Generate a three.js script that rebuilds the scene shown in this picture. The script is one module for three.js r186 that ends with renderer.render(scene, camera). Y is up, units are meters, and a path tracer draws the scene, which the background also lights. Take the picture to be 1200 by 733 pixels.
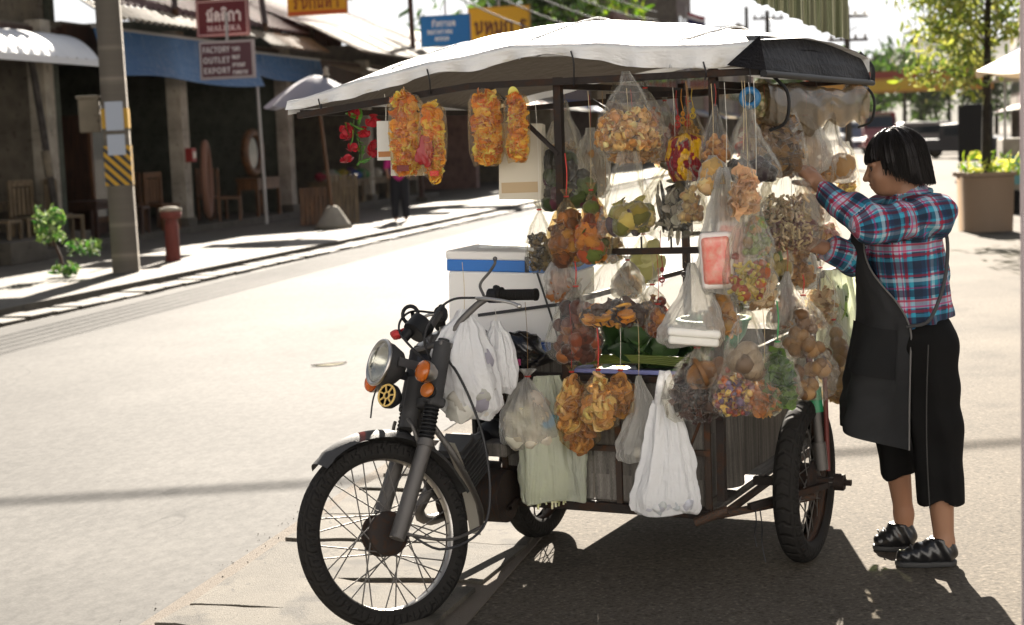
import * as THREE from 'three';
import { mergeGeometries } from 'three/addons/utils/BufferGeometryUtils.js';
import { RoundedBoxGeometry } from 'three/addons/geometries/RoundedBoxGeometry.js';

// ---------------------------------------------------------------- camera, sky, sun, exposure
const scene = new THREE.Scene();
const V = (x, y, z) => new THREE.Vector3(x, y, z);
const F_PIX = 1850, EYE = V(0, 1.57, 0);                       // focal length in photo pixels, eye height
const camera = new THREE.PerspectiveCamera(2 * Math.atan(366.5 / F_PIX) * 180 / Math.PI, 1024 / 625, 0.1, 3000);
const camUp = V(-0.038, 1, 0.10825).normalize();               // world up in camera axes: slight tilt and downward pitch
const camFwd = V(0, 0, -1).addScaledVector(camUp, -V(0, 0, -1).dot(camUp)).normalize();
const camRight = new THREE.Vector3().crossVectors(camFwd, camUp);
const C2W = new THREE.Matrix4().set(camRight.x, camRight.y, camRight.z, 0, camUp.x, camUp.y, camUp.z, 0, -camFwd.x, -camFwd.y, -camFwd.z, 0, 0, 0, 0, 1);
camera.position.copy(EYE);
camera.quaternion.setFromRotationMatrix(C2W);
camera.focus = 5.6;
camera.userData.fStop = 3.6;

const SUN_EL = 29 * Math.PI / 180, SUN_AZ = -0.055;              // sun stands ahead of the camera, over the far end of the street
const sunDir = V(-Math.sin(SUN_AZ) * Math.cos(SUN_EL), Math.sin(SUN_EL), -Math.cos(SUN_AZ) * Math.cos(SUN_EL));
const sun = new THREE.DirectionalLight(new THREE.Color(1, 0.91, 0.79), 5);
sun.position.copy(sunDir).multiplyScalar(60);
sun.shadow.radius = 1;
scene.add(sun, sun.target);
sun.castShadow = true;
sun.shadow.mapSize.set(4096, 4096);
Object.assign(sun.shadow.camera, { left: -45, right: 45, top: 45, bottom: -45, near: 1, far: 200 });

const skyTex = (() => {                                         // hazy tropical sky: pale at the horizon, a wide glow round the sun
  const w = 512, h = 256, d = new Float32Array(w * h * 4), p = V(0, 0, 0);
  for (let j = 0; j < h; j++) for (let i = 0; i < w; i++) {
    const el = ((j + 0.5) / h - 0.5) * Math.PI, az = ((i + 0.5) / w - 0.5) * 2 * Math.PI;
    p.set(Math.cos(el) * Math.cos(az), Math.sin(el), Math.cos(el) * Math.sin(az));
    const up = Math.max(0, p.y), g = Math.acos(Math.min(1, Math.max(-1, p.dot(sunDir))));
    const hz = Math.pow(1 - up, 3), au = Math.exp(-g / 0.40), o = (j * w + i) * 4;
    d[o] = 0.014 + 0.052 * hz + 0.62 * au;
    d[o + 1] = 0.021 + 0.051 * hz + 0.605 * au;
    d[o + 2] = 0.036 + 0.048 * hz + 0.575 * au;
    d[o + 3] = 1;
  }
  const t = new THREE.DataTexture(d, w, h, THREE.RGBAFormat, THREE.FloatType);
  t.mapping = THREE.EquirectangularReflectionMapping; t.magFilter = THREE.LinearFilter; t.needsUpdate = true;
  return t;
})();
scene.background = skyTex; scene.environment = skyTex;

const renderer = new THREE.WebGLRenderer({ antialias: true });
renderer.toneMapping = THREE.LinearToneMapping;
renderer.toneMappingExposure = 4.6;
renderer.shadowMap.enabled = true;

// ---------------------------------------------------------------- helpers
function rng(seed) { let s = seed >>> 0; return () => { s = s + 0x6D2B79F5 | 0; let t = Math.imul(s ^ s >>> 15, 1 | s); t = t + Math.imul(t ^ t >>> 7, 61 | t) ^ t; return ((t ^ t >>> 14) >>> 0) / 4294967296; }; }
const hash = (x, y, z) => { let h = Math.imul(x | 0, 374761393) + Math.imul(y | 0, 668265263) + Math.imul(z | 0, 1442695041) | 0; h = Math.imul(h ^ h >>> 13, 1274126177); return ((h ^ h >>> 16) >>> 0) / 4294967296; };
function noise(x, y = 0, z = 0) {
  const xi = Math.floor(x), yi = Math.floor(y), zi = Math.floor(z); let fx = x - xi, fy = y - yi, fz = z - zi;
  fx = fx * fx * (3 - 2 * fx); fy = fy * fy * (3 - 2 * fy); fz = fz * fz * (3 - 2 * fz);
  const l = (a, b, t) => a + (b - a) * t;
  return l(l(l(hash(xi, yi, zi), hash(xi + 1, yi, zi), fx), l(hash(xi, yi + 1, zi), hash(xi + 1, yi + 1, zi), fx), fy), l(l(hash(xi, yi, zi + 1), hash(xi + 1, yi, zi + 1), fx), l(hash(xi, yi + 1, zi + 1), hash(xi + 1, yi + 1, zi + 1), fx), fy), fz);
}
const fbm = (x, y, z = 0, o = 4) => { let a = 0, s = 0.5, n = 0; for (let i = 0; i < o; i++) { a += s * noise(x, y, z + i * 7.3); n += s; s /= 2; x *= 2.03; y *= 2.03; z *= 2.03; } return a / n; };
const tile = (x, y, p) => { const fx = x / p, fy = y / p, l = (a, b, t) => a + (b - a) * t; return [fx, fy, l]; };
const clamp = (x, a = 0, b = 1) => Math.min(b, Math.max(a, x)), lerp = (a, b, t) => a + (b - a) * t, smooth = (a, b, x) => { const t = clamp((x - a) / (b - a)); return t * t * (3 - 2 * t); };
const col = (c) => c instanceof THREE.Color ? c : Array.isArray(c) ? new THREE.Color().setRGB(...c) : new THREE.Color(c);

function tex(w, h, fn, srgb = true, reps) {                           // fn(u, v, x, y) -> grey or [r, g, b] in 0..1
  const d = new Uint8Array(w * h * 4);
  for (let y = 0, o = 0; y < h; y++) for (let x = 0; x < w; x++, o += 4) {
    const c = fn(x / w, y / h, x, y), k = typeof c === 'number';
    for (let i = 0; i < 3; i++) d[o + i] = clamp(k ? c : c[i]) * 255;
    d[o + 3] = 255;
  }
  const t = new THREE.DataTexture(d, w, h); t.magFilter = THREE.LinearFilter; t.wrapS = t.wrapT = THREE.RepeatWrapping;
  if (srgb) t.colorSpace = THREE.SRGBColorSpace; if (reps) t.repeat.set(reps, reps); t.needsUpdate = true; return t;
}
function rep(t, x, y) { const c = t.clone(); c.repeat.set(x, y); c.needsUpdate = true; return c; }
function canvasTex(w, h, draw, reps) { const c = document.createElement('canvas'); c.width = w; c.height = h; draw(c.getContext('2d'), w, h); const t = new THREE.CanvasTexture(c); t.colorSpace = THREE.SRGBColorSpace; t.magFilter = THREE.LinearFilter; if (reps) { t.wrapS = t.wrapT = THREE.RepeatWrapping; t.repeat.set(reps, reps); } return t; }
// periodic noise so that textures repeat without seams
function pnoise(u, v, n, z = 0) {
  const x = u * n, y = v * n, xi = Math.floor(x), yi = Math.floor(y); let fx = x - xi, fy = y - yi; fx = fx * fx * (3 - 2 * fx); fy = fy * fy * (3 - 2 * fy);
  const m = (a) => ((a % n) + n) % n, h = (a, b) => hash(m(a), m(b), z);
  return lerp(lerp(h(xi, yi), h(xi + 1, yi), fx), lerp(h(xi, yi + 1), h(xi + 1, yi + 1), fx), fy);
}
const pfbm = (u, v, n, z = 0, o = 4) => { let a = 0, s = 0.5, t = 0; for (let i = 0; i < o; i++) { a += s * pnoise(u, v, n << i, z + i); t += s; s /= 2; } return a / t; };

function mat(c, rough = 0.8, o = {}) { const m = new THREE.MeshPhysicalMaterial({ roughness: rough, ...o }); m.color.copy(col(c)); if (o.side === undefined) m.side = THREE.DoubleSide; return m; }
const used = {};
function numbered(n) { if (!(n in used)) { used[n] = 0; return n; } used[n]++; return n + '_' + String(used[n]).padStart(3, '0'); }
function mesh(name, geo, m, parent = scene) {
  if (Array.isArray(geo)) geo = merge(geo);
  const o = new THREE.Mesh(geo, m); o.name = parent === scene ? numbered(name) : name; o.castShadow = o.receiveShadow = true; parent.add(o); return o;
}
function tag(o, label, category, group) { o.userData.label = label; o.userData.category = category; if (group) o.userData.group = group; return o; }
function thing(name, label, category, pos = V(0, 0, 0), turn = 0, group) { const g = new THREE.Group(); g.name = numbered(name); g.position.copy(pos); g.rotation.y = turn; scene.add(g); return tag(g, label, category, group); }
function struct(o) { o.userData.kind = 'structure'; return o; }
function stuff(o) { o.userData.kind = 'stuff'; return o; }
function merge(list) {
  const keep = list.some((g) => g.attributes.color);
  list = list.map((g) => { let q = g.index ? g.toNonIndexed() : g; for (const k of Object.keys(q.attributes)) if (!['position', 'normal', 'uv', 'color'].includes(k)) q.deleteAttribute(k); if (!q.attributes.uv) q.setAttribute('uv', new THREE.BufferAttribute(new Float32Array(q.attributes.position.count * 2), 2)); if (!q.attributes.normal) q.computeVertexNormals(); if (keep && !q.attributes.color) q.setAttribute('color', new THREE.BufferAttribute(new Float32Array(q.attributes.position.count * 3).fill(1), 3)); return q; });
  return mergeGeometries(list);
}
const M4 = (p, q = new THREE.Quaternion(), s = V(1, 1, 1)) => new THREE.Matrix4().compose(p, q, s);
const Q = (x, y, z, o = 'XYZ') => new THREE.Quaternion().setFromEuler(new THREE.Euler(x, y, z, o));
function boxUV(g, k = 1) {                                        // uv in metres, from the dominant axis of each face
  g = g.index ? g.toNonIndexed() : g; const p = g.attributes.position, n = g.attributes.normal, uv = new Float32Array(p.count * 2);
  for (let i = 0; i < p.count; i++) { const ax = Math.abs(n.getX(i)), ay = Math.abs(n.getY(i)), az = Math.abs(n.getZ(i)); const [a, b] = ax > ay && ax > az ? [p.getZ(i), p.getY(i)] : ay > az ? [p.getX(i), p.getZ(i)] : [p.getX(i), p.getY(i)]; uv[i * 2] = a * k; uv[i * 2 + 1] = b * k; }
  g.setAttribute('uv', new THREE.BufferAttribute(uv, 2)); return g;
}
function box(w, h, d, x = 0, y = 0, z = 0, r = 0) { const g = r > 0 ? new RoundedBoxGeometry(w, h, d, 2, Math.min(r, w / 2.01, h / 2.01, d / 2.01)) : new THREE.BoxGeometry(w, h, d); g.translate(x, y, z); return boxUV(g); }
function rod(a, b, r0, r1 = r0, seg = 10) { const d = b.clone().sub(a), g = new THREE.CylinderGeometry(r1, r0, d.length(), seg, 1); g.translate(0, d.length() / 2, 0); g.applyMatrix4(M4(a, new THREE.Quaternion().setFromUnitVectors(V(0, 1, 0), d.normalize()))); return g; }
function bar(a, b, w, h = w) { const d = b.clone().sub(a), L = d.length(), z = d.normalize(), x = new THREE.Vector3().crossVectors(Math.abs(z.y) > 0.95 ? V(1, 0, 0) : V(0, 1, 0), z).normalize(), y = new THREE.Vector3().crossVectors(z, x); const g = boxUV(new THREE.BoxGeometry(w, h, L)); g.applyMatrix4(new THREE.Matrix4().makeBasis(x, y, z).setPosition(a.clone().add(b).multiplyScalar(0.5))); return g; }
function tube(pts, r, seg = 24, rad = 8, closed = false) { return new THREE.TubeGeometry(new THREE.CatmullRomCurve3(pts, closed), seg, r, rad, closed); }
function lathe(pts, seg = 32) { return new THREE.LatheGeometry(pts.map(([x, y]) => new THREE.Vector2(x, y)), seg); }
function torus(R, r, a = 48, b = 12) { return new THREE.TorusGeometry(R, r, b, a); }
function grid(nu, nv, fn, uvScale = [1, 1]) {                      // fn(u, v) -> Vector3
  const p = [], uv = [], ix = [];
  for (let j = 0; j <= nv; j++) for (let i = 0; i <= nu; i++) { const q = fn(i / nu, j / nv); p.push(q.x, q.y, q.z); uv.push(i / nu * uvScale[0], j / nv * uvScale[1]); }
  for (let j = 0; j < nv; j++) for (let i = 0; i < nu; i++) { const a = j * (nu + 1) + i, b = a + nu + 1; ix.push(a, a + 1, b, b, a + 1, b + 1); }
  const g = new THREE.BufferGeometry(); g.setAttribute('position', new THREE.Float32BufferAttribute(p, 3)); g.setAttribute('uv', new THREE.Float32BufferAttribute(uv, 2)); g.setIndex(ix); g.computeVertexNormals(); return g;
}
function ext(pts, depth, bevel = 0) { const s = new THREE.Shape(pts.map(([x, y]) => new THREE.Vector2(x, y))); return boxUV(new THREE.ExtrudeGeometry(s, { depth, bevelEnabled: bevel > 0, bevelSize: bevel, bevelThickness: bevel, bevelSegments: 2, curveSegments: 8 })); }
function tint(g, c) { const k = col(c), n = g.attributes.position.count, a = new Float32Array(n * 3); for (let i = 0; i < n; i++) { a[i * 3] = k.r; a[i * 3 + 1] = k.g; a[i * 3 + 2] = k.b; } g.setAttribute('color', new THREE.BufferAttribute(a, 3)); return g; }
function lumpy(g, amp, freq, seed = 0) {                           // push vertices by noise and rebuild smooth normals
  const p = g.attributes.position; for (let i = 0; i < p.count; i++) { const x = p.getX(i), y = p.getY(i), z = p.getZ(i), k = 1 + amp * (fbm(x * freq + seed, y * freq + seed * 1.7, z * freq + 9, 3) - 0.5) * 2; p.setXYZ(i, x * k, y * k, z * k); } g.computeVertexNormals(); return g;
}
function blob(detail = 2, amp = 0.25, freq = 1.6, seed = 0) { const s = new THREE.SphereGeometry(1, 6 + detail * 5, 4 + detail * 3); const g = lumpy(s, amp, freq, seed); return g; }

// pixels of the photograph -> places
const rayOf = (u, v) => V(u - 600, -(v - 366.5), -F_PIX).applyMatrix4(C2W);
const onGround = (u, v, h = 0) => { const r = rayOf(u, v); return EYE.clone().addScaledVector(r, (h - EYE.y) / r.y); };
const atDepth = (u, v, d) => { const r = rayOf(u, v); return EYE.clone().addScaledVector(r, d / -r.z); };
// the cart's own axes: origin under the motorcycle's rear axle, z forward, x towards the sidecar
const CART_O = V(0.0855, 0, -6.1801), CART_A = -0.452;
const cartM = new THREE.Matrix4().makeRotationY(CART_A).setPosition(CART_O), cartI = cartM.clone().invert();
const toCart = (p) => p.clone().applyMatrix4(cartI), toWorld = (p) => p.clone().applyMatrix4(cartM);
function cartZ(u, v, z) { const c = toCart(EYE), r = toCart(EYE.clone().add(rayOf(u, v))).sub(c); return c.addScaledVector(r, (z - c.z) / r.z); }
function cartX(u, v, x) { const c = toCart(EYE), r = toCart(EYE.clone().add(rayOf(u, v))).sub(c); return c.addScaledVector(r, (x - c.x) / r.x); }
// the street's own axes: s along the street away from us, n to the left across it
const ST = V(0.2398, 0, -0.9708), SN = V(-0.9708, 0, -0.2398), ST_A = Math.atan2(0.9708, 0.2398);
const street = (s, n, y = 0) => V(0, y, 0).addScaledVector(ST, s).addScaledVector(SN, n);
// ---------------------------------------------------------------- shared textures
const grit = tex(1024, 1024, (u, v, x, y) => { const a = hash(x, y, 1), b = pnoise(u, v, 400, 2), c = pfbm(u, v, 24, 3, 4); return 0.45 + 0.3 * (b - 0.5) + 0.22 * (a - 0.5) + 0.18 * (c - 0.5); }, false);
const asphaltTex = tex(2048, 2048, (u, v, x, y) => {
  const g = pnoise(u, v, 512, 5), f = hash(x, y, 6), m = pfbm(u, v, 6, 7, 5), st = smooth(0.62, 0.8, pfbm(u, v, 9, 11, 4)), pale = g > 0.86 ? 0.22 : g < 0.16 ? -0.16 : 0;
  const k = 0.54 + 0.14 * (m - 0.5) + 0.13 * (g - 0.5) + 0.14 * (f - 0.5) + pale * 0.35 - 0.07 * st;
  return [k * 1.02, k * 0.985, k * 0.93];
});
const roadTex = tex(1024, 2048, (u, v, x, y) => {                 // u across the street (6.25 m), v along it (12.5 m)
  const m = fbm(u * 6, v * 0 + Math.sin(v * 6.283) * 2.2 + 5, Math.cos(v * 6.283) * 2.2, 4), g = hash(x, y, 3), p = pnoise(u, v, 256, 8), w = (pnoise(0.3, v, 8, 5) - 0.5) * 0.012;
  const line = (c, wd) => Math.exp(-(((u + w - c) / wd) ** 2));
  const patch = smooth(0.55, 0.75, pfbm(u, v, 4, 31, 4));
  let k = 0.735 + 0.2 * (m - 0.5) + 0.10 * (g - 0.5) + 0.12 * (p - 0.5) - 0.05 * patch * pnoise(u, v, 128, 9);
  k -= 0.11 * line(0.86, 0.13) * (0.5 + pfbm(u, v, 5, 14, 4))  + 0.03 * line(0.3, 0.06) * pfbm(u, v, 12, 1, 3);
  const cr = smooth(0.006, 0.0, Math.abs(pfbm(u, v, 4, 501, 5) - 0.5)) * smooth(0.5, 0.62, pnoise(u, v, 5, 503)), oil = smooth(0.72, 0.82, pfbm(u, v, 16, 505, 3)) * smooth(0.5, 0.7, pnoise(u, v, 4, 507)), pt = smooth(0.56, 0.6, pfbm(u, v, 3, 509, 4));
  k -= 0.13 * cr + 0.07 * oil + 0.035 * pt;
  return [k, k * 0.98, k * 0.95];
});
const concreteTex = tex(1024, 1024, (u, v, x, y) => { const m = pfbm(u, v, 5, 41, 5), g = hash(x, y, 9), s = smooth(0.6, 0.85, pfbm(u, v, 14, 43, 4)), k = 0.66 + 0.2 * (m - 0.5) + 0.1 * (g - 0.5) - 0.16 * s; return [k, k * 0.965, k * 0.9]; });
const woodTex = tex(512, 1024, (u, v, x, y) => { const gr = pfbm(u, v * 0.08, 40, 51, 3), k = 0.5 + 0.35 * (gr - 0.5) + 0.12 * (hash(x, y >> 3, 4) - 0.5) + 0.2 * (pfbm(u, v, 4, 55, 3) - 0.5); return [k, k, k]; });
const rustTex = tex(512, 512, (u, v, x, y) => { const a = pfbm(u, v, 12, 61, 5), b = smooth(0.45, 0.7, a), g = hash(x, y, 2) * 0.1; return [lerp(0.30, 0.40, b) + g, lerp(0.26, 0.26, b) + g * 0.8, lerp(0.24, 0.17, b) + g * 0.6]; });
const crumple = tex(1024, 1024, (u, v) => { let a = 0, s = 0.5, n = 5; for (let i = 0; i < 4; i++) { a += s * Math.abs(pnoise(u, v * 0.999, n, 71 + i) - pnoise(v * 0.999, u, n, 81 + i)); n *= 2; s *= 0.55; } return clamp(a * 1.1); }, false);
const fabricTex = tex(512, 512, (u, v, x, y) => 0.5 + 0.25 * (((x + y) % 4 < 2 ? 1 : -1) * 0.5) + 0.2 * (hash(x, y, 5) - 0.5), false);

const M = {};
M.asphalt = mat([1, 1, 1], 0.9, { map: asphaltTex, bumpMap: grit, bumpScale: 0.004, specularIntensity: 0.3 }); M.asphalt.color.setRGB(0.375, 0.345, 0.305);
M.road = mat([0.163, 0.163, 0.163], 0.85, { map: roadTex, bumpMap: grit, bumpScale: 0.003, specularIntensity: 0.3 });
M.concrete = mat([0.235, 0.22, 0.198], 0.8, { map: concreteTex, bumpMap: grit, bumpScale: 0.003 });
const slabTex = tex(1024, 1024, (u, v, x, y) => { const m = pfbm(u, v, 4, 441, 5), g = hash(x, y, 19), p = pnoise(u, v, 300, 443), st = smooth(0.52, 0.72, pfbm(u, v, 7, 445, 5)), cr = smooth(0.012, 0.0, Math.abs(pfbm(u, v, 5, 447, 4) - 0.5)) * smooth(0.4, 0.6, pnoise(u, v, 3, 449)); const k = 0.66 + 0.22 * (m - 0.5) + 0.12 * (g - 0.5) + 0.14 * (p - 0.5) - 0.17 * st - 0.2 * cr; return [k, k * 0.965, k * 0.90]; });
M.slab = mat([0.235, 0.222, 0.2], 0.9, { map: slabTex, bumpMap: grit, bumpScale: 0.005 });
M.slabOld = mat([0.2, 0.188, 0.168], 0.9, { map: rep(slabTex, 1.3, 1.3), bumpMap: grit, bumpScale: 0.005 });
M.soil = mat([0.13, 0.108, 0.085], 0.95, { bumpMap: grit, bumpScale: 0.008 });
M.dirt = mat([0.16, 0.13, 0.1], 0.95, { map: concreteTex, bumpMap: grit, bumpScale: 0.008 });

// ---------------------------------------------------------------- ground
function sheet(name, s0, s1, n0, n1, y, m, uvs) {
  const a = street(s0, n0, y), b = street(s0, n1, y), c = street(s1, n0, y), d = street(s1, n1, y), g = new THREE.BufferGeometry();
  g.setAttribute('position', new THREE.Float32BufferAttribute([a, b, c, d].flatMap((p) => p.toArray()), 3));
  g.setAttribute('uv', new THREE.Float32BufferAttribute([0, s0 / uvs[1], (n1 - n0) / uvs[0], s0 / uvs[1], 0, s1 / uvs[1], (n1 - n0) / uvs[0], s1 / uvs[1]], 2));
  g.setAttribute('normal', new THREE.Float32BufferAttribute([0, 1, 0, 0, 1, 0, 0, 1, 0, 0, 1, 0], 3)); g.setIndex([0, 2, 1, 1, 2, 3]);
  return struct(mesh(name, g, m));
}
const N_NEAR = 2.44, N_FAR = 8.69, N_SHOP = 13.2;
{ const g = new THREE.PlaneGeometry(2400, 2400, 1, 1); g.rotateX(-Math.PI / 2); const uv = g.attributes.uv; for (let i = 0; i < 4; i++) uv.setXY(i, g.attributes.position.getX(i) / 5 + 0.13, g.attributes.position.getZ(i) / 5 + 0.41); struct(mesh('ground', g, M.asphalt)); }
sheet('road', -20, 420, N_NEAR, N_FAR - 0.46, 0.005, M.road, [6.25, 12.5]);
sheet('painted_line', 0.5, 20, -4.1, -4.0, 0.005, mat([0.62, 0.6, 0.55], 0.8, { bumpMap: grit, bumpScale: 0.003 }), [1, 1]).userData.kind = 'structure';
{ // raised pavement on the far side with its kerb
  const g = box(440, 0.10, N_SHOP + 8 - N_FAR - 0.03, 200, 0.05, -(N_SHOP + 8 - N_FAR - 0.03) / 2);
  const o = struct(mesh('pavement', g, M.concrete)); o.position.copy(street(0, N_FAR + 0.03)); o.rotation.y = ST_A; 
}
{ // gutter: a row of flat slabs along the far kerb, dark joints between them
  const gutter = struct(new THREE.Group()); gutter.name = 'gutter'; gutter.position.copy(street(0, N_FAR)); gutter.rotation.y = ST_A; scene.add(gutter);
  mesh('channel', box(60, 0.01, 0.44, 33, 0.0, 0.24), M.concrete, gutter);
  const R = rng(5), gs = [0, 1, 2].map((i) => box(0.43, 0.06, 0.36, 0, 0, 0, 0.008));
  for (let i = 0; i < 90; i++) { const o = mesh('slab', gs[i % 3], M.concrete, gutter); o.position.set(9 + i * 0.5, 0.016 + (R() - 0.5) * 0.016, 0.25 + (R() - 0.5) * 0.03); o.rotation.set((R() - 0.5) * 0.05, (R() - 0.5) * 0.04, (R() - 0.5) * 0.03); }
}
{ // near edge of the road: a broken concrete apron of uneven slabs, flush with the ground, cracked apart
  const ap = struct(new THREE.Group()); ap.name = 'concrete_apron'; ap.position.copy(street(0, N_NEAR)); ap.rotation.y = ST_A; scene.add(ap);   // x along the street, z away from the road
  mesh('bed', box(7.6, 0.012, 1.10, 4.4, 0.0, 0.50), M.soil, ap);
  const R = rng(21), cut = (i, z) => 0.10 * (fbm(z * 2.6 + i * 7.1, i * 3.3, 0, 4) - 0.5) + 0.03 * (fbm(z * 11, i * 5.5, 2, 3) - 0.5), open = (i, z) => 0.003 + 0.12 * Math.max(0, fbm(z * 2.3 + i * 9.7, 4.2, i, 2) - 0.40) * 2.0;
  const left = (x) => 0.035 + 0.07 * (fbm(x * 3.1, 8, 0, 4) - 0.5), right = (x) => 1.0 + 0.14 * (fbm(x * 1.9, 3, 0, 4) - 0.5);
  let s = 1.6, i = 0;
  while (s < 7.6) {
    const L = 0.26 + R() * 0.36, k = 26, pts = [];
    for (let j = 0; j <= k; j++) { const z = lerp(left(s), right(s), j / k); pts.push([s + cut(i, z) + open(i, z) / 2, z]); }
    for (let j = k; j >= 0; j--) { const z = lerp(left(s + L), right(s + L), j / k); pts.push([s + L + cut(i + 1, z) - open(i + 1, z) / 2, z]); }
    const g = ext(pts, 0.04, 0.003); g.rotateX(Math.PI / 2);
    const o = mesh('slab', g, i % 3 ? M.slab : M.slabOld, ap); o.position.y = 0.016 + R() * 0.006; s += L; i++;
  }
  const st = [], p = new THREE.IcosahedronGeometry(1, 0);
  for (let i = 0; i < 260; i++) { const q = p.clone(), r = 0.0012 + R() ** 4 * 0.003; q.applyMatrix4(M4(V(2.2 + R() * 5, 0.008 + r * 0.3, -0.05 + (R() + R() - 1) * 0.12), Q(R() * 6, R() * 6, 0), V(r, r * 0.6, r))); st.push(q); }
  stuff(mesh('grit', st, M.slab, ap));
}
// ---------------------------------------------------------------- more materials and shared shapes
const solid = {}; const plain = (c, r = 0.6, o) => solid[c + r] ??= mat(c, r, o);
function part(name, parent = cart) { const g = new THREE.Group(); g.name = name; parent.add(g); return g; }
M.black = mat([0.012, 0.012, 0.013], 0.5, { specularIntensity: 0.5 });
M.rubber = mat([0.016, 0.015, 0.014], 0.75, { specularIntensity: 0.35, bumpMap: grit, bumpScale: 0.001 });
M.tyre = mat([0.02, 0.0185, 0.017], 0.85, { specularIntensity: 0.35, bumpMap: tex(512, 64, (u, v) => { const c = Math.abs(v - 0.5) * 2; return ((u * 36 + c * 1.2) % 1 < 0.28 && c < 0.62) || Math.abs(c - 0.3) < 0.05 || ((u * 72) % 1 < 0.2 && c > 0.5 && c < 0.75) ? 0 : 1; }, false), bumpScale: 0.006 });
M.chrome = mat([0.55, 0.53, 0.5], 0.28, { metalness: 1, bumpMap: grit, bumpScale: 0.0006 });
M.dullSteel = mat([0.17, 0.16, 0.15], 0.5, { metalness: 0.85, bumpMap: grit, bumpScale: 0.0012 });
M.greyPaint = mat([0.036, 0.035, 0.035], 0.65, { bumpMap: grit, bumpScale: 0.0008 });
M.rust = mat([0.6, 0.58, 0.56], 0.75, { map: rep(rustTex, 3, 3), metalness: 0.25, bumpMap: grit, bumpScale: 0.0015 });
M.rustDark = mat([0.23, 0.23, 0.24], 0.7, { map: rep(rustTex, 3, 3), metalness: 0.3, bumpMap: grit, bumpScale: 0.002 });
M.oldWood = mat([0.78, 0.72, 0.64], 0.85, { map: rep(woodTex, 2, 1.2), bumpMap: rep(woodTex, 2, 1.2), bumpScale: 0.002 });
M.oldWood2 = mat([0.62, 0.56, 0.49], 0.85, { map: rep(woodTex, 2.3, 1.1), bumpMap: rep(woodTex, 2.3, 1.1), bumpScale: 0.002 });
M.darkWood = mat([0.46, 0.41, 0.35], 0.8, { map: rep(woodTex, 2, 1), bumpMap: rep(woodTex, 2, 1), bumpScale: 0.002 });
M.tarp = mat([0.86, 0.86, 0.85], 0.55, { bumpMap: rep(crumple, 2.2, 2.2), bumpScale: 0.006, transmission: 0.1, map: tex(512, 512, (u, v, x, y) => { const d = smooth(0.60, 0.78, pfbm(u, v, 7, 91, 5)), s = smooth(0.72, 0.8, pfbm(u, v, 26, 95, 3)); const k = 0.97 - 0.10 * d - 0.18 * s * d; return [k, k * (1 - 0.02 * d), k * (1 - 0.07 * d)]; }) });
M.tarpDark = mat([0.010, 0.010, 0.013], 0.6, { specularIntensity: 0.4, bumpMap: rep(crumple, 2, 2), bumpScale: 0.01 });
M.amber = mat([0.75, 0.20, 0.015], 0.25, { transmission: 0.45, clearcoat: 0.6 });
M.lens = mat([0.85, 0.85, 0.8], 0.12, { transmission: 0.9, bumpMap: tex(64, 64, (u, v) => 0.5 + 0.5 * Math.sin(u * 6.283 * 4), false), bumpScale: 0.01 });
M.cable = mat([0.015, 0.015, 0.017], 0.5);
M.red = mat([0.5, 0.03, 0.03], 0.5);
const bagBump = tex(1024, 512, (u, v) => { const st = Math.abs(pnoise(u, v * 0.06, 48, 301) - pnoise(u, v * 0.1, 37, 303)), s2 = Math.abs(pnoise(u, v * 0.25, 22, 305) - 0.5), cr = Math.abs(pnoise(u, v, 14, 307) - pnoise(u, v, 11, 309)), c2 = Math.abs(pnoise(u, v, 40, 311) - pnoise(u, v, 33, 313)); return clamp(1 - 0.55 * st - 0.5 * s2 - 0.45 * cr - 0.25 * c2); }, false);
M.clear = mat([0.98, 0.97, 0.93], 0.2, { transmission: 0.95, specularIntensity: 0.7, bumpMap: bagBump, bumpScale: 0.016 });
M.milky = mat([0.93, 0.92, 0.88], 0.45, { transmission: 0.8, bumpMap: bagBump, bumpScale: 0.012 });
M.white = mat([0.97, 0.97, 0.97], 0.8, { transmission: 0.4, bumpMap: bagBump, bumpScale: 0.006 });
M.greenish = mat([0.86, 0.89, 0.74], 0.75, { transmission: 0.6, bumpMap: bagBump, bumpScale: 0.007 });
M.amberBag = mat([0.96, 0.88, 0.70], 0.16, { transmission: 0.96, specularIntensity: 0.6, bumpMap: bagBump, bumpScale: 0.014 });
M.food = mat([1, 1, 1], 0.9, { vertexColors: true, transmission: 0.4 });
M.foodDry = mat([1, 1, 1], 0.95, { vertexColors: true, transmission: 0.4 });
M.leafy = mat([1, 1, 1], 0.8, { vertexColors: true, transmission: 0.5 });
M.foil = mat([1, 1, 1], 0.3, { vertexColors: true, clearcoat: 0.5 });
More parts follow.
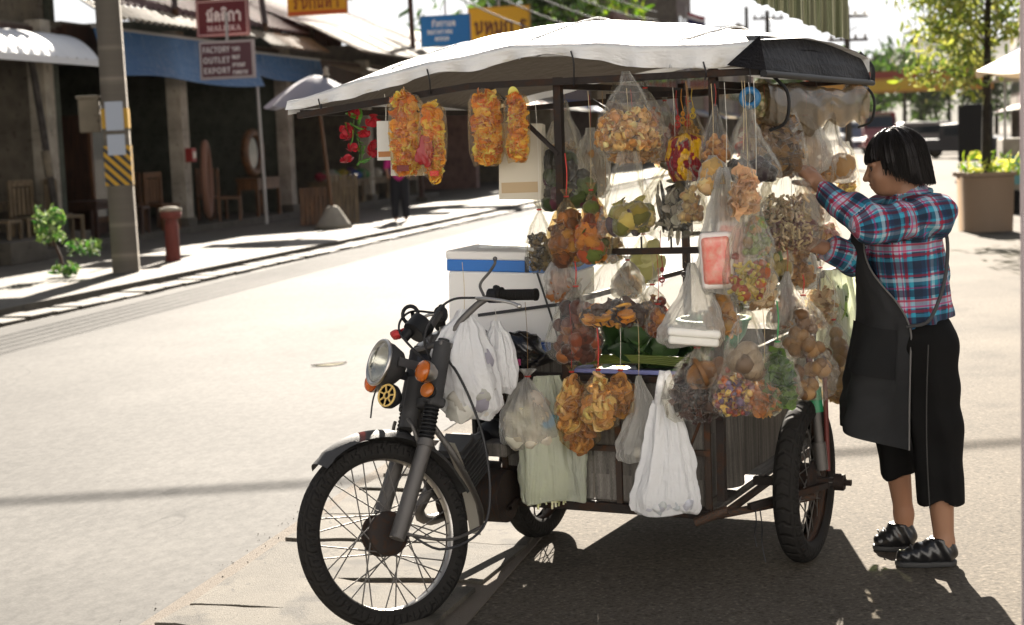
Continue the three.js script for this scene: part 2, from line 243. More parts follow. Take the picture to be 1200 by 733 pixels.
const G0 = {
  chunk: [0, 1, 2].map((i) => lumpy(new THREE.SphereGeometry(1, 9, 7), 0.5, 1.6, i * 3 + 1)),
  ball: [0, 1].map((i) => lumpy(new THREE.SphereGeometry(1, 14, 10), 0.14, 1.2, i * 5 + 2)),
  chip: [0, 1, 2].map((i) => grid(6, 6, (u, v) => { const a = (u - 0.5) * 2, b = (v - 0.5) * 2, x = a * Math.sqrt(1 - b * b / 2), y = b * Math.sqrt(1 - a * a / 2); return V(x, 0.35 * (x * x - 0.6 * y * y) + 0.16 * Math.sin(x * 4 + i * 2) , y); })),
  curl: [0, 1].map((i) => tube([0, 1, 2, 3, 4, 5].map((k) => V(Math.cos(k * 0.95) * (0.9 - k * 0.08), Math.sin(k * 0.95) * (0.9 - k * 0.08), (k - 2.5) * 0.16 + i * 0.1)), 0.26, 18, 6)),
  stick: [rod(V(0, -1, 0), V(0, 1, 0), 0.14, 0.11, 7)],
  leaf: [0, 1, 2].map((i) => grid(4, 10, (u, v) => { const w = Math.sin(Math.PI * Math.min(1, v * 0.94 + 0.04)) ** 0.8 * 0.34, x = (u - 0.5) * 2; return V(x * w, v * 2 - 1, 0.12 * Math.abs(x) + 0.3 * Math.sin(v * 2.5 + i) + 0.05 * Math.sin(x * 7 + v * 9)); })),
  disc: [new THREE.CylinderGeometry(1, 1, 0.3, 16)],
  flake: [0, 1, 2].map((i) => grid(4, 4, (u, v) => V((u - 0.5) * 2 + 0.15 * Math.sin(v * 7 + i), 0.4 * Math.sin(u * 5 + i) * Math.cos(v * 4 + i * 2), (v - 0.5) * 1.4 + 0.1 * Math.sin(u * 9)))),
  fish: [0, 1].map((i) => { const g = new THREE.SphereGeometry(1, 12, 8); g.scale(0.28, 1, 0.1); return lumpy(g, 0.2, 1.5, i + 3); }),
};
const vary = (c, R, a = 0.22) => { const k = col(c).clone(), m = (1 + (R() - 0.5) * 2 * a) * 1.3, y = (k.r + k.g + k.b) / 3, s = (x) => Math.max(0.003, y + (x - y) * 1.0); return [Math.min(0.9, s(k.r) * m), Math.min(0.9, s(k.g) * m * (1 + (R() - 0.5) * 0.1)), Math.min(0.9, s(k.b) * m)]; };
function surfaceNets(sdf, lo, hi, c) {
  const nx = Math.ceil((hi.x - lo.x) / c) + 1, ny = Math.ceil((hi.y - lo.y) / c) + 1, nz = Math.ceil((hi.z - lo.z) / c) + 1, F = new Float32Array(nx * ny * nz), id = (i, j, k) => (k * ny + j) * nx + i;
  for (let k = 0; k < nz; k++) for (let j = 0; j < ny; j++) for (let i = 0; i < nx; i++) F[id(i, j, k)] = sdf(lo.x + i * c, lo.y + j * c, lo.z + k * c);
  const vid = new Int32Array(nx * ny * nz).fill(-1), P = [], ix = [], off = [[0, 0, 0], [1, 0, 0], [0, 1, 0], [1, 1, 0], [0, 0, 1], [1, 0, 1], [0, 1, 1], [1, 1, 1]], E = [[0, 1], [2, 3], [4, 5], [6, 7], [0, 2], [1, 3], [4, 6], [5, 7], [0, 4], [1, 5], [2, 6], [3, 7]];
  for (let k = 0; k < nz - 1; k++) for (let j = 0; j < ny - 1; j++) for (let i = 0; i < nx - 1; i++) {
    const v = off.map((o) => F[id(i + o[0], j + o[1], k + o[2])]); let m = 0; for (let q = 0; q < 8; q++) if (v[q] < 0) m |= 1 << q; if (m === 0 || m === 255) continue;
    let x = 0, y = 0, z = 0, n = 0; for (const [a, b] of E) if ((v[a] < 0) !== (v[b] < 0)) { const t = v[a] / (v[a] - v[b]); x += lerp(off[a][0], off[b][0], t); y += lerp(off[a][1], off[b][1], t); z += lerp(off[a][2], off[b][2], t); n++; }
    vid[id(i, j, k)] = P.length / 3; P.push(lo.x + (i + x / n) * c, lo.y + (j + y / n) * c, lo.z + (k + z / n) * c);
  }
  const quad = (a, b, cc, d, flip) => { if (a < 0 || b < 0 || cc < 0 || d < 0) return; flip ? ix.push(a, cc, b, b, cc, d) : ix.push(a, b, cc, b, d, cc); };
  for (let k = 1; k < nz - 1; k++) for (let j = 1; j < ny - 1; j++) for (let i = 1; i < nx - 1; i++) {
    const s = F[id(i, j, k)] < 0;
    if (s !== (F[id(i + 1, j, k)] < 0)) quad(vid[id(i, j - 1, k - 1)], vid[id(i, j, k - 1)], vid[id(i, j - 1, k)], vid[id(i, j, k)], !s);
    if (s !== (F[id(i, j + 1, k)] < 0)) quad(vid[id(i - 1, j, k - 1)], vid[id(i, j, k - 1)], vid[id(i - 1, j, k)], vid[id(i, j, k)], s);
    if (s !== (F[id(i, j, k + 1)] < 0)) quad(vid[id(i - 1, j - 1, k)], vid[id(i, j - 1, k)], vid[id(i - 1, j, k)], vid[id(i, j, k)], !s);
  }
  const g = new THREE.BufferGeometry(), N = new Float32Array(P.length), e = c * 0.7; g.setAttribute('position', new THREE.Float32BufferAttribute(P, 3)); g.setIndex(ix);
  for (let i = 0; i < P.length; i += 3) { const x = P[i], y = P[i + 1], z = P[i + 2], a = sdf(x + e, y, z) - sdf(x - e, y, z), b = sdf(x, y + e, z) - sdf(x, y - e, z), d = sdf(x, y, z + e) - sdf(x, y, z - e), l = Math.hypot(a, b, d) || 1; N[i] = a / l; N[i + 1] = b / l; N[i + 2] = d / l; }
  g.setAttribute('normal', new THREE.BufferAttribute(N, 3)); return g;
}
const smin = (a, b, k) => { const h = clamp(0.5 + 0.5 * (b - a) / k); return lerp(b, a, h) - k * h * (1 - h); };
function capsule(a, b, ra, rb) { const d = b.clone().sub(a), L2 = d.lengthSq(); return (x, y, z) => { const t = clamp(((x - a.x) * d.x + (y - a.y) * d.y + (z - a.z) * d.z) / L2); return Math.hypot(x - a.x - d.x * t, y - a.y - d.y * t, z - a.z - d.z * t) - lerp(ra, rb, t); }; }
function ellip(c, r, q) { const qi = q ? q.clone().invert() : null, p = V(0, 0, 0); return (x, y, z) => { p.set(x - c.x, y - c.y, z - c.z); if (qi) p.applyQuaternion(qi); const k0 = Math.hypot(p.x / r.x, p.y / r.y, p.z / r.z), k1 = Math.hypot(p.x / r.x ** 2, p.y / r.y ** 2, p.z / r.z ** 2); return k1 > 1e-9 ? k0 * (k0 - 1) / k1 : -Math.min(r.x, r.y, r.z); }; }
const union = (list, k) => (x, y, z) => { let d = 9; for (const f of list) d = d > 8 ? f(x, y, z) : smin(d, f(x, y, z), k); return d; };
// ---------------------------------------------------------------- shops along the far pavement
M.maroonRoof = mat([0.36, 0.2, 0.2], 0.8, { map: concreteTex });
M.creamSheet = mat([0.72, 0.64, 0.52], 0.7, { map: concreteTex });
M.plasterCream = mat([0.46, 0.42, 0.35], 0.9, { map: concreteTex });
M.sheetWhite = mat([0.75, 0.76, 0.78], 0.6);
M.plasterWhite = mat([0.85, 0.82, 0.77], 0.9, { map: concreteTex });
M.plasterPink = mat([0.62, 0.42, 0.42], 0.9, { map: concreteTex });
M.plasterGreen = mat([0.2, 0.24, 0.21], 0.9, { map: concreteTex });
M.plasterGrey = mat([0.4, 0.37, 0.33], 0.9, { map: concreteTex });
M.teak = mat([0.62, 0.27, 0.09], 0.55, { map: rep(woodTex, 1.5, 1) });
M.teakDark = mat([0.24, 0.10, 0.055], 0.6, { map: rep(woodTex, 1.5, 1) });
M.paleWood = mat([0.85, 0.62, 0.36], 0.7, { map: rep(woodTex, 1.5, 1) });
M.blueTarp = mat([0.045, 0.16, 0.36], 0.65, { bumpMap: rep(crumple, 1, 1), bumpScale: 0.05, transmission: 0.25 });
M.glassDark = mat([0.04, 0.05, 0.06], 0.08, { clearcoat: 0.5 });
M.metalPost = mat([0.45, 0.44, 0.42], 0.5, { metalness: 0.6 });
const P = part;
function wavy(w, l, amp, pitch, edge = 0) { const n = Math.max(8, Math.round(w / pitch) * 6); return grid(n, 6, (u, v) => V(u * w, amp * Math.sin(u * w / pitch * 6.283), v * l + (v === 1 ? edge * (noise(u * w * 3) - 0.5) : 0)), [w, l]); }
function shop(label, s0, s1, o) {                       // local x along the street, z towards the road, y from the pavement
  const t = thing(o.name ?? 'shop_building', label, 'shop', street(s0, o.n ?? N_SHOP, 0.1), ST_A, 'shops along the far pavement'), w = s1 - s0, H = o.h ?? 3.75, dp = o.depth ?? 7;
  const fl = o.floor ?? 0.12; mesh('floor', box(w, fl, dp + 0.5, w / 2, fl / 2, -dp / 2 + 0.15), M.concrete, t);
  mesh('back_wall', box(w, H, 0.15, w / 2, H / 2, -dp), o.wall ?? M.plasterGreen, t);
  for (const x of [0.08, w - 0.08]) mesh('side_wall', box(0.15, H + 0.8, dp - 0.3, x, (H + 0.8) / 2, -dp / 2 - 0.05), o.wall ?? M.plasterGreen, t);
  mesh('ceiling', box(w, 0.1, dp, w / 2, H - 0.05, -dp / 2), M.plasterGrey, t);
  mesh('lintel', box(w, 0.5, 0.16, w / 2, H - 0.3, -0.02), o.lintel ?? M.teakDark, t);
  for (const c of o.cols ?? []) { const g = P('column', t); mesh('shaft', box(0.30, H, 0.30, c, H / 2 + 0.06, 0.05, 0.02), o.colMat ?? M.plasterWhite, g); mesh('plinth', box(0.38, 0.25, 0.38, c, 0.125 + fl * 0.2, 0.05, 0.02), M.concrete, g); }
  return { t, w, H, dp };
}
function gable(t, x0, x1, y, zf, zb, rise, m, name = 'roof') {   // a single slope rising away from the road
  const L = Math.hypot(zf - zb, rise), a = Math.atan2(rise, zf - zb), g = wavy(x1 - x0, -L, 0.03, 0.24); g.rotateX(a); g.translate(x0, y, zf); return mesh(name, g, m, t);
}
// glyph strokes for the Thai lettering on the signs
const THAI = { m: [[[.2, .12], [.1, .2], [.2, .28], [.28, .2], [.28, .8], [.16, .92], [.34, .95], [.8, .72]], [[.8, .1], [.8, 1]]], l: [[[.35, .62], [.2, .78], [.32, .95], [.42, .78], [.3, .6], [.16, .3], [.5, .06], [.82, .3], [.82, 1]], [[.42, .55], [.6, .4], [.82, .5]]], k: [[[.2, 1], [.2, .45], [.08, .34], [.3, .12], [.55, .06], [.82, .25], [.82, 1]]], a: [[[.15, .25], [.4, .05], [.7, .3], [.7, 1]]], n: [[[.2, .1], [.1, .2], [.22, .28], [.28, .15], [.28, 1], [.8, .75], [.8, .05]]], r: [[[.2, .9], [.35, .98], [.45, .85], [.3, .75], [.55, .45], [.2, .3], [.4, .05], [.75, .15]]], h: [[[.2, .1], [.12, .2], [.25, .25], [.25, 1], [.45, .6], [.7, .3], [.6, .12], [.85, .3], [.85, 1]]] };
function thai(c, word, x, y, h, lw) { c.lineWidth = lw; c.lineJoin = c.lineCap = 'round'; let cx = x; for (const ch of word) { if (ch === '^') { c.beginPath(); c.arc(cx - h * 0.42, y - h * 0.12, h * 0.2, Math.PI, 0); c.stroke(); continue; } if (ch === '~') { c.beginPath(); c.moveTo(cx - h * 0.55, y - h * 0.1); c.quadraticCurveTo(cx - h * 0.3, y - h * 0.05, cx - h * 0.1, y - h * 0.3); c.stroke(); continue; } if (ch === ' ') { cx += h * 0.4; continue; } for (const pl of THAI[ch]) { c.beginPath(); pl.forEach(([a, b], i) => i ? c.lineTo(cx + a * h * 0.72, y + b * h) : c.moveTo(cx + a * h * 0.72, y + b * h)); c.stroke(); } cx += h * 0.78; } }
function sign(label, u0, v0, u1, v1, d, draw, frame, yaw = -0.243, o = {}) {
  const c = atDepth((u0 + u1) / 2, (v0 + v1) / 2, d), w = (u1 - u0) * d / F_PIX, h = (v1 - v0) * d / F_PIX, t = thing('shop_sign', label, 'sign', c, yaw + (o.roll ? 0 : 0));
  mesh('board', box(w, h, 0.06, 0, 0, -0.01), frame, t); const pl = new THREE.PlaneGeometry(w * 0.95, h * 0.92); pl.translate(0, 0, 0.024); mesh('printed_face', pl, mat([1, 1, 1], 0.6, { map: canvasTex(512, Math.round(512 * h / w), draw) }), t);
  mesh('mount', rod(V(0, h / 2, -0.04), V(0, h / 2 + (o.up ?? 0.5), -0.06), 0.025), M.metalPost, t); return t;
}
{ // left: open furniture shop under a curved white awning
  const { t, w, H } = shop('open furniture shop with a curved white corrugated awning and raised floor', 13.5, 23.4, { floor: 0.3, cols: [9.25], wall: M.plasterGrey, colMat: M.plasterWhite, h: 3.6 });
  const aw = P('awning', t), n = 96; const g = grid(n, 10, (u, v) => { const a = v * 1.25; return V(1 + u * (w - 1.3), 3.42 - 0.62 * (1 - Math.cos(a)) + 0.025 * Math.sin(u * (w - 1.3) / 0.30 * 6.283), 0.2 + 0.75 * Math.sin(a)); }); mesh('corrugated_sheet', g, M.sheetWhite, aw);
  mesh('valance', box(w - 1.3, 0.10, 0.03, 1 + (w - 1.3) / 2, 2.95, 0.94), M.sheetWhite, aw); mesh('gable_wall', box(w, 0.9, 0.12, w / 2, H + 0.4, -0.4), M.plasterCream, t);
  gable(t, 0, w + 0.2, 4.45, 0.3, -4, 2, M.maroonRoof); mesh('step', box(3.2, 0.16, 0.5, w - 1.9, 0.05, 0.66, 0.02), M.concrete, t); mesh('step', box(1.0, 0.32, 0.4, 6.9, 0.16, 0.85, 0.02), M.concrete, t);
}
{ // MALLIKA shop
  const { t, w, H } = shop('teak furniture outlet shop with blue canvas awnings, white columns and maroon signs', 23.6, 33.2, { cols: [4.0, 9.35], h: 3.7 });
  const tarp = (x0, x1, y0, y1, z0, z1, sd) => { const a = P('awning', t); mesh('canvas', grid(40, 12, (u, v) => { const x = lerp(x0, x1, u), sag = 0.05 * Math.sin(u * 9 + sd) * v; return V(x + (u < 0.5 ? 1 : -1) * 0.02 * v, lerp(y0, y1 + 0.05 * Math.sin(u * 3.14 * 2 + sd), v) - 0.06 * Math.sin(v * 3.14), lerp(z0, z1, v) + sag); }, [3, 1]), M.blueTarp, a); mesh('bar', rod(V(x0, y0, z0), V(x1, y0, z0), 0.03), M.metalPost, a); };
  tarp(0.1, 6.6, 3.6, 2.78, 0.5, 0.75, 0); tarp(6.2, w + 1.2, 3.5, 2.98, 0.4, 0.62, 2);
  gable(t, -0.2, w + 0.4, 4.02, 0.52, -4.5, 2.9, M.maroonRoof); gable(t, -0.3, 6.0, 3.70, 0.95, 0.5, 0.30, M.creamSheet, 'eave_sheet'); gable(t, 6.7, w + 0.6, 3.60, 0.9, 0.45, 0.34, M.creamSheet, 'eave_sheet');
  for (const [x0, x1] of [[3.0, 4.6], [4.9, 3.9], [7.2, 8.8]]) mesh('bargeboard', bar(V(x0, 4.0, 0.6), V(x1, 5.6, -0.2), 0.10, 0.22), M.teakDark, t);
  const pst = P('awning_post', t); mesh('pipe', rod(V(6.35, 0, 0.75), V(6.35, 2.85, 0.7), 0.035), M.metalPost, pst);
  const rb = P('letter_box', t); mesh('case', box(0.2, 0.26, 0.14, 4.0, 1.45, 0.27, 0.01), plain('#8c2420', 0.5), rb); mesh('face', box(0.12, 0.12, 0.01, 4.0, 1.45, 0.346), plain('#d8cfc0', 0.6), rb);
}
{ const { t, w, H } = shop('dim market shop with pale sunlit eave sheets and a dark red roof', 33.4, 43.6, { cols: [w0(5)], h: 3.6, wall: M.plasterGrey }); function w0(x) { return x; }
  gable(t, -0.2, w + 0.2, 4.15, 0.6, -5, 2.4, M.maroonRoof); gable(t, -0.4, 4.5, 3.55, 1.9, 0.5, 0.72, M.creamSheet, 'eave_sheet'); gable(t, 4.7, w + 0.3, 3.45, 2.0, 0.5, 0.8, M.creamSheet, 'eave_sheet'); mesh('eave_sheet', (() => { const g = wavy(4.5, 1.6, 0.02, 0.2, 0.2); g.rotateX(0.3); g.translate(0.5, 3.35, 0.8); return g; })(), M.creamSheet, t);
}
const R20 = rng(77), fronts = [M.plasterPink, M.plasterCream, M.plasterWhite, mat([0.42, 0.36, 0.40], 0.9, { map: concreteTex }), mat([0.5, 0.42, 0.28], 0.9, { map: concreteTex })], aws = ['#5d4a58', '#7d3a30', '#8c8478', '#3a4a78', '#b08a3a', '#6d7d6a'];
function shophouse(label, s0, w, n, side, storeys, m, aw, gi) {      // side 1: faces the road from the left, -1: from the right
  const t = thing('shophouse', label, 'building', side > 0 ? street(s0, n) : street(s0 + w, n), side > 0 ? ST_A : ST_A + Math.PI, 'far shophouses'), H = 3.5 * storeys + 0.6;
  mesh('wall', merge([box(w, H - 3, 6, w / 2, 3 + (H - 3) / 2, -3), box(0.35, 3, 6, 0.18, 1.5, -3), box(0.35, 3, 6, w - 0.18, 1.5, -3), box(w - 0.7, 3, 0.2, w / 2, 1.5, -4)]), m, t);
  mesh('parapet', box(w + 0.1, 0.3, 0.3, w / 2, H + 0.1, -0.05), m, t);
  for (let k = 1; k < storeys; k++) for (let i = 0; i < 3; i++) { const g = P('window', t), x = w * (i + 0.5) / 3, y = 3.5 * k + 1.5; mesh('frame', box(w / 3 - 0.6, 1.4, 0.08, x, y, 0.02), M.plasterWhite, g); mesh('pane', box(w / 3 - 0.8, 1.2, 0.03, x, y, 0.07), M.glassDark, g); }
  if (storeys === 1) gable(t, -0.1, w + 0.1, H + 0.25, 0.5, -5.5, 1.9, M.maroonRoof);
  const a = P('awning', t); const g = wavy(w - 0.2, 1.8, 0.03, 0.3); g.rotateX(0.32); g.translate(0.1, 3.25, 0.02); mesh('sheet', g, plain(aw, 0.7), a);
  return t;
}
const awn = ['plum grey', 'brick red', 'stone grey', 'navy blue', 'mustard', 'sage green'], names = ['pale pink', 'cream', 'white', 'mauve grey', 'ochre'];
{ let s = 43.8; for (let i = 0; i < 16; i++) { const w = 5.5 + R20() * 3, st = i < 5 ? 1 : R20() < 0.6 ? 2 : 3, k = i % 5; shophouse(`${names[k]} ${['single', 'two', 'three'][st - 1]} storey shophouse with ${awn[i % 6]} awning past the market shop`, s, w, N_SHOP + 0.2 + R20() * 0.5, 1, st, fronts[k], aws[i % 6]); s += w + 0.15; } }
{ const t = thing('rear_house', 'pale pink upper house with white window rising behind the market shop roof', 'building', street(45.5, 18.5), ST_A), w = 6.5; mesh('wall', box(w, 6.6, 4, w / 2, 3.3, -2), M.plasterPink, t); gable(t, -0.3, w + 0.3, 6.6, 0.4, -4.2, 1.6, M.maroonRoof); for (const x of [1.4, 4.2]) { const g = P('window', t); mesh('frame', box(1.5, 1.3, 0.08, x, 5.3, 0.02), M.plasterWhite, g); mesh('pane', box(1.25, 1.05, 0.03, x, 5.3, 0.07), M.glassDark, g); } }
{ let s = 118; for (let i = 0; i < 6; i++) { const w = 7 + R20() * 4, k = (i + 2) % 5; shophouse(`${names[k]} shophouse with ${awn[(i + 3) % 6]} awning on the planter side, past the parked cars`, s, w, -11 - R20(), -1, 2 + (i % 2), fronts[k], aws[(i + 3) % 6]); s += w + 0.3; } }
sign('maroon sign with white Thai and Latin shop name above the blue awning', 228, 0, 293, 42, 28.6, (c, w, h) => { c.fillStyle = '#5f1620'; c.fillRect(0, 0, w, h); c.strokeStyle = '#c9a8a4'; c.lineWidth = 10; c.strokeRect(4, 4, w - 8, h - 8); c.strokeStyle = '#e8dcd8'; thai(c, 'm~ll^ka', 95, 100, 95, 20); c.fillStyle = '#d9c8c6'; c.font = 'bold 72px serif'; c.fillText('MALLIKA', 92, h - 40); }, plain('#8c5a58', 0.6));
sign('mauve sign reading factory outlet export under the maroon sign', 232, 48, 300, 92, 28.2, (c, w, h) => { c.fillStyle = '#6a444a'; c.fillRect(0, 0, w, h); c.strokeStyle = '#d8ccc8'; c.lineWidth = 8; c.strokeRect(4, 4, w - 8, h - 8); c.fillStyle = '#f0e8e4'; c.font = 'bold 78px sans-serif'; ['FACTORY', 'OUTLET', 'EXPORT'].forEach((s, i) => c.fillText(s, 20, 96 + i * 98, 270)); c.strokeStyle = '#f0e8e4'; thai(c, 'ank', 310, 50, 36, 8); thai(c, 'hmr', 310, 125, 36, 8); thai(c, 'nakmr', 310, 200, 34, 8); thai(c, 'rmlkan', 310, 270, 32, 8); }, plain('#b9aaa6', 0.6));
sign('yellow sign with dark red lettering over the market shop roof', 335, -12, 408, 17, 33, (c, w, h) => { c.fillStyle = '#d9a014'; c.fillRect(0, 0, w, h); c.strokeStyle = '#7d2a10'; thai(c, 'rnkmla', 40, h * 0.3, h * 0.45, 16); c.fillStyle = '#c4501c'; c.fillRect(0, h * 0.86, w, h * 0.14); }, plain('#c87c1c', 0.6));
sign('bright blue sign with white Thai lines on a street post', 492, 18, 552, 54, 42, (c, w, h) => { c.fillStyle = '#1c7cc8'; c.fillRect(0, 0, w, h); c.strokeStyle = '#eef4f8'; thai(c, 'r~nkaml', 110, 50, 56, 12); thai(c, 'hmrnkalm', 60, 140, 44, 9); thai(c, 'lknmh', 140, 215, 40, 9); }, plain('#2a6aa0', 0.6));
sign('tall yellow sign with brown Thai letters behind the blue sign', 548, 8, 622, 46, 45, (c, w, h) => { c.fillStyle = '#e0aa18'; c.fillRect(0, 0, w, h); c.strokeStyle = '#6b3c10'; thai(c, 'nhmk r', 40, 110, 110, 24); }, plain('#b98a20', 0.6));
{ const a = atDepth(487, 60, 41.5), t = thing('sign_post', 'thin dark post carrying the blue sign', 'post', V(a.x, 0.1, a.z)); mesh('pipe', rod(V(0, 0, 0), V(-0.1, 6.2, 0), 0.07), M.teakDark, t); mesh('foot', box(0.3, 0.12, 0.3, 0, 0.06, 0, 0.02), M.concrete, t); }

// concrete utility pole with warning tape, posters and meter box
{ const b = onGround(148, 319, 0.1), t = thing('utility_pole', 'square weathered concrete utility pole with yellow and black tape', 'utility pole', b, 0.15);
  const shaft = boxUV(new THREE.CylinderGeometry(0.17, 0.225, 9, 4, 1)); shaft.rotateY(Math.PI / 4); shaft.translate(0, 4.5, 0); mesh('shaft', shaft, mat([0.72, 0.67, 0.6], 0.9, { map: tex(512, 1024, (u, v, x, y) => { const s = smooth(0.42, 0.62, pfbm(u, v, 5, 5, 5) + 0.12 * pnoise(u, 0.5, 9, 8)), g = hash(x, y, 4), k = 0.84 - 0.34 * s + 0.08 * (g - 0.5); return [k, k * 0.97, k * 0.92]; }, true, 0.9), bumpMap: grit, bumpScale: 0.004 }), t); t.rotation.z = 0.006;
  const tape = (y, c, h) => { const g = box(0.335 - y * 0.004, h, 0.335 - y * 0.004, 0, y, 0); return mesh('tape_band', g, c, t); };
  tape(1.36, mat([1, 1, 1], 0.6, { map: canvasTex(128, 128, (c) => { c.fillStyle = '#c89a18'; c.fillRect(0, 0, 128, 128); c.fillStyle = '#1c1c22'; for (let i = -2; i < 4; i++) { c.beginPath(); c.moveTo(i * 64, 0); c.lineTo(i * 64 + 32, 0); c.lineTo(i * 64 + 32 + 128, 128); c.lineTo(i * 64 + 128, 128); c.fill(); } }, 4) }), 0.5);
  tape(1.95, plain('#b98f1c', 0.6), 0.25);
  for (const [y, h] of [[1.98, 0.36], [1.62, 0.26]]) { const g = box(0.22, h, 0.006, 0.0, y, 0.175); mesh('poster', g, mat([1, 1, 1], 0.7, { map: canvasTex(128, 160, (c) => { c.fillStyle = '#b4bcc8'; c.fillRect(0, 0, 128, 160); c.strokeStyle = '#4a5a78'; for (let i = 0; i < 8; i++) thai(c, 'rnkmla'.slice(0, 3 + i % 4), 12, 14 + i * 18, 11, 2); }) }), t); }
  const mb = P('meter_box', t); mesh('case', box(0.26, 0.42, 0.16, -0.32, 2.0, 0, 0.02), M.plasterCream, mb); mesh('lid', box(0.30, 0.04, 0.2, -0.32, 2.23, 0, 0.01), M.plasterCream, mb); mesh('arm', box(0.2, 0.05, 0.05, -0.2, 2.1, 0), M.metalPost, mb); const pt = mesh('torn_poster', box(0.12, 0.34, 0.005, 0.18, 1.35, 0.05), M.plasterWhite, t); pt.rotation.y = Math.PI / 2;
}
{ const b = onGround(203, 306, 0.1), t = thing('standpipe', 'short red painted standpipe with a white cap on the pavement', 'standpipe', b), m = mat([0.42, 0.10, 0.09], 0.7, { map: concreteTex }); mesh('pipe', lathe([[0.0, 0], [0.105, 0], [0.095, 0.5], [0.085, 0.52], [0.085, 0.6]], 18), m, t); mesh('head', lathe([[0.085, 0.58], [0.14, 0.6], [0.15, 0.68], [0.09, 0.70]], 18), m, t); mesh('cap', merge([lathe([[0.0, 0.76], [0.09, 0.75], [0.135, 0.7], [0.09, 0.69]], 18), box(0.31, 0.05, 0.06, 0, 0.71, 0, 0.01)]), M.plasterWhite, t); }
function leaves(n, R, place, size, cols, m = M.leafy) { const out = []; for (let i = 0; i < n; i++) { const g = G0.leaf[i % 3], [p, s] = place(R), k = g.clone().applyMatrix4(M4(p, Q(R() * 6.3, R() * 6.3, R() * 6.3), V(1, 1, 1).multiplyScalar(size * (0.6 + R() * 0.8) * (s ?? 1)))); out.push(tint(k.toNonIndexed(), vary(cols[Math.floor(R() * cols.length)], R, 0.3))); } return merge(out); }
{ const b = onGround(72, 325, 0.1), t = thing('potted_climber', 'leafy green climber growing at the pavement edge by the steps', 'plant', b), R = rng(4); mesh('stems', tube([V(0.05, 0, 0), V(0, 0.25, 0), V(-0.08, 0.5, 0.02), V(-0.12, 0.75, 0)], 0.02, 14, 6), M.teakDark, t);
  mesh('foliage', leaves(360, R, (R) => { const k = R(); return k < 0.55 ? [V(-0.1 + (R() - 0.5) * 0.3, 0.45 + R() * 0.42, (R() - 0.5) * 0.25)] : k < 0.8 ? [V(0.1 + R() * 0.4, 0.26 + (R() - 0.5) * 0.16 + 0.1, (R() - 0.5) * 0.2)] : [V(0.05 + (R() - 0.5) * 0.3, 0.05 + R() * 0.1, (R() - 0.5) * 0.2)]; }, 0.052, ['#2a5a1c', '#4f7a2a', '#7d9848', '#345f20', '#9aa870']), M.leafy, t); }
{ const t = thing('leaning_post', 'crooked grey timber post leaning against the white column', 'post', onGround(72, 300, 0.1)); mesh('timber', tube([V(0, 0, 0), V(-0.06, 0.8, 0), V(-0.12, 1.5, -0.02), V(-0.2, 2.4, 0), V(-0.26, 3.0, 0)], 0.055, 20, 8), mat([0.22, 0.19, 0.17], 0.9, { map: woodTex }), t); mesh('wrapping', rod(V(-0.1, 1.2, 0), V(-0.14, 1.6, 0), 0.07), M.plasterCream, t); }
// market umbrella on a wooden pole
{ const b = onGround(391, 268, 0.1), t = thing('market_umbrella', 'faded lavender grey market umbrella on a wooden pole in a concrete foot', 'umbrella', b); mesh('pole', rod(V(0, 0.2, 0), V(-0.2, 2.75, 0), 0.035), M.teak, t); mesh('foot', lathe([[0, 0], [0.36, 0], [0.30, 0.1], [0.12, 0.38], [0.06, 0.42], [0, 0.42]], 16), M.plasterWhite, t);
  mesh('canopy', grid(48, 10, (u, v) => { const a = u * 6.283, r = 0.98 * v, sc = 1 - 0.06 * Math.abs(Math.sin(a * 4)) * v; return V(-0.2 + Math.cos(a) * r * sc, 2.82 - 0.55 * v ** 1.4 - 0.05 * Math.abs(Math.sin(a * 4)) * v, Math.sin(a) * r * sc); }), mat([0.30, 0.30, 0.35], 0.8, { transmission: 0.2 }), t);
  mesh('finial', lathe([[0, 2.98], [0.05, 2.92], [0.03, 2.86], [0.08, 2.80], [0, 2.79]], 10), M.plasterWhite, t); for (let i = 0; i < 8; i++) { const a = (i + 0.0) * 0.785; mesh('rib', rod(V(-0.2, 2.75, 0), V(-0.2 + Math.cos(a) * 0.95, 2.28, Math.sin(a) * 0.95), 0.012, 0.012, 5), M.paleWood, t); } }
// furniture in the shops
function chair(label, s, n, turn, m) { const t = thing('wooden_chair', label, 'chair', street(s, n, 0.22), ST_A + turn, 'wooden chairs for sale'); mesh('seat', box(0.46, 0.05, 0.46, 0, 0.45, 0, 0.01), m, t); for (const x of [-0.2, 0.2]) for (const z of [-0.2, 0.2]) mesh('leg', box(0.05, 0.44, 0.05, x, 0.22, z), m, t); for (const x of [-0.2, 0.2]) mesh('back_post', box(0.05, 0.55, 0.05, x, 0.74, -0.2), m, t); for (let i = 0; i < 4; i++) mesh('slat', box(0.05, 0.42, 0.02, -0.12 + i * 0.08, 0.72, -0.2), m, t); mesh('top_rail', box(0.46, 0.1, 0.04, 0, 1.0, -0.2, 0.01), m, t); return t; }
function table(label, s, n, w, m, h = 0.75, d = 0.7, g) { const t = thing('wooden_table', label, 'table', street(s, n, 0.22), ST_A, g); mesh('top', box(w, 0.05, d, 0, h, 0, 0.01), m, t); for (const x of [-w / 2 + 0.06, w / 2 - 0.06]) for (const z of [-d / 2 + 0.06, d / 2 - 0.06]) mesh('leg', box(0.06, h, 0.06, x, h / 2, z), m, t); mesh('apron_board', box(w - 0.15, 0.1, d - 0.12, 0, h - 0.08, 0), m, t); return t; }
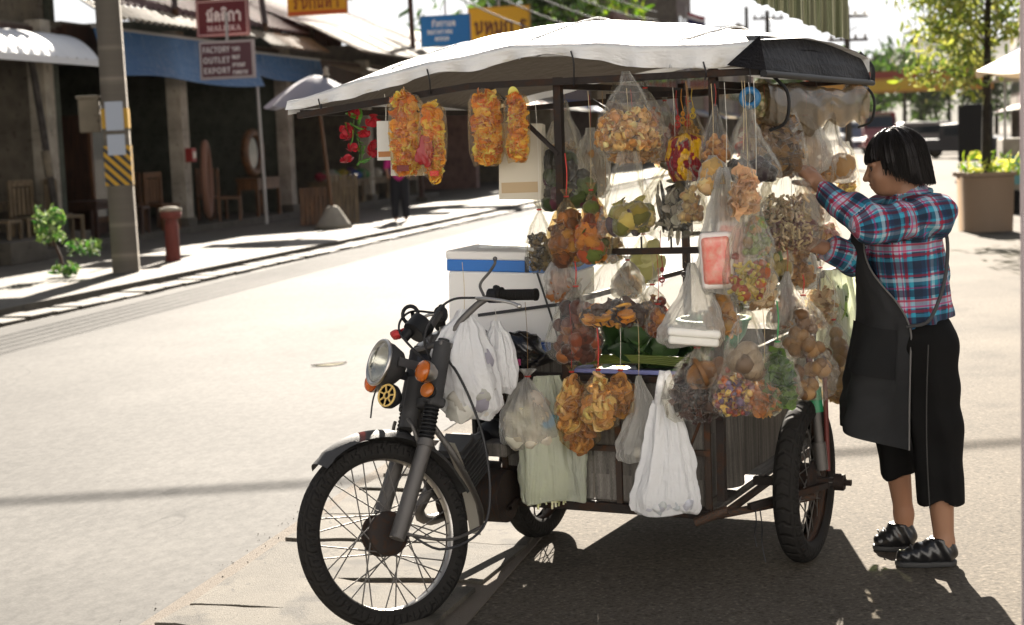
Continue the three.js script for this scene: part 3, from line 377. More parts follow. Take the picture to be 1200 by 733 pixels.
chair('teak chair beside the dressing table with the round mirror', 29.4, 13.0, 0.4, M.teak); chair('teak chair behind the red standpipe', 26.3, 12.95, -0.3, M.teak); chair('dark chair near the concrete pole', 25.3, 13.0, 0.2, M.teakDark); chair('pale folding chair at the furniture shop front', 21.0, 12.95, 0.1, M.paleWood); chair('pale chair deep inside the furniture shop', 22.9, 13.1, 0.5, M.paleWood); chair('pale chair in front of the corrugated awning column', 22.4, 12.7, 0.9, M.paleWood); chair('teak chair between the two blue awnings', 29.9, 13.6, -0.5, M.teak); chair('teak chair beside the letter box column', 26.9, 13.5, 0.7, M.teak); chair('pale chair between column and steps', 21.9, 13.0, -0.4, M.paleWood);
table('long low wooden table in the furniture shop', 21.4, 13.9, 2.2, M.paleWood, 0.7); table('small teak table beside the cabinet', 24.6, 13.4, 1.0, M.teakDark, 0.6);
{ const t = thing('dressing_table', 'orange teak dressing table with a round carved mirror', 'dressing table', street(31.2, 13.1, 0.22), ST_A); mesh('top', box(1.3, 0.05, 0.5, 0, 0.78, 0, 0.01), M.teak, t); mesh('drawer_case', box(1.2, 0.2, 0.46, 0, 0.66, 0), M.teak, t); for (const x of [-0.58, 0.58]) for (const z of [-0.2, 0.2]) mesh('leg', box(0.06, 0.6, 0.06, x, 0.3, z), M.teak, t); const mf = torus(0.42, 0.09, 32, 8); mf.translate(0, 1.32, -0.1); mesh('mirror_frame', mf, M.teak, t); const mg = new THREE.CylinderGeometry(0.4, 0.4, 0.02, 28); mg.rotateX(Math.PI / 2); mg.translate(0, 1.32, -0.1); mesh('mirror_glass', mg, M.glassDark, t); }
{ const t = thing('cabinet', 'tall reddish teak display cabinet with glass doors', 'cabinet', street(26.0, 14.0, 0.22), ST_A); mesh('case', box(1.5, 2.1, 0.5, 0, 1.05, -0.05), M.teakDark, t); for (const x of [-0.36, 0.36]) { const d = P('door', t); mesh('frame', merge([box(0.08, 1.8, 0.05, x - 0.3, 1.1, 0.23), box(0.08, 1.8, 0.05, x + 0.3, 1.1, 0.23), box(0.52, 0.1, 0.05, x, 1.95, 0.23), box(0.52, 0.1, 0.05, x, 0.25, 0.23)]), M.teak, d); mesh('pane', box(0.52, 1.6, 0.02, x, 1.1, 0.22), M.glassDark, d); } }
{ const t = thing('carved_mirror', 'arched rattan mirror frame leaning beside the second column', 'mirror', street(28.4, 13.0, 0.22), ST_A + 0.3); const f = torus(0.5, 0.07, 32, 8); f.scale(0.75, 1.35, 1); f.translate(0, 0.85, 0); mesh('frame', f, mat([0.22, 0.11, 0.07], 0.7), t); const g = new THREE.CylinderGeometry(0.48, 0.48, 0.02, 28); g.rotateX(Math.PI / 2); g.scale(0.75, 1.35, 1); g.translate(0, 0.85, -0.01); mesh('glass', g, M.glassDark, t); }
function crate(label, u, v, w, h, m) { const b = onGround(u, v, 0.1), t = thing('slatted_crate', label, 'crate', b, 0.1, 'slatted crates at the market shop'); for (let i = 0; i < 7; i++) { mesh('slat', box(w / 7 - 0.02, h, 0.03, -w / 2 + (i + 0.5) * w / 7, h / 2, w * 0.35), m, t); mesh('slat', box(w / 7 - 0.02, h, 0.03, -w / 2 + (i + 0.5) * w / 7, h / 2, -w * 0.35), m, t); } for (const x of [-w / 2, w / 2]) mesh('end', box(0.03, h, w * 0.7, x, h / 2, 0), m, t); mesh('bottom', box(w, 0.03, w * 0.7, 0, 0.05, 0), m, t); }
crate('low brown slatted crate by the umbrella foot', 372, 263, 0.62, 0.72, M.teak); crate('taller pale slatted crate by the umbrella foot', 404, 262, 0.55, 0.95, M.paleWood);
// stalls with goods inside the market shop
for (const [s, n, k] of [[36.5, 13.3, 0], [38.8, 13.4, 1], [41.2, 13.2, 2]]) {
  table(['low market table with cloth packs nearest the slatted crates', 'low market table with cloth packs behind the pink shopper', 'low market table with cloth packs nearest the pink shophouse'][k], s, n, 2.0, M.paleWood, 0.55, 0.8, 'market tables'); const R = rng(50 + k), pal = ['#7d2030', '#2a4a88', '#a8963a', '#5a3a6a', '#8c8c80', '#3a6a3a', '#a04a20', '#c0b8a8'];
  for (let i = 0; i < 9; i++) { const ci = Math.floor(R() * 8), p = street(s, n, 0.795).addScaledVector(ST, (R() - 0.5) * 1.7).addScaledVector(SN, (R() - 0.5) * 0.5), t = thing('goods_pack', `${['maroon', 'blue', 'yellow', 'violet', 'grey', 'green', 'rust', 'cream'][ci]} cloth pack on the market tables`, 'pack', p, R() * 3, 'packs on the market tables'); const g = blob(2, 0.3, 1.7, i); g.scale(0.17 + R() * 0.08, 0.10 + R() * 0.08, 0.15); g.translate(0, 0.1, 0); mesh('cloth', g, plain(pal[ci], 0.8), t); mesh('band', box(0.03, 0.2, 0.3, 0, 0.1, 0, 0.01), plain('#8c8478', 0.8), t); }
}
{ const t = thing('blue_cloth', 'dark blue cloth hanging deep in the market shop', 'cloth', street(35.5, 15.0, 0.3), ST_A); mesh('fabric', grid(30, 10, (u, v) => V((u - 0.5) * 2.2, 2.2 - v * 1.7, 0.08 * Math.sin(u * 20))), mat([0.02, 0.05, 0.2], 0.85), t); mesh('rail', rod(V(-1.2, 2.2, 0), V(1.2, 2.2, 0), 0.02), M.metalPost, t); }
{ // shopper in pink
  const b = onGround(470, 259, 0.1), t = thing('person', 'distant shopper in a bright pink top and dark trousers', 'person', b), j = (x, y, z) => V(x, y, z);
  const top = union([capsule(j(0, 1.3, 0), j(0, 0.92, 0), 0.15, 0.16), capsule(j(-0.18, 1.34, 0), j(-0.25, 1.05, 0.05), 0.06, 0.05), capsule(j(0.18, 1.34, 0), j(0.26, 1.05, 0.05), 0.06, 0.05)], 0.08);
  mesh('body', surfaceNets(union([capsule(j(0, 1.4, 0), j(0, 0.95, 0), 0.1, 0.12), ellip(j(0, 1.55, 0), V(0.085, 0.11, 0.1)), capsule(j(0, 1.38, 0), j(0, 1.48, 0), 0.05, 0.05), capsule(j(0.25, 1.06, 0.05), j(0.2, 0.85, 0.12), 0.04, 0.035), capsule(j(-0.25, 1.06, 0.05), j(-0.2, 0.85, 0.12), 0.04, 0.035), capsule(j(0.08, 0.9, 0), j(0.1, 0.05, 0.0), 0.08, 0.045), capsule(j(-0.08, 0.9, 0), j(-0.1, 0.05, 0), 0.08, 0.045)], 0.03), V(-0.4, -0.05, -0.25), V(0.4, 1.75, 0.3), 0.025), mat([0.3, 0.16, 0.1], 0.7), t);
  mesh('top', surfaceNets(top, V(-0.45, 0.6, -0.3), V(0.45, 1.6, 0.3), 0.025), mat([0.55, 0.02, 0.22], 0.8), t); mesh('trousers', surfaceNets(union([capsule(j(0.08, 0.86, 0), j(0.11, 0.12, 0), 0.115, 0.07), capsule(j(-0.08, 0.86, 0), j(-0.11, 0.12, 0), 0.115, 0.07)], 0.03), V(-0.35, 0, -0.3), V(0.35, 1.1, 0.3), 0.025), mat([0.015, 0.016, 0.022], 0.85), t); mesh('hair', surfaceNets(ellip(j(0, 1.58, -0.02), V(0.1, 0.11, 0.11)), V(-0.2, 1.4, -0.2), V(0.2, 1.8, 0.2), 0.025), M.black, t);
}
// ---------------------------------------------------------------- the motorcycle with its food sidecar

const cart = thing('food_cart_motorcycle', 'old motorcycle with a canopied wooden sidecar selling food, parked on the asphalt', 'food cart', CART_O, CART_A);

function makeWheel(name, R, mtx, opts = {}) {
  const w = part(name); w.applyMatrix4(mtx);
  const tr = opts.tr ?? 0.036, prof = []; for (let i = 0; i <= 16; i++) { const a = -2.5 + 5.0 * i / 16, sq = 0.88; prof.push([R - tr + tr * Math.sign(Math.cos(a)) * Math.abs(Math.cos(a)) ** sq, tr * 1.05 * Math.sign(Math.sin(a)) * Math.abs(Math.sin(a)) ** sq]); }
  const tg = lathe(prof, 96); tg.rotateZ(Math.PI / 2); mesh('tyre', tg, M.tyre, w);
  const rr = R - tr * 1.72, rg = lathe([[rr + 0.010, -0.026], [rr + 0.012, -0.022], [rr, -0.016], [rr - 0.007, -0.008], [rr - 0.008, 0.008], [rr, 0.016], [rr + 0.012, 0.022], [rr + 0.010, 0.026]], 72); rg.rotateZ(Math.PI / 2); mesh('rim', rg, opts.rim ?? M.chrome, w);
  const hr = opts.hub ?? 0.066, hg = lathe([[0.0, -0.062], [0.018, -0.062], [0.02, -0.05], [hr * 0.55, -0.047], [hr, -0.036], [hr + 0.004, -0.028], [hr + 0.004, -0.022], [hr * 0.9, -0.018], [hr * 0.9, 0.018], [hr + 0.004, 0.022], [hr + 0.004, 0.028], [hr, 0.036], [hr * 0.6, 0.046], [hr * 0.35, 0.056], [0.02, 0.06], [0, 0.062]], 40); hg.rotateZ(Math.PI / 2); mesh('hub', hg, M.rustDark, w);
  const n = 36, sg = new THREE.CylinderGeometry(0.0024, 0.0024, 1, 6);
  for (let i = 0; i < n; i++) {
    const side = i % 2 ? 1 : -1, a0 = i / n * 2 * Math.PI, lean = (i % 4 < 2 ? 1 : -1) * 0.85, A = V(side * 0.026, Math.sin(a0 + lean) * hr, Math.cos(a0 + lean) * hr), B = V(side * 0.004, Math.sin(a0) * (rr - 0.004), Math.cos(a0) * (rr - 0.004)), d = B.clone().sub(A);
    const o = mesh('spoke', sg, M.dullSteel, w); o.position.copy(A).add(B).multiplyScalar(0.5); o.scale.set(1, d.length(), 1); o.quaternion.setFromUnitVectors(V(0, 1, 0), d.clone().normalize());
  }
  const axle = rod(V(-0.10, 0, 0), V(0.10, 0, 0), 0.010); mesh('axle', merge([axle, rod(V(-0.105, 0, 0), V(-0.09, 0, 0), 0.017, 0.017, 6), rod(V(0.09, 0, 0), V(0.105, 0, 0), 0.017, 0.017, 6)]), M.dullSteel, w);
  return w;
}
// front end, turned to the machine's right about the raked steering head
const RAKE = 26 * Math.PI / 180, STEER = -33 * Math.PI / 180;
const steerR = new THREE.Matrix4().makeRotationX(-RAKE).multiply(new THREE.Matrix4().makeRotationY(STEER));
const frontC = V(0, 0.303, 1.217), frontM = steerR.clone().setPosition(frontC.clone().sub(V(0, 0, 0.045).applyMatrix4(steerR)));
makeWheel('front_wheel', 0.312, frontM.clone().multiply(M4(V(0, 0, 0.045), Q(0.2, 0, 0))), { hub: 0.07 });
function fpart(name, parent = cart) { const g = part(name); g.applyMatrix4(frontM); return g; }
{
  for (const s of [1, -1]) {
    const leg = fpart('fork_leg'), x = s * 0.085;
    mesh('slider', merge([rod(V(x, -0.02, 0.042), V(x, 0.06, 0.03), 0.026, 0.027, 14), rod(V(x, 0.06, 0.03), V(x, 0.31, 0.0), 0.027, 0.025, 16), rod(V(x, 0.30, 0.0), V(x, 0.325, 0.0), 0.03, 0.028, 16)]), M.dullSteel, leg);
    const coil = []; for (let k = 0; k < 9; k++) { const t = torus(0.022, 0.0055, 18, 6); t.rotateX(Math.PI / 2); t.translate(x, 0.335 + k * 0.0135, 0); coil.push(t); }
    mesh('spring_boot', merge([rod(V(x, 0.32, 0), V(x, 0.46, 0), 0.017), ...coil]), M.black, leg);
    mesh('fork_cover', merge([rod(V(x, 0.45, 0), V(x, 0.66, 0), 0.032, 0.03, 18), rod(V(x, 0.66, 0), V(x, 0.675, 0), 0.022, 0.02, 8)]), M.greyPaint, leg);
  }
  const cl = fpart('fork_clamp'); mesh('lower_yoke', merge([box(0.23, 0.035, 0.06, 0, 0.455, -0.005, 0.01), rod(V(0, 0.44, -0.045), V(0, 0.68, -0.045), 0.024)]), M.greyPaint, cl); mesh('upper_yoke', box(0.22, 0.022, 0.07, 0, 0.655, -0.01, 0.008), M.dullSteel, cl);
  // mudguard hugging the tyre
  const fd = fpart('front_mudguard'), R0 = 0.345; mesh('blade', grid(40, 8, (u, v) => { const a = lerp(0.5, 2.5, u), w = 0.055 * (1 - 0.35 * Math.max(0, (u - 0.8) / 0.2) ** 2) , x = (v - 0.5) * 2 * w, r = R0 - 0.030 * (2 * v - 1) ** 2 + (u < 0.06 ? -0.004 : 0) + (u > 0.9 ? (u - 0.9) * 0.12 : 0); return V(x, Math.sin(a) * r, 0.045 + Math.cos(a) * r * 1); }), M.greyPaint, fd);
  for (const q of [[V(0.07, 0.31, 0.02), V(0.066, 0.36, 0.05), V(0.045, 0.385, 0.06)], [V(-0.07, 0.31, 0.02), V(-0.066, 0.36, 0.05), V(-0.045, 0.385, 0.06)], [V(0.09, 0.0, 0.04), V(0.085, 0.02, -0.15), V(0.055, 0.10, -0.29)]]) mesh('mudguard_stay', tube(q, 0.006, 12, 6), M.dullSteel, fd);
  // headlight
  const hl = fpart('headlight'), hz = 0.10, hy = 0.555;
  const shell = lathe([[0.0, -0.09], [0.034, -0.086], [0.058, -0.066], [0.073, -0.03], [0.076, 0.0]], 32); shell.rotateX(Math.PI / 2); shell.translate(0, hy, hz + 0.08); mesh('shell', shell, M.greyPaint, hl);
  const ring = torus(0.076, 0.007, 40, 8); ring.translate(0, hy, hz + 0.082); mesh('trim_ring', ring, M.chrome, hl);
  const refl = lathe([[0.0, -0.055], [0.03, -0.05], [0.052, -0.028], [0.073, 0.0]], 28); refl.rotateX(Math.PI / 2); refl.translate(0, hy, hz + 0.078); mesh('reflector', refl, mat([0.75, 0.74, 0.7], 0.25, { metalness: 1 }), hl);
  const lens = lathe([[0.0, 0.018], [0.03, 0.016], [0.052, 0.010], [0.074, 0.0]], 28); lens.rotateX(Math.PI / 2); lens.translate(0, hy, hz + 0.083); mesh('lens', lens, M.lens, hl);
  const brk = fpart('headlight_bracket'); for (const x of [0.082, -0.082]) mesh('bracket', bar(V(x, 0.56, 0.02), V(x, 0.555, 0.15), 0.006, 0.03), M.greyPaint, brk);
  for (const [x, y, z, r] of [[0.16, 0.525, 0.075, 0.037], [-0.16, 0.525, 0.10, 0.035]]) {
    const ts = fpart('turn_signal'); const b = blob(2, 0, 1); b.scale(r, r, r * 0.62); b.translate(x, y, z + 0.02); mesh('amber_lens', b, M.amber, ts);
    const h = lathe([[0.0, -0.045], [r * 0.5, -0.042], [r * 0.9, -0.02], [r * 1.03, 0.0]], 22); h.rotateX(Math.PI / 2); h.translate(x, y, z + 0.015); mesh('housing', h, M.chrome, ts); mesh('stalk', rod(V(Math.sign(x) * 0.085, y + 0.01, z - 0.03), V(x, y, z - 0.02), 0.009), M.black, ts);
  }
  const rf = fpart('side_reflector'); { const b = blob(2, 0, 1); b.scale(0.026, 0.026, 0.013); b.applyMatrix4(M4(V(0.135, 0.475, 0.055), Q(0, 0.5, 0))); mesh('amber_lens', b, M.amber, rf); const h = new THREE.CylinderGeometry(0.028, 0.024, 0.02, 20); h.rotateX(Math.PI / 2); h.applyMatrix4(M4(V(0.131, 0.475, 0.045), Q(0, 0.5, 0))); mesh('housing', h, M.black, rf); }
  const hn = fpart('horn'); { const h = lathe([[0, -0.04], [0.025, -0.036], [0.041, -0.01], [0.043, 0.005], [0.038, 0.012]], 28); h.rotateX(Math.PI / 2); const m = M4(V(0.03, 0.445, 0.135), Q(0.1, 0.35, 0)); h.applyMatrix4(m); mesh('body', h, M.black, hn);
    const gr = []; const t1 = torus(0.044, 0.0045, 28, 6), t2 = torus(0.014, 0.004, 18, 6); gr.push(t1, t2); for (let i = 0; i < 7; i++) { const a = i / 7 * 6.283; gr.push(rod(V(Math.cos(a) * 0.014, Math.sin(a) * 0.014, 0), V(Math.cos(a) * 0.044, Math.sin(a) * 0.044, 0), 0.004, 0.004, 5)); }
    const gg = merge(gr); gg.scale(0.82, 0.82, 1); gg.translate(0, 0, 0.014); gg.applyMatrix4(m); mesh('grille', gg, mat([0.72, 0.5, 0.16], 0.5), hn); }
  // handlebar
  const hb = fpart('handlebar');
  const LB = [V(0, 0.70, -0.03), V(0.07, 0.705, -0.03), V(0.11, 0.75, -0.04), V(0.145, 0.82, -0.08), V(0.185, 0.85, -0.11), V(0.29, 0.85, -0.17)], RB = LB.map((p) => V(-p.x, p.y, p.z));
  mesh('tube', merge([tube(LB, 0.0115, 40, 10), tube(RB, 0.0115, 40, 10), rod(V(0.03, 0.655, -0.02), V(0.03, 0.71, -0.03), 0.02), rod(V(-0.03, 0.655, -0.02), V(-0.03, 0.71, -0.03), 0.02)]), M.dullSteel, hb);
  for (const s of [1, -1]) { const a = V(s * 0.20, 0.85, -0.118), b = V(s * 0.325, 0.85, -0.19), d = b.clone().sub(a).normalize(), gs = [rod(a, b, 0.0175, 0.0175, 16), rod(a, a.clone().addScaledVector(d, 0.012), 0.027, 0.027, 18), rod(b.clone().addScaledVector(d, -0.008), b, 0.021, 0.021, 16)]; for (let k = 0; k < 12; k++) { const p = a.clone().addScaledVector(d, 0.02 + k * 0.0095); gs.push(rod(p, p.clone().addScaledVector(d, 0.005), 0.0195, 0.0195, 14)); } mesh('grip', gs, M.rubber, hb);
    const sw = V(s * 0.167, 0.848, -0.10); mesh('switch_housing', merge([rod(sw, sw.clone().addScaledVector(d, 0.034), 0.025, 0.025, 16), box(0.02, 0.02, 0.02, sw.x + s * 0.02, sw.y + 0.026, sw.z - 0.01, 0.005)]), M.black, hb);
    mesh('lever', merge([tube([V(s * 0.145, 0.832, -0.075), V(s * 0.175, 0.822, -0.05), V(s * 0.245, 0.812, -0.075), V(s * 0.305, 0.80, -0.115), V(s * 0.325, 0.79, -0.13)], 0.0062, 20, 8), blob(1, 0, 1).scale(0.009, 0.009, 0.009).translate(s * 0.325, 0.79, -0.13)]), M.chrome, hb); }
  // bare mirror stalk
  mesh('mirror_stalk', merge([tube([V(0.145, 0.85, -0.09), V(0.125, 0.89, -0.08), V(0.16, 0.935, -0.09), V(0.185, 0.96, -0.09), V(0.18, 0.975, -0.09)], 0.005, 20, 8), blob(1, 0, 1).scale(0.008, 0.008, 0.008).translate(0.18, 0.977, -0.09)]), M.dullSteel, hb);
  const sm = fpart('instrument'); mesh('speedometer', merge([rod(V(-0.03, 0.70, 0.06), V(-0.03, 0.745, 0.03), 0.042, 0.045, 20), rod(V(-0.06, 0.68, 0.08), V(-0.05, 0.72, 0.06), 0.02)]), M.black, sm);
  mesh('right_mirror_cluster', merge([tube([V(-0.11, 0.73, -0.02), V(-0.12, 0.77, 0.02), V(-0.09, 0.79, 0.05)], 0.007, 12, 6), torus(0.03, 0.007, 18, 6).applyMatrix4(M4(V(-0.08, 0.775, 0.06), Q(0.4, 0.6, 0))), blob(1, 0.3, 2, 4).scale(0.03, 0.022, 0.025).translate(-0.08, 0.735, 0.05)]), M.black, sm);
  mesh('red_wiring', merge([tube([V(-0.07, 0.68, 0.09), V(-0.10, 0.71, 0.08), V(-0.08, 0.74, 0.04)], 0.006, 10, 6), blob(1, 0.4, 2, 2).scale(0.022, 0.016, 0.02).translate(-0.08, 0.69, 0.10)]), M.red, sm);
  // cables from the lever and the brake
  const cb = fpart('control_cables');
  mesh('clutch_cable', tube([V(0.15, 0.835, -0.07), V(0.11, 0.81, 0.01), V(0.10, 0.74, 0.06), V(0.06, 0.66, 0.06), V(0.03, 0.55, -0.05)], 0.0042, 30, 6), M.cable, cb);
  mesh('throttle_cable', tube([V(-0.15, 0.835, -0.07), V(-0.13, 0.80, 0.04), V(-0.06, 0.70, 0.10), V(0.0, 0.60, 0.0)], 0.0042, 30, 6), M.cable, cb);
  mesh('brake_cable', tube([V(0.05, 0.66, 0.02), V(0.12, 0.56, -0.06), V(0.15, 0.32, -0.20), V(0.14, 0.08, -0.24), V(0.10, -0.02, -0.12), V(0.07, 0.01, 0.0)], 0.0045, 40, 6), M.cable, cb);
  const pend = fpart('hanging_wire'); mesh('wire', tube([V(-0.03, 0.47, 0.16), V(-0.028, 0.43, 0.165), V(-0.03, 0.37, 0.16)], 0.003, 8, 5), M.cable, pend);
}
{ // motorcycle frame, engine, tank, seat
  const fr = part('frame');
  const head = V(0, 0.72, 0.985), tb = (p, r = 0.017) => tube(p, r, 24, 8);
  mesh('downtube', merge([tb([head, V(0.0, 0.55, 0.90), V(0.03, 0.34, 0.78), V(0.03, 0.24, 0.62)]), tb([head.clone().add(V(0, -0.06, 0)), V(-0.05, 0.36, 0.80), V(-0.05, 0.24, 0.62)])]), M.greyPaint, fr);
  mesh('backbone', merge([tb([head, V(0, 0.74, 0.6), V(0, 0.70, 0.3), V(0, 0.68, -0.2)], 0.02), tb([V(0.05, 0.68, 0.25), V(0.06, 0.45, 0.2), V(0.06, 0.3, 0.0)]), tb([V(-0.05, 0.68, 0.25), V(-0.06, 0.45, 0.2), V(-0.06, 0.3, 0.0)]), rod(V(0, 0.62, 1.03), V(0, 0.78, 0.955), 0.032)]), M.greyPaint, fr);
  mesh('swingarm', merge([bar(V(0.075, 0.30, 0.0), V(0.075, 0.32, 0.42), 0.02, 0.035), bar(V(-0.075, 0.30, 0.0), V(-0.075, 0.32, 0.42), 0.02, 0.035), rod(V(0.09, 0.32, -0.02), V(0.08, 0.62, -0.08), 0.02), rod(V(-0.09, 0.32, -0.02), V(-0.08, 0.62, -0.08), 0.02)]), M.greyPaint, fr);
  const ls = part('leg_guard'); mesh('strip', grid(3, 16, (u, v) => V(0.10 + (u - 0.5) * 0.05, 0.56 - v * 0.36, 0.93 - v * 0.16 - 0.03 * Math.sin(v * 3) + 0.012 * (u - 0.5))), mat([0.4, 0.38, 0.33], 0.6), ls);
  mesh('guard_tube', tb([V(0.05, 0.62, 0.95), V(0.12, 0.50, 0.92), V(0.13, 0.30, 0.78), V(0.10, 0.22, 0.72)], 0.011), M.dullSteel, ls);
  const en = part('engine');
  const cyl = []; for (let k = 0; k < 9; k++) cyl.push(box(0.17 - Math.abs(k - 4) * 0.006, 0.006, 0.16, 0, k * 0.017, 0)); const cg = merge([...cyl, box(0.11, 0.16, 0.11, 0, 0.07, 0)]); cg.applyMatrix4(M4(V(0, 0.37, 0.66), Q(0.35, 0, 0)));
  mesh('cylinder', cg, M.greyPaint, en);
  mesh('crankcase', merge([rod(V(-0.12, 0.29, 0.55), V(0.13, 0.29, 0.55), 0.10, 0.095, 24), rod(V(-0.10, 0.30, 0.40), V(0.11, 0.30, 0.40), 0.085, 0.08, 24), box(0.2, 0.14, 0.2, 0, 0.29, 0.47, 0.03)]), M.rustDark, en);
  mesh('exhaust', tb([V(-0.03, 0.42, 0.73), V(-0.08, 0.30, 0.84), V(-0.12, 0.22, 0.7), V(-0.13, 0.22, 0.2), V(-0.14, 0.28, -0.4)], 0.02), M.dullSteel, en);
  mesh('carburettor', merge([rod(V(0.0, 0.47, 0.58), V(0.0, 0.48, 0.46), 0.035), blob(2, 0.2, 2, 3).scale(0.07, 0.06, 0.06).translate(0.02, 0.49, 0.42)]), M.black, en);
  mesh('gear_pedal', merge([tb([V(0.14, 0.27, 0.5), V(0.16, 0.26, 0.62), V(0.2, 0.28, 0.68)], 0.007), rod(V(0.1, 0.26, 0.42), V(0.26, 0.26, 0.42), 0.014)]), M.rustDark, en);
  const tk = part('fuel_tank'); { const g = new THREE.SphereGeometry(1, 32, 20); const p = g.attributes.position; for (let i = 0; i < p.count; i++) { const x = p.getX(i), y = p.getY(i), z = p.getZ(i), f = 1 - 0.28 * smooth(0, 1, -z); p.setXYZ(i, Math.sign(x) * Math.abs(x) ** 0.8 * 0.12 * f, y * 0.10 + (y < 0 ? 0.02 : 0), Math.sign(z) * Math.abs(z) ** 0.85 * 0.24); } g.computeVertexNormals(); g.translate(0, 0.82, 0.66); mesh('shell', g, mat([0.03, 0.03, 0.035], 0.35, { clearcoat: 0.4 }), tk); mesh('cap', rod(V(0, 0.91, 0.72), V(0, 0.93, 0.72), 0.03), M.chrome, tk); }
  const st = part('seat'); mesh('cushion', box(0.24, 0.09, 0.62, 0, 0.755, 0.14, 0.035), M.black, st); mesh('side_cover', merge([box(0.02, 0.2, 0.2, 0.10, 0.55, 0.26, 0.008), box(0.02, 0.2, 0.2, -0.10, 0.55, 0.26, 0.008)]), M.black, st);
  makeWheel('rear_wheel', 0.305, M4(V(0, 0.305, 0)), { tr: 0.042, hub: 0.075, rim: M.rust });
  const rm = part('rear_mudguard'); mesh('blade', grid(28, 6, (u, v) => { const a = lerp(0.5, 3.2, u), r = 0.36 - 0.03 * (2 * v - 1) ** 2; return V((v - 0.5) * 0.14, 0.32 + Math.sin(a) * r, Math.cos(a) * r); }), M.black, rm);
}
{ // sidecar wheel, its arm, shock and axle
  makeWheel('sidecar_wheel', 0.30, M4(V(1.09, 0.30, 0.04)), { tr: 0.043, hub: 0.07, rim: M.rust });
  const ax = part('wheel_suspension');
  mesh('trailing_arm', merge([bar(V(0.90, 0.29, 0.05), V(1.21, 0.30, 0.04), 0.03, 0.03), rod(V(1.17, 0.30, 0.04), V(1.26, 0.30, 0.04), 0.012), rod(V(1.20, 0.30, 0.04), V(1.235, 0.30, 0.04), 0.032, 0.032, 6), bar(V(0.97, 0.26, 0.34), V(1.18, 0.29, 0.04), 0.022, 0.022)]), M.rustDark, ax);
  mesh('shock_body', merge([rod(V(1.15, 0.34, 0.03), V(1.13, 0.56, 0.02), 0.017, 0.017, 14), rod(V(1.15, 0.34, 0.03), V(1.14, 0.44, 0.025), 0.024, 0.024, 14)]), M.dullSteel, ax);
  mesh('shock_cover', rod(V(1.13, 0.55, 0.02), V(1.12, 0.64, 0.015), 0.027, 0.027, 16), mat([0.02, 0.22, 0.09], 0.4), ax);
  mesh('shock_stay', merge([rod(V(1.12, 0.64, 0.015), V(1.10, 0.76, 0.0), 0.012), rod(V(1.165, 0.33, 0.0), V(1.15, 0.70, -0.03), 0.009)]), mat([0.14, 0.025, 0.02], 0.6), ax);
}
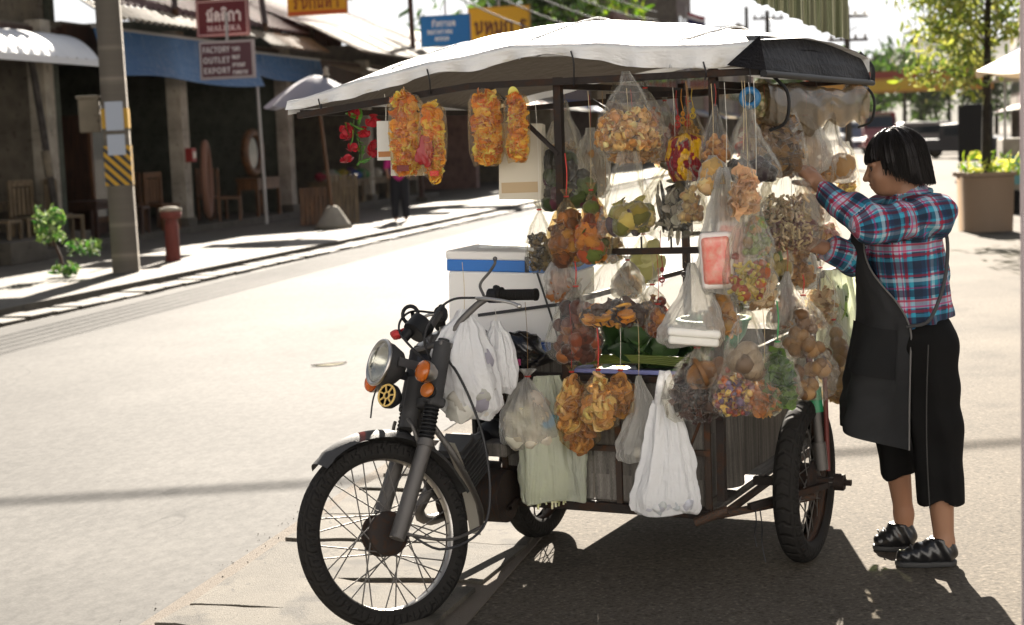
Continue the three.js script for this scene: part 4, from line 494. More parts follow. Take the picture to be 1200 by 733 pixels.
{ // the wooden box: planks, angle iron frame, floor
  const X0 = 0.06, X1 = 0.86, Z0 = -0.92, Z1 = 0.43, Y0 = 0.26, Y1 = 0.735, R = rng(7);
  const fp = part('front_panel'), n = 9, w = (X1 - X0) / n;
  for (let i = 0; i < n; i++) for (const [a, b] of [[Y0 + 0.012, 0.46], [0.472, Y1 - 0.03]]) { const o = mesh('plank', box(w - 0.004, b - a, 0.018, 0, 0, 0, 0.003), R() < 0.5 ? M.oldWood : M.oldWood2, fp); o.position.set(X0 + w * (i + 0.5), (a + b) / 2, Z1 - 0.012 + (R() - 0.5) * 0.006); o.rotation.z = (R() - 0.5) * 0.012; }
  const fi = part('front_frame');
  for (const x of [X0 + 0.005, 0.30, 0.52, 0.735, X1 - 0.005]) mesh('upright', box(0.022, Y1 - Y0, 0.012, x, (Y0 + Y1) / 2, Z1 + 0.006), M.rust, fi);
  mesh('middle_strip', box(X1 - X0 + 0.02, 0.02, 0.012, (X0 + X1) / 2, 0.466, Z1 + 0.019), M.rust, fi);
  mesh('cross_strap', bar(V(0.745, 0.36, Z1 + 0.03), V(0.855, 0.62, Z1 + 0.03), 0.012, 0.008), M.rust, fi);
  mesh('bottom_rail', box(1.0, 0.035, 0.035, 0.36, Y0 - 0.012, Z1 + 0.006, 0.004), M.rustDark, fi);
  mesh('top_rail', box(X1 - X0 + 0.05, 0.025, 0.03, (X0 + X1) / 2, Y1 - 0.015, Z1 + 0.008, 0.004), M.rustDark, fi);
  const sp = part('side_panel'); for (let i = 0; i < 7; i++) { const o = mesh('plank', box(0.018, Y1 - Y0 - 0.02, 0.185, 0, 0, 0, 0.003), M.darkWood, sp); o.position.set(X1 - 0.012 + (R() - 0.5) * 0.005, (Y0 + Y1) / 2 + 0.03, Z1 - 0.11 - i * 0.19); }
  const ip = part('inner_panel'); for (let i = 0; i < 7; i++) { const o = mesh('plank', box(0.018, Y1 - Y0, 0.185, 0, 0, 0, 0.003), M.darkWood, ip); o.position.set(X0 + 0.01, (Y0 + Y1) / 2, Z1 - 0.11 - i * 0.19); }
  const bp = part('back_panel'); for (let i = 0; i < 4; i++) { const o = mesh('plank', box(0.2, Y1 - Y0, 0.018, 0, 0, 0, 0.003), M.darkWood, bp); o.position.set(X0 + 0.1 + i * 0.203, (Y0 + Y1) / 2, Z0 + 0.01); }
  const fl = part('floor'); for (let i = 0; i < 6; i++) { const o = mesh('plank', box(0.13, 0.018, Z1 - Z0 - 0.04, 0, 0, 0, 0.003), M.darkWood, fl); o.position.set(X0 + 0.08 + i * 0.135, Y0, (Z0 + Z1) / 2); }
  const rl = part('outer_rail'); mesh('tube', merge([rod(V(0.84, 0.236, Z1 + 0.02), V(1.13, 0.25, 0.08), 0.014, 0.014, 14), rod(V(0.90, 0.245, 0.36), V(0.90, 0.245, -0.8), 0.014)]), M.rust, rl); mesh('bumper', rod(V(0.82, 0.228, Z1 + 0.06), V(0.93, 0.275, Z1 + 0.03), 0.016, 0.016, 14), M.rust, rl);
  mesh('loose_wire', merge([tube([V(0.98, 0.24, 0.3), V(0.985, 0.2, 0.31), V(0.975, 0.15, 0.3), V(0.985, 0.11, 0.31)], 0.0025, 16, 5), tube([V(0.99, 0.24, 0.28), V(1.0, 0.18, 0.29), V(0.995, 0.12, 0.28), V(1.01, 0.05, 0.29)], 0.0025, 16, 5)]), M.cable, rl);
  const fb = part('foot_board'); mesh('plank', box(0.30, 0.05, 0.16, -0.02, 0.46, 0.48, 0.006), M.oldWood2, fb); mesh('bracket', merge([bar(V(-0.12, 0.44, 0.5), V(-0.12, 0.25, 0.45), 0.02), rod(V(-0.10, 0.25, 0.44), V(0.1, 0.25, 0.44), 0.018)]), M.rustDark, fb);
  // canopy posts and rails
  const ps = (name, a, b, w = 0.028) => { const g = part(name); mesh('square_tube', bar(a, b, w, w), M.rustDark, g); return g; };
  ps('canopy_post', V(0.335, 0.26, 0.455), V(0.335, 1.79, 0.445)); ps('canopy_post', V(0.905, 0.30, 0.44), V(0.905, 1.79, 0.43)); ps('canopy_post', V(0.335, 0.26, -0.86), V(0.335, 1.79, -0.86)); ps('canopy_post', V(0.905, 0.26, -0.86), V(0.905, 1.79, -0.86));
  ps('canopy_beam', V(-0.74, 1.70, 0.47), V(0.0, 1.775, 0.47), 0.024); ps('canopy_beam', V(0.0, 1.775, 0.47), V(1.08, 1.772, 0.47), 0.024); ps('canopy_beam', V(-0.74, 1.71, -0.98), V(1.08, 1.77, -0.98), 0.024);
  ps('canopy_beam', V(1.07, 1.772, 0.46), V(1.07, 1.775, -0.97), 0.024); ps('canopy_beam', V(0.335, 1.76, 0.45), V(0.335, 1.76, -0.95), 0.022); ps('canopy_beam', V(-0.73, 1.71, 0.46), V(-0.73, 1.71, -0.97), 0.022); ps('canopy_beam', V(0.92, 1.735, 0.45), V(0.92, 1.735, -0.95), 0.024); ps('canopy_beam', V(0.34, 1.725, 0.0), V(1.05, 1.725, 0.0), 0.022);
  ps('canopy_brace', V(0.335, 1.52, 0.46), V(0.08, 1.765, 0.47), 0.014); ps('canopy_brace', V(0.335, 1.48, -0.86), V(-0.1, 1.74, -0.9), 0.014);
  ps('hanging_rail', V(0.345, 1.17, 0.462), V(0.90, 1.178, 0.462), 0.022); ps('hanging_rail', V(0.96, 1.005, 0.60), V(0.975, 0.985, -0.9), 0.024); ps('hanging_rail', V(0.345, 1.15, -0.84), V(0.90, 1.15, -0.84), 0.02); ps('hanging_rail', V(0.34, 0.99, 0.44), V(0.34, 0.99, -0.85), 0.02); ps('hanging_rail', V(0.905, 1.0, 0.45), V(0.96, 1.005, 0.59), 0.02);
  const pk = rng(3); const pg = part('hook_row'); for (let i = 0; i < 12; i++) { const t = 0.45 - i * 0.105; mesh('peg', rod(V(0.962, 1.0, t), V(0.965, 1.04 + pk() * 0.02, t), 0.004, 0.004, 6), M.cable, pg); } for (let i = 0; i < 5; i++) mesh('peg', rod(V(0.42 + i * 0.11, 1.17, 0.462), V(0.42 + i * 0.11, 1.225, 0.462), 0.0035, 0.0035, 6), M.cable, pg);
}
{ // canopy: a taut arched sheet with a wavy front hem, dark flap at the sidecar side, rolled clear curtain
  const tab = (t, x) => { if (x <= t[0][0]) return t[0][1]; for (let i = 1; i < t.length; i++) if (x <= t[i][0]) return lerp(t[i - 1][1], t[i][1], smooth(0, 1, (x - t[i - 1][0]) / (t[i][0] - t[i - 1][0])) * 0.5 + 0.5 * (x - t[i - 1][0]) / (t[i][0] - t[i - 1][0])); return t[t.length - 1][1]; };
  const hemB = [[-0.76, 1.722], [-0.53, 1.747], [-0.38, 1.775], [-0.09, 1.832], [0.03, 1.824], [0.19, 1.858], [0.32, 1.872], [0.51, 1.84], [0.62, 1.811], [0.7, 1.802], [0.94, 1.79], [1.06, 1.80], [1.10, 1.815]];
  const hemT = [[-0.76, 1.756], [-0.38, 1.83], [-0.09, 1.873], [0.19, 1.905], [0.51, 1.895], [0.7, 1.875], [0.94, 1.868], [1.10, 1.872]];
  const crown = [[-0.76, 1.79], [-0.6, 1.89], [-0.43, 1.955], [-0.19, 2.005], [0.04, 2.025], [0.26, 2.027], [0.54, 2.0], [0.82, 1.95], [1.10, 1.895]];
  const cp = part('canopy'), ZF = 0.505, ZB = -1.05;
  mesh('sheet', grid(90, 60, (u, v) => {
    const x = lerp(-0.765, 1.095, u), t = hemT, yT = tab(hemT, x), yB = tab(hemB, x), yC = tab(crown, x);
    if (v < 0.1) { const k = v / 0.1, wv = 0.012 * Math.sin(x * 31) * (1 - k) + 0.008 * Math.sin(x * 57 + 1) * (1 - k); return V(x, lerp(yB, yT - 0.006, k), ZF + wv + 0.004 * k); }
    if (v > 0.94) { const k = (v - 0.94) / 0.06; return V(x, lerp(yT - 0.01, yB - 0.01, k), ZB - 0.004 * k + 0.01 * Math.sin(x * 29) * k); }
    const s = (v - 0.1) / 0.84, sd = 0.010 * (fbm(x * 5, s * 6, 2, 3) - 0.5) - 0.008 * Math.exp(-(((s - 0.5) * 14) ** 2)), z = lerp(ZF + 0.004, ZB, s);
    return V(x, lerp(yT, yT - 0.01, s) + (yC + 0.018 - yT) * (1 - Math.abs(1 - 2 * s) ** 1.25) + sd, z);
  }, [2.4, 2.2]), M.tarp, cp);
  for (const x of [-0.36, 0.22, 0.78]) mesh('seam', tube(Array.from({ length: 16 }, (_, i) => { const s = i / 15; return i === 0 ? V(x, tab(hemB, x), ZF + 0.006) : V(x, tab(hemT, x) + (tab(crown, x) + 0.018 - tab(hemT, x)) * (1 - Math.abs(1 - 2 * s) ** 1.25) + 0.001, lerp(ZF + 0.006, ZB, s)); }), 0.004, 60, 5), M.tarp, cp);
  for (const x of [-0.62, -0.15, 0.42, 0.9]) mesh('tie_cord', tube([V(x, tab(hemB, x) + 0.02, ZF + 0.01), V(x + 0.01, tab(hemB, x) - 0.02, ZF + 0.012), V(x - 0.006, 1.755, 0.485)], 0.003, 12, 5), M.cable, cp);
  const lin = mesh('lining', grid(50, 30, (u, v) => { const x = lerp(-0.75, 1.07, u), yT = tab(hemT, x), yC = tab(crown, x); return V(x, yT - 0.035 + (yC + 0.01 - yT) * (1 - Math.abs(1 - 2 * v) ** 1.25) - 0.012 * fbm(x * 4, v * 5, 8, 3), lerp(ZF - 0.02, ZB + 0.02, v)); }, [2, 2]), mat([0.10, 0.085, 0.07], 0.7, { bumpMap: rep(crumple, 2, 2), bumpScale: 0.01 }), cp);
  mesh('end_flap', grid(30, 6, (u, v) => { const s = u, z = lerp(ZF - 0.01, ZB + 0.02, s), y0 = 1.758 + (1.792 - 1.758) * Math.pow(Math.sin(Math.PI * s), 0.8); return V(-0.768 - 0.006 * Math.sin(z * 17) * v, y0 - v * 0.055, z); }), M.tarp, cp);
  // dark flap
  const fl = part('dark_flap');
  mesh('sheet', grid(40, 10, (u, v) => { const z = lerp(0.51, -1.06, u), yt = 1.88 + 0.02 * Math.pow(Math.sin(Math.PI * u), 0.8) , sw = 0.012 * Math.sin(z * 9) * v; return V(1.045 + 0.055 * Math.sin(v * 1.5) + sw * 0.5, lerp(yt + 0.008, 1.755 + 0.01 * Math.sin(z * 7), v), z); }, [2, 0.4]), M.tarpDark, fl);
  mesh('corner_gusset', (() => { const a = V(1.10, 1.885, 0.53), b = V(0.985, 1.795, 0.528), c = V(1.112, 1.77, 0.50); return grid(8, 8, (u, v) => a.clone().lerp(b.clone().lerp(c, u), v).add(V(0, 0, 0.012 * Math.sin(u * 3.14) * v))); })(), M.tarpDark, fl);
  mesh('edge_pipe', merge([rod(V(1.105, 1.762, 0.51), V(1.105, 1.757, -1.06), 0.012), tube([V(1.105, 1.757, -1.06), V(1.10, 1.82, -1.075), V(1.05, 1.885, -1.06)], 0.010, 10, 6)]), M.black, fl);
  const rl = part('rolled_curtain'); mesh('clear_sheet', grid(60, 40, (u, v) => { const z = lerp(0.44, -1.0, u), a = v * 2 * Math.PI * 1.35 - 0.8, sag = 0.03 * Math.sin(u * 3.14) + 0.012 * Math.sin(u * 19), r = 0.05 - 0.016 * v + 0.022 * (fbm(u * 5, Math.cos(a) * 0.7 + 3, Math.sin(a) * 0.7 + v, 3) - 0.5) * 2; return V(1.075 + Math.cos(a) * r * 0.7, 1.675 - sag + Math.sin(a) * r * 1.7, z); }, [4, 1]), mat([0.5, 0.42, 0.3], 0.18, { transmission: 0.86, specularIntensity: 0.4 }), rl);
  for (const z of [0.30, -0.98]) mesh('tie_strap', tube([V(1.07, 1.765, z), V(1.125, 1.70, z), V(1.115, 1.60, z), V(1.06, 1.575, z)], 0.006, 20, 6), M.black, rl);
}
// ---------------------------------------------------------------- hanging bags of food

const PROF = {
  tied: [[0, 0.26], [0.05, 0.15], [0.09, 0.075], [0.12, 0.09], [0.2, 0.3], [0.36, 0.6], [0.58, 0.9], [0.78, 1], [0.93, 0.9], [1, 0.62]],
  cone: [[0, 0.09], [0.1, 0.17], [0.35, 0.45], [0.6, 0.78], [0.78, 0.98], [0.92, 1], [1, 0.84]],
  sack: [[0, 0.22], [0.07, 0.27], [0.2, 0.58], [0.45, 0.88], [0.7, 1], [0.9, 0.93], [1, 0.6]],
  pillow: [[0, 0.18], [0.03, 0.3], [0.08, 0.72], [0.18, 0.92], [0.5, 1], [0.84, 0.96], [0.95, 0.8], [1, 0.72]],
  spindle: [[0, 0.15], [0.05, 0.5], [0.14, 0.85], [0.4, 1], [0.7, 0.95], [0.88, 0.6], [1, 0.1]],
  carrier: [[0, 0.30], [0.1, 0.36], [0.3, 0.52], [0.55, 0.74], [0.8, 0.95], [0.94, 1], [1, 0.9]],
  tall: [[0, 0.5], [0.08, 0.62], [0.25, 0.75], [0.6, 0.9], [0.9, 1], [1, 0.92]],
};
function profAt(p, t) { for (let i = 1; i < p.length; i++) if (t <= p[i][0]) { const k = (t - p[i - 1][0]) / (p[i][0] - p[i - 1][0]); return lerp(p[i - 1][1], p[i][1], k * k * (3 - 2 * k) * 0.6 + k * 0.4); } return p[p.length - 1][1]; }
function bagSurface(w, h, prof, dr, folds, seed, lump = 0.15) {
  const nu = 64, nv = 44, tt = (v) => v < 0.9 ? v / 0.9 : 1;
  return grid(nu, nv, (u, v) => {
    const th = u * 2 * Math.PI, t = tt(v), cap = v > 0.9 ? (v - 0.9) / 0.1 : 0;
    const c = Math.cos(th), s = Math.sin(th);
    let W = profAt(prof, t) * w / 2;
    const top = Math.pow(1 - t, 1.3), cc = Math.cos(th), ss = Math.sin(th);
    const fo = folds * (0.06 + 0.34 * top) * (Math.sin(th * 7 + seed + 1.6 * noise(t * 3, seed)) * 0.55 + Math.sin(th * 13 + seed * 2.3 + 2.1 * noise(t * 4, seed + 5)) * 0.35 + Math.sin(th * 21 + seed * 1.1) * 0.22);
    const lu = lump * (fbm(cc * 1.7 + seed, ss * 1.7, t * 4 + seed, 3) - 0.5) * 2 * (0.4 + t) + 0.5 * lump * (fbm(cc * 4.5 + seed, ss * 4.5 + 2, t * 11 + seed, 2) - 0.5) * 2 * smooth(0.3, 0.6, t);
    W *= 1 + fo + lu;
    const pinch = dr * (0.55 + 0.45 * Math.sin(Math.PI * Math.min(1, t * 1.06)) ** 0.7) * (1 - 0.25 * smooth(0.9, 1, t));
    const k = 1 - cap * cap, ex = Math.sign(c) * Math.abs(c) ** 0.85, ez = Math.sign(s) * Math.abs(s) ** 0.9;
    const sway = 0.16 * w * (noise(t * 1.8 + 0.3, seed * 3.1) - 0.5) * smooth(0, 0.25, t);
    return V(ex * W * k + sway, h * (1 - t) + cap * h * 0.012 + (t > 0.96 ? 0.02 * h * Math.sin(th * 3 + seed) * (1 - cap) : 0), ez * W * pinch * k);
  }, [2, 1]);
}
function fill(par, w, h, prof, dr, f, R) {
  // f: kind, colours, n, size (m), level 0..1 (top of the fill as t), each
  const list = [], lvl = f.level ?? 0.5, Sm = new THREE.Matrix4();
  for (let i = 0, n = f.each ? f.n : Math.round(f.n * 1.5); i < n; i++) {
    const t = lerp(lvl, 0.97, R() ** 0.6), W = profAt(prof, t) * w / 2 * (f.inset ?? 0.9), a = R() * 6.283, r = Math.sqrt(R()), sz = f.size * (0.7 + R() * 0.6);
    const lim = Math.max(0, W - sz * 0.6), limz = Math.max(0, W * dr * 0.85 - sz * 0.5);
    const p = V(Math.cos(a) * r * lim, Math.max(sz * 0.55, h * (1 - t) + sz * 0.4), Math.sin(a) * r * limz), q = f.up ? Q((R() - 0.5) * 0.5, R() * 6.3, (R() - 0.5) * 0.7) : Q(R() * 6.3, R() * 6.3, R() * 6.3);
    const sc = f.stretch ? V(sz * f.stretch[0], sz * f.stretch[1], sz * f.stretch[2]) : V(sz, sz * (0.7 + R() * 0.3), sz);
    const kinds = Array.isArray(f.kind) ? f.kind : [f.kind], gs = G0[kinds[i % kinds.length]], g = gs[Math.floor(R() * gs.length)], c = f.colors[Math.floor(R() * f.colors.length)];
    if (f.each) { const o = mesh(f.each, g, plain(new THREE.Color().setRGB(...col(c).toArray()).getStyle(), f.rough ?? 0.6), par); o.position.copy(p); o.quaternion.copy(q); o.scale.copy(sc); }
    else { const k = g.clone().applyMatrix4(M4(p, q, sc)); list.push(tint(k.index ? k.toNonIndexed() : k, vary(c, R, f.var))); }
  }
  if (list.length) stuff(mesh(f.name ?? 'contents', list, f.mat ?? M.food, par));
}
let bagSeed = 100;
function bag(name, label, px, plane, o = {}) {
  const [u0, v0, u1, v1] = px, uc = (u0 + u1) / 2, seed = bagSeed++, R = rng(seed * 77 + 5);
  const at = (v) => plane[0] === 'z' ? cartZ(uc, v, plane[1]) : cartX(uc, v, plane[1]);
  const mid = at((v0 + v1) / 2), top = at(v0), bot = at(v1), wp = toWorld(mid), dist = wp.clone().sub(EYE).dot(rayOf(600, 366.5).normalize()), mpp = dist / F_PIX;
  const w = (u1 - u0) * mpp, h = (v1 - v0) * mpp, dr = o.dr ?? 0.7, prof = typeof o.prof === 'string' || !o.prof ? PROF[o.prof ?? 'tied'] : o.prof;
  const base = toWorld(bot); base.y = wp.y - h / 2; base.x = wp.x; base.z = wp.z;
  const t = thing(name, label, o.cat ?? 'food bag', base, CART_A + 0.35 + (R() - 0.5) * 0.4 + (o.yaw ?? 0), o.group);
  if (!o.noSkin) { const body = mesh('plastic_film', bagSurface(w, h, prof, dr, o.folds ?? 1, seed, o.lump), o.mat ?? M.clear, t);
    if (prof === PROF.tied || o.tie) { const yk = h * 0.905, tr = torus(Math.max(0.007, w * 0.045), 0.003, 16, 6); tr.rotateX(Math.PI / 2); tr.translate(0, yk, 0); mesh('tie', tr, plain(o.tie ?? '#b02a22', 0.5), t); } }
  for (const f of [].concat(o.fill ?? [])) fill(t, w, h, prof, dr, f, R);
  if (o.hang) { const s = []; const hh = o.hang * mpp; s.push(tube([V(0, h * 0.93, 0), V(0.004, h + hh * 0.5, 0.003), V(0, h + hh, 0)], o.cordR ?? 0.0024, 10, 6)); mesh('cord', s, plain(o.cord ?? '#c23a30', 0.6), t); }
  const topY = base.y + h, sup = [0.74, 1.0, 1.17, 1.735].find((y) => y > topY - 0.005), gap = sup === undefined ? 0 : sup - topY;
  if (!o.hang && !o.noSkin && !o.handles && gap > 0.015 && gap < 0.7) mesh('cord', tube([V(0, h * 0.96, 0), V(0.004, h + gap * 0.5, 0.003), V(0, h + gap, 0)], 0.0010, 8, 5), plain(['#b5382c', '#c9b48a', '#d8d4c8', '#8c6a3c'][seed % 4], 0.6), t);
  if (o.handles) { for (const s of [-1, 1]) mesh('handle', tube([V(s * w * 0.12, h * 0.97, 0.01), V(s * w * 0.08, h + o.handles * mpp * 0.5, 0.012), V(s * 0.006, h + o.handles * mpp, 0)], w * 0.055, 16, 8).scale(1, 1, 1), o.mat ?? M.white, t); }
  if (o.extra) o.extra(t, w, h, R);
  return t;
}
const Zp = (z) => ['z', z], Xp = (x) => ['x', x];
const orange = ['#e6a02e', '#efb848', '#d98c24', '#f2c868', '#c4701e'], brown = ['#6b4426', '#8a5a30', '#4d2f1c', '#9b6b3c'], tan = ['#c69a5c', '#b5854a', '#d7b074', '#a87742'], dark = ['#2a1d17', '#3b2a20', '#1d1614', '#4a3427'];
const sealTag = (c, y = 0.06) => (t, w, h) => mesh('printed_tag', box(w * 0.32, h * 0.07, 0.002, 0, h * y + 0.01, w * 0.30), plain(c, 0.5), t);
// crackers under the front of the canopy
const CR = { kind: ['chip', 'flake'], colors: orange, n: 150, size: 0.019, level: 0.05, mat: M.food, name: 'cracker_fill', var: 0.3, inset: 0.86 };
bag('cracker_bag', 'large clear bag of orange puffed crackers beside the red flower garland', [452, 106, 498, 206], Zp(0.53), { prof: 'pillow', dr: 0.55, mat: M.amberBag, lump: 0.05, fill: { ...CR, n: 260 }, folds: 0.5, group: 'cracker bags under the canopy edge', extra: sealTag('#6b1f14') });
bag('cracker_bag', 'tapering clear bag of orange crackers with a red label, tip pointing down', [491, 117, 525, 216], Zp(0.55), { prof: 'spindle', dr: 0.55, lump: 0.05, mat: M.amberBag, fill: { ...CR, n: 170 }, folds: 0.5, group: 'cracker bags under the canopy edge', extra: (t, w, h) => { const g = blob(3, 0.7, 2.4, 4); g.scale(w * 0.3, h * 0.15, w * 0.06); g.translate(-w * 0.3, h * 0.40, w * 0.20); mesh('red_label', g, plain('#8e0c14', 0.35), t); mesh('red_sticker', box(w * 0.3, h * 0.06, 0.003, 0, h * 0.13, w * 0.2), plain('#c2281c', 0.5), t); } });
bag('cracker_bag', 'wide clear bag of orange crackers hanging in front of the white paper packets', [549, 104, 592, 194], Zp(0.53), { prof: 'pillow', dr: 0.55, mat: M.amberBag, lump: 0.05, fill: { ...CR, n: 240 }, folds: 0.5, group: 'cracker bags under the canopy edge' });
bag('cracker_bag', 'narrow clear bag of orange crackers next to the sidecar post', [590, 106, 621, 190], Zp(0.54), { prof: 'pillow', dr: 0.6, lump: 0.05, mat: M.amberBag, fill: { ...CR, n: 160 }, folds: 0.5, group: 'cracker bags under the canopy edge' });
function packet(label, px, plane, c, o = {}) {
  const t = bag('paper_packet', label, px, plane, { noSkin: true, cat: 'packet', group: 'paper packets', yaw: o.yaw ?? 0 });
  const [u0, v0, u1, v1] = px, h = (v1 - v0) * 0.0032, w = (u1 - u0) * 0.0032, n = o.n ?? 5;
  for (let i = 0; i < n; i++) { const g = box(w * (0.94 - i * 0.02), h * (1 - i * 0.012), 0.004, 0, h / 2, 0, 0.0015); const s = mesh('sheet', g, plain(i % 2 ? c : o.c2 ?? c, 0.8), t); s.position.set(i * 0.006, 0, -i * 0.007); s.rotation.set(0, 0.03 * i, 0.012 * (i - n / 2)); }
  if (o.strip) mesh('printed_strip', box(w * 0.8, h * 0.14, 0.001, 0, h * 0.16, 0.003), plain(o.strip, 0.7), t);
  mesh('cord', tube([V(0, h * 0.95, 0), V(0.003, h + 0.05, 0), V(0, h + 0.1, 0)], 0.002, 8, 5), plain('#d8d2c4', 0.8), t); return t;
}
packet('stack of cream paper packets hung behind the wide cracker bag', [582, 148, 634, 234], Zp(0.40), '#d9d2c0', { strip: '#b9a27f', c2: '#cfc7b4', n: 7 });
packet('small white paper packet hung behind the largest cracker bag', [440, 142, 466, 188], Zp(0.44), '#dcdad2', { strip: '#b57a48' });
packet('white card peeking out beneath the largest cracker bag', [456, 172, 498, 206], Zp(0.42), '#d6d3c8', {});
// flower garland
{ const p = toWorld(cartZ(420, 195, 0.40)), t = thing('flower_garland', 'garland of red cloth flowers and green leaves hung from the canopy', 'garland', p, 0), R = rng(9), top = toWorld(cartZ(422, 128, 0.40)).y - p.y;
  const fl = merge([0, 1, 2, 3, 4, 5].map((k) => { const g = grid(5, 5, (u, v) => { const a = (u - 0.5) * 1.6; return V(Math.sin(a) * v * 0.8, 0.25 * v * v + 0.1 * Math.cos(a * 3), Math.cos(a) * v); }); g.rotateX(-0.6 + (k % 2) * 0.5); g.rotateY(k * 1.05); return g; }));
  const lf = G0.leaf[0].clone();
  const red = mat([0.5, 0.015, 0.03], 0.6, { transmission: 0.3 }), grn = mat([0.12, 0.34, 0.04], 0.5, { transmission: 0.35 });
  for (let i = 0; i < 9; i++) { const y = top * (0.08 + i * 0.105), o = mesh('flower', fl, red, t); o.position.set((i % 2 ? 0.045 : -0.03) + (R() - 0.5) * 0.04 + 0.02 * Math.sin(i), y, (R() - 0.5) * 0.03); o.rotation.set(R() * 1.5 + 0.8, R() * 6, R()); o.scale.setScalar(0.026 + R() * 0.008); }
  for (let i = 0; i < 14; i++) { const o = mesh('leaf', lf, grn, t); o.position.set((R() - 0.5) * 0.07 - 0.005, top * (0.05 + i * 0.068), 0.015 + (R() - 0.5) * 0.05); o.rotation.set(R() * 3, R() * 6, R() * 3); o.scale.setScalar(0.022 + R() * 0.01); }
  mesh('stem', tube([V(0, 0, 0), V(0.01, top * 0.4, 0), V(-0.01, top * 0.7, 0), V(0, top * 1.1, 0)], 0.003, 16, 5), plain('#38501c'), t);
}
const veg = ['#5f7a2a', '#7f9440', '#3f5a1e', '#8fa458'];
bag('vegetable_bag', 'big hazy clear bag with cabbage and purple onions beside the front post', [624, 118, 702, 246], Zp(0.30), { prof: 'cone', dr: 0.6, fill: [{ kind: 'chunk', colors: ['#3b4a1c', '#5b6a30', '#2f2a1c'], n: 18, size: 0.04, level: 0.5 }, { kind: 'ball', colors: ['#4a1f2c', '#5c2a38'], n: 8, size: 0.034, level: 0.72 }] });
const fried = { kind: ['chunk', 'flake'], colors: ['#8a5520', '#a86c24', '#6b3c14', '#c08a38', '#4a2a12'], n: 60, size: 0.028, level: 0.32, var: 0.3 };
bag('fried_snack_bag', 'clear bag of golden brown fried snacks tied with red string to the front post', [640, 222, 690, 312], Zp(0.50), { prof: 'tied', fill: fried, mat: M.amberBag, hang: 42 });
bag('fried_snack_bag', 'clear bag of chilli fried snacks leaning on the rail beside the front post', [672, 214, 716, 308], Zp(0.53), { prof: 'tied', fill: { ...fried, colors: ['#9a4418', '#b9782c', '#7a3a16', '#55601e'] }, mat: M.amberBag });
bag('dried_herb_bag', 'small dark bag of dried herbs hanging between the front post and cool box', [614, 238, 652, 320], Zp(0.46), { prof: 'tied', fill: { kind: 'flake', colors: ['#5a4a26', '#7d6634', '#3a2f1a'], n: 80, size: 0.016, level: 0.45, mat: M.foodDry } });
bag('noodle_snack_bag', 'broad clear bag of pale crispy noodle crumbs, hung highest at the canopy', [690, 84, 780, 178], Zp(0.56), { prof: 'cone', dr: 0.62, folds: 0.8, fill: { kind: ['curl', 'flake', 'chunk'], colors: ['#c69858', '#d8b070', '#b5803f', '#e0bf86'], n: 240, size: 0.014, level: 0.48, var: 0.25, mat: M.foodDry } });
bag('noodle_snack_bag', 'second bag of crispy noodle crumbs peeping out below the broad one', [702, 150, 780, 192], Zp(0.48), { prof: 'sack', dr: 0.5, fill: { kind: ['curl', 'flake'], colors: ['#b98c4c', '#c9a060'], n: 120, size: 0.014, level: 0.2, mat: M.foodDry } });
bag('vegetable_bag', 'clear bag of yellow pickled greens and a purple aubergine above the rail', [704, 178, 772, 276], Zp(0.58), { prof: 'carrier', folds: 1, dr: 0.6, fill: [{ kind: ['chunk', 'leaf'], colors: ['#a8a040', '#8a7c2c', '#c0a858', '#6d6a2a'], n: 36, size: 0.03, level: 0.6 }, { kind: 'ball', colors: ['#3a1622', '#2c101a'], n: 3, size: 0.036, level: 0.75, each: 'aubergine', stretch: [0.7, 1.4, 0.7] }] });
bag('dried_fish_bundle', 'bundle of dark dried fish in crinkled silver film over the rail', [752, 186, 832, 278], Zp(0.40), { prof: 'sack', dr: 0.6, folds: 1.2, lump: 0.25, fill: { kind: 'fish', colors: ['#3a352c', '#57503f', '#8b8676', '#2a261f', '#a8a294'], n: 46, size: 0.062, level: 0.12, mat: M.foil, name: 'dried_fish' } });
bag('snack_packet', 'bright yellow and red printed snack packet hung from a cord', [782, 156, 830, 212], Zp(0.55), { prof: 'pillow', dr: 0.35, folds: 0.4, mat: mat([1, 1, 1], 0.4, { transmission: 0.25, bumpMap: bagBump, bumpScale: 0.02, map: rep(tex(128, 128, (u, v) => { const a = pfbm(u, v, 5, 401, 3), b = smooth(0.5, 0.54, a), c = smooth(0.6, 0.62, pfbm(u, v, 9, 405, 3)); return [lerp(0.93, 0.55, b), lerp(lerp(0.72, 0.12, b), 0.75, c * 0.6), lerp(0.08, 0.16, b) + 0.3 * c]; }), 2, 1) }), hang: 60, cord: '#7d5a34', cat: 'packet' });
bag('peanut_bag', 'narrow bag of peanuts hanging against the sidecar corner post', [820, 122, 858, 192], Zp(0.57), { prof: 'cone', fill: { kind: 'ball', colors: ['#9a6a38', '#b5854a', '#7d4f28'], n: 70, size: 0.012, level: 0.55, mat: M.foodDry } });
bag('cream_cake_bag', 'small bag of cream coloured cake below the peanut bag', [818, 182, 854, 226], Zp(0.60), { prof: 'sack', mat: M.milky, fill: { kind: 'chunk', colors: ['#d8bd88', '#c6a264'], n: 10, size: 0.03, level: 0.3 } });
bag('black_jelly_bag', 'clear cone shaped bag with black jelly cubes at the bottom', [846, 124, 912, 216], ['x', 1.06], { prof: 'cone', folds: 1.1, fill: { kind: 'chunk', colors: ['#120d10', '#1d1518', '#2b1d22'], n: 60, size: 0.02, level: 0.7 } });
bag('dried_mushroom_bag', 'clear bag with a round bundle of dried brown mushrooms', [876, 116, 946, 204], ['x', 1.05], { prof: 'sack', folds: 1, fill: { kind: ['chip', 'flake'], colors: ['#6d4c22', '#8f6a36', '#a5824a', '#4a3218'], n: 130, size: 0.03, level: 0.22, mat: M.foodDry } });
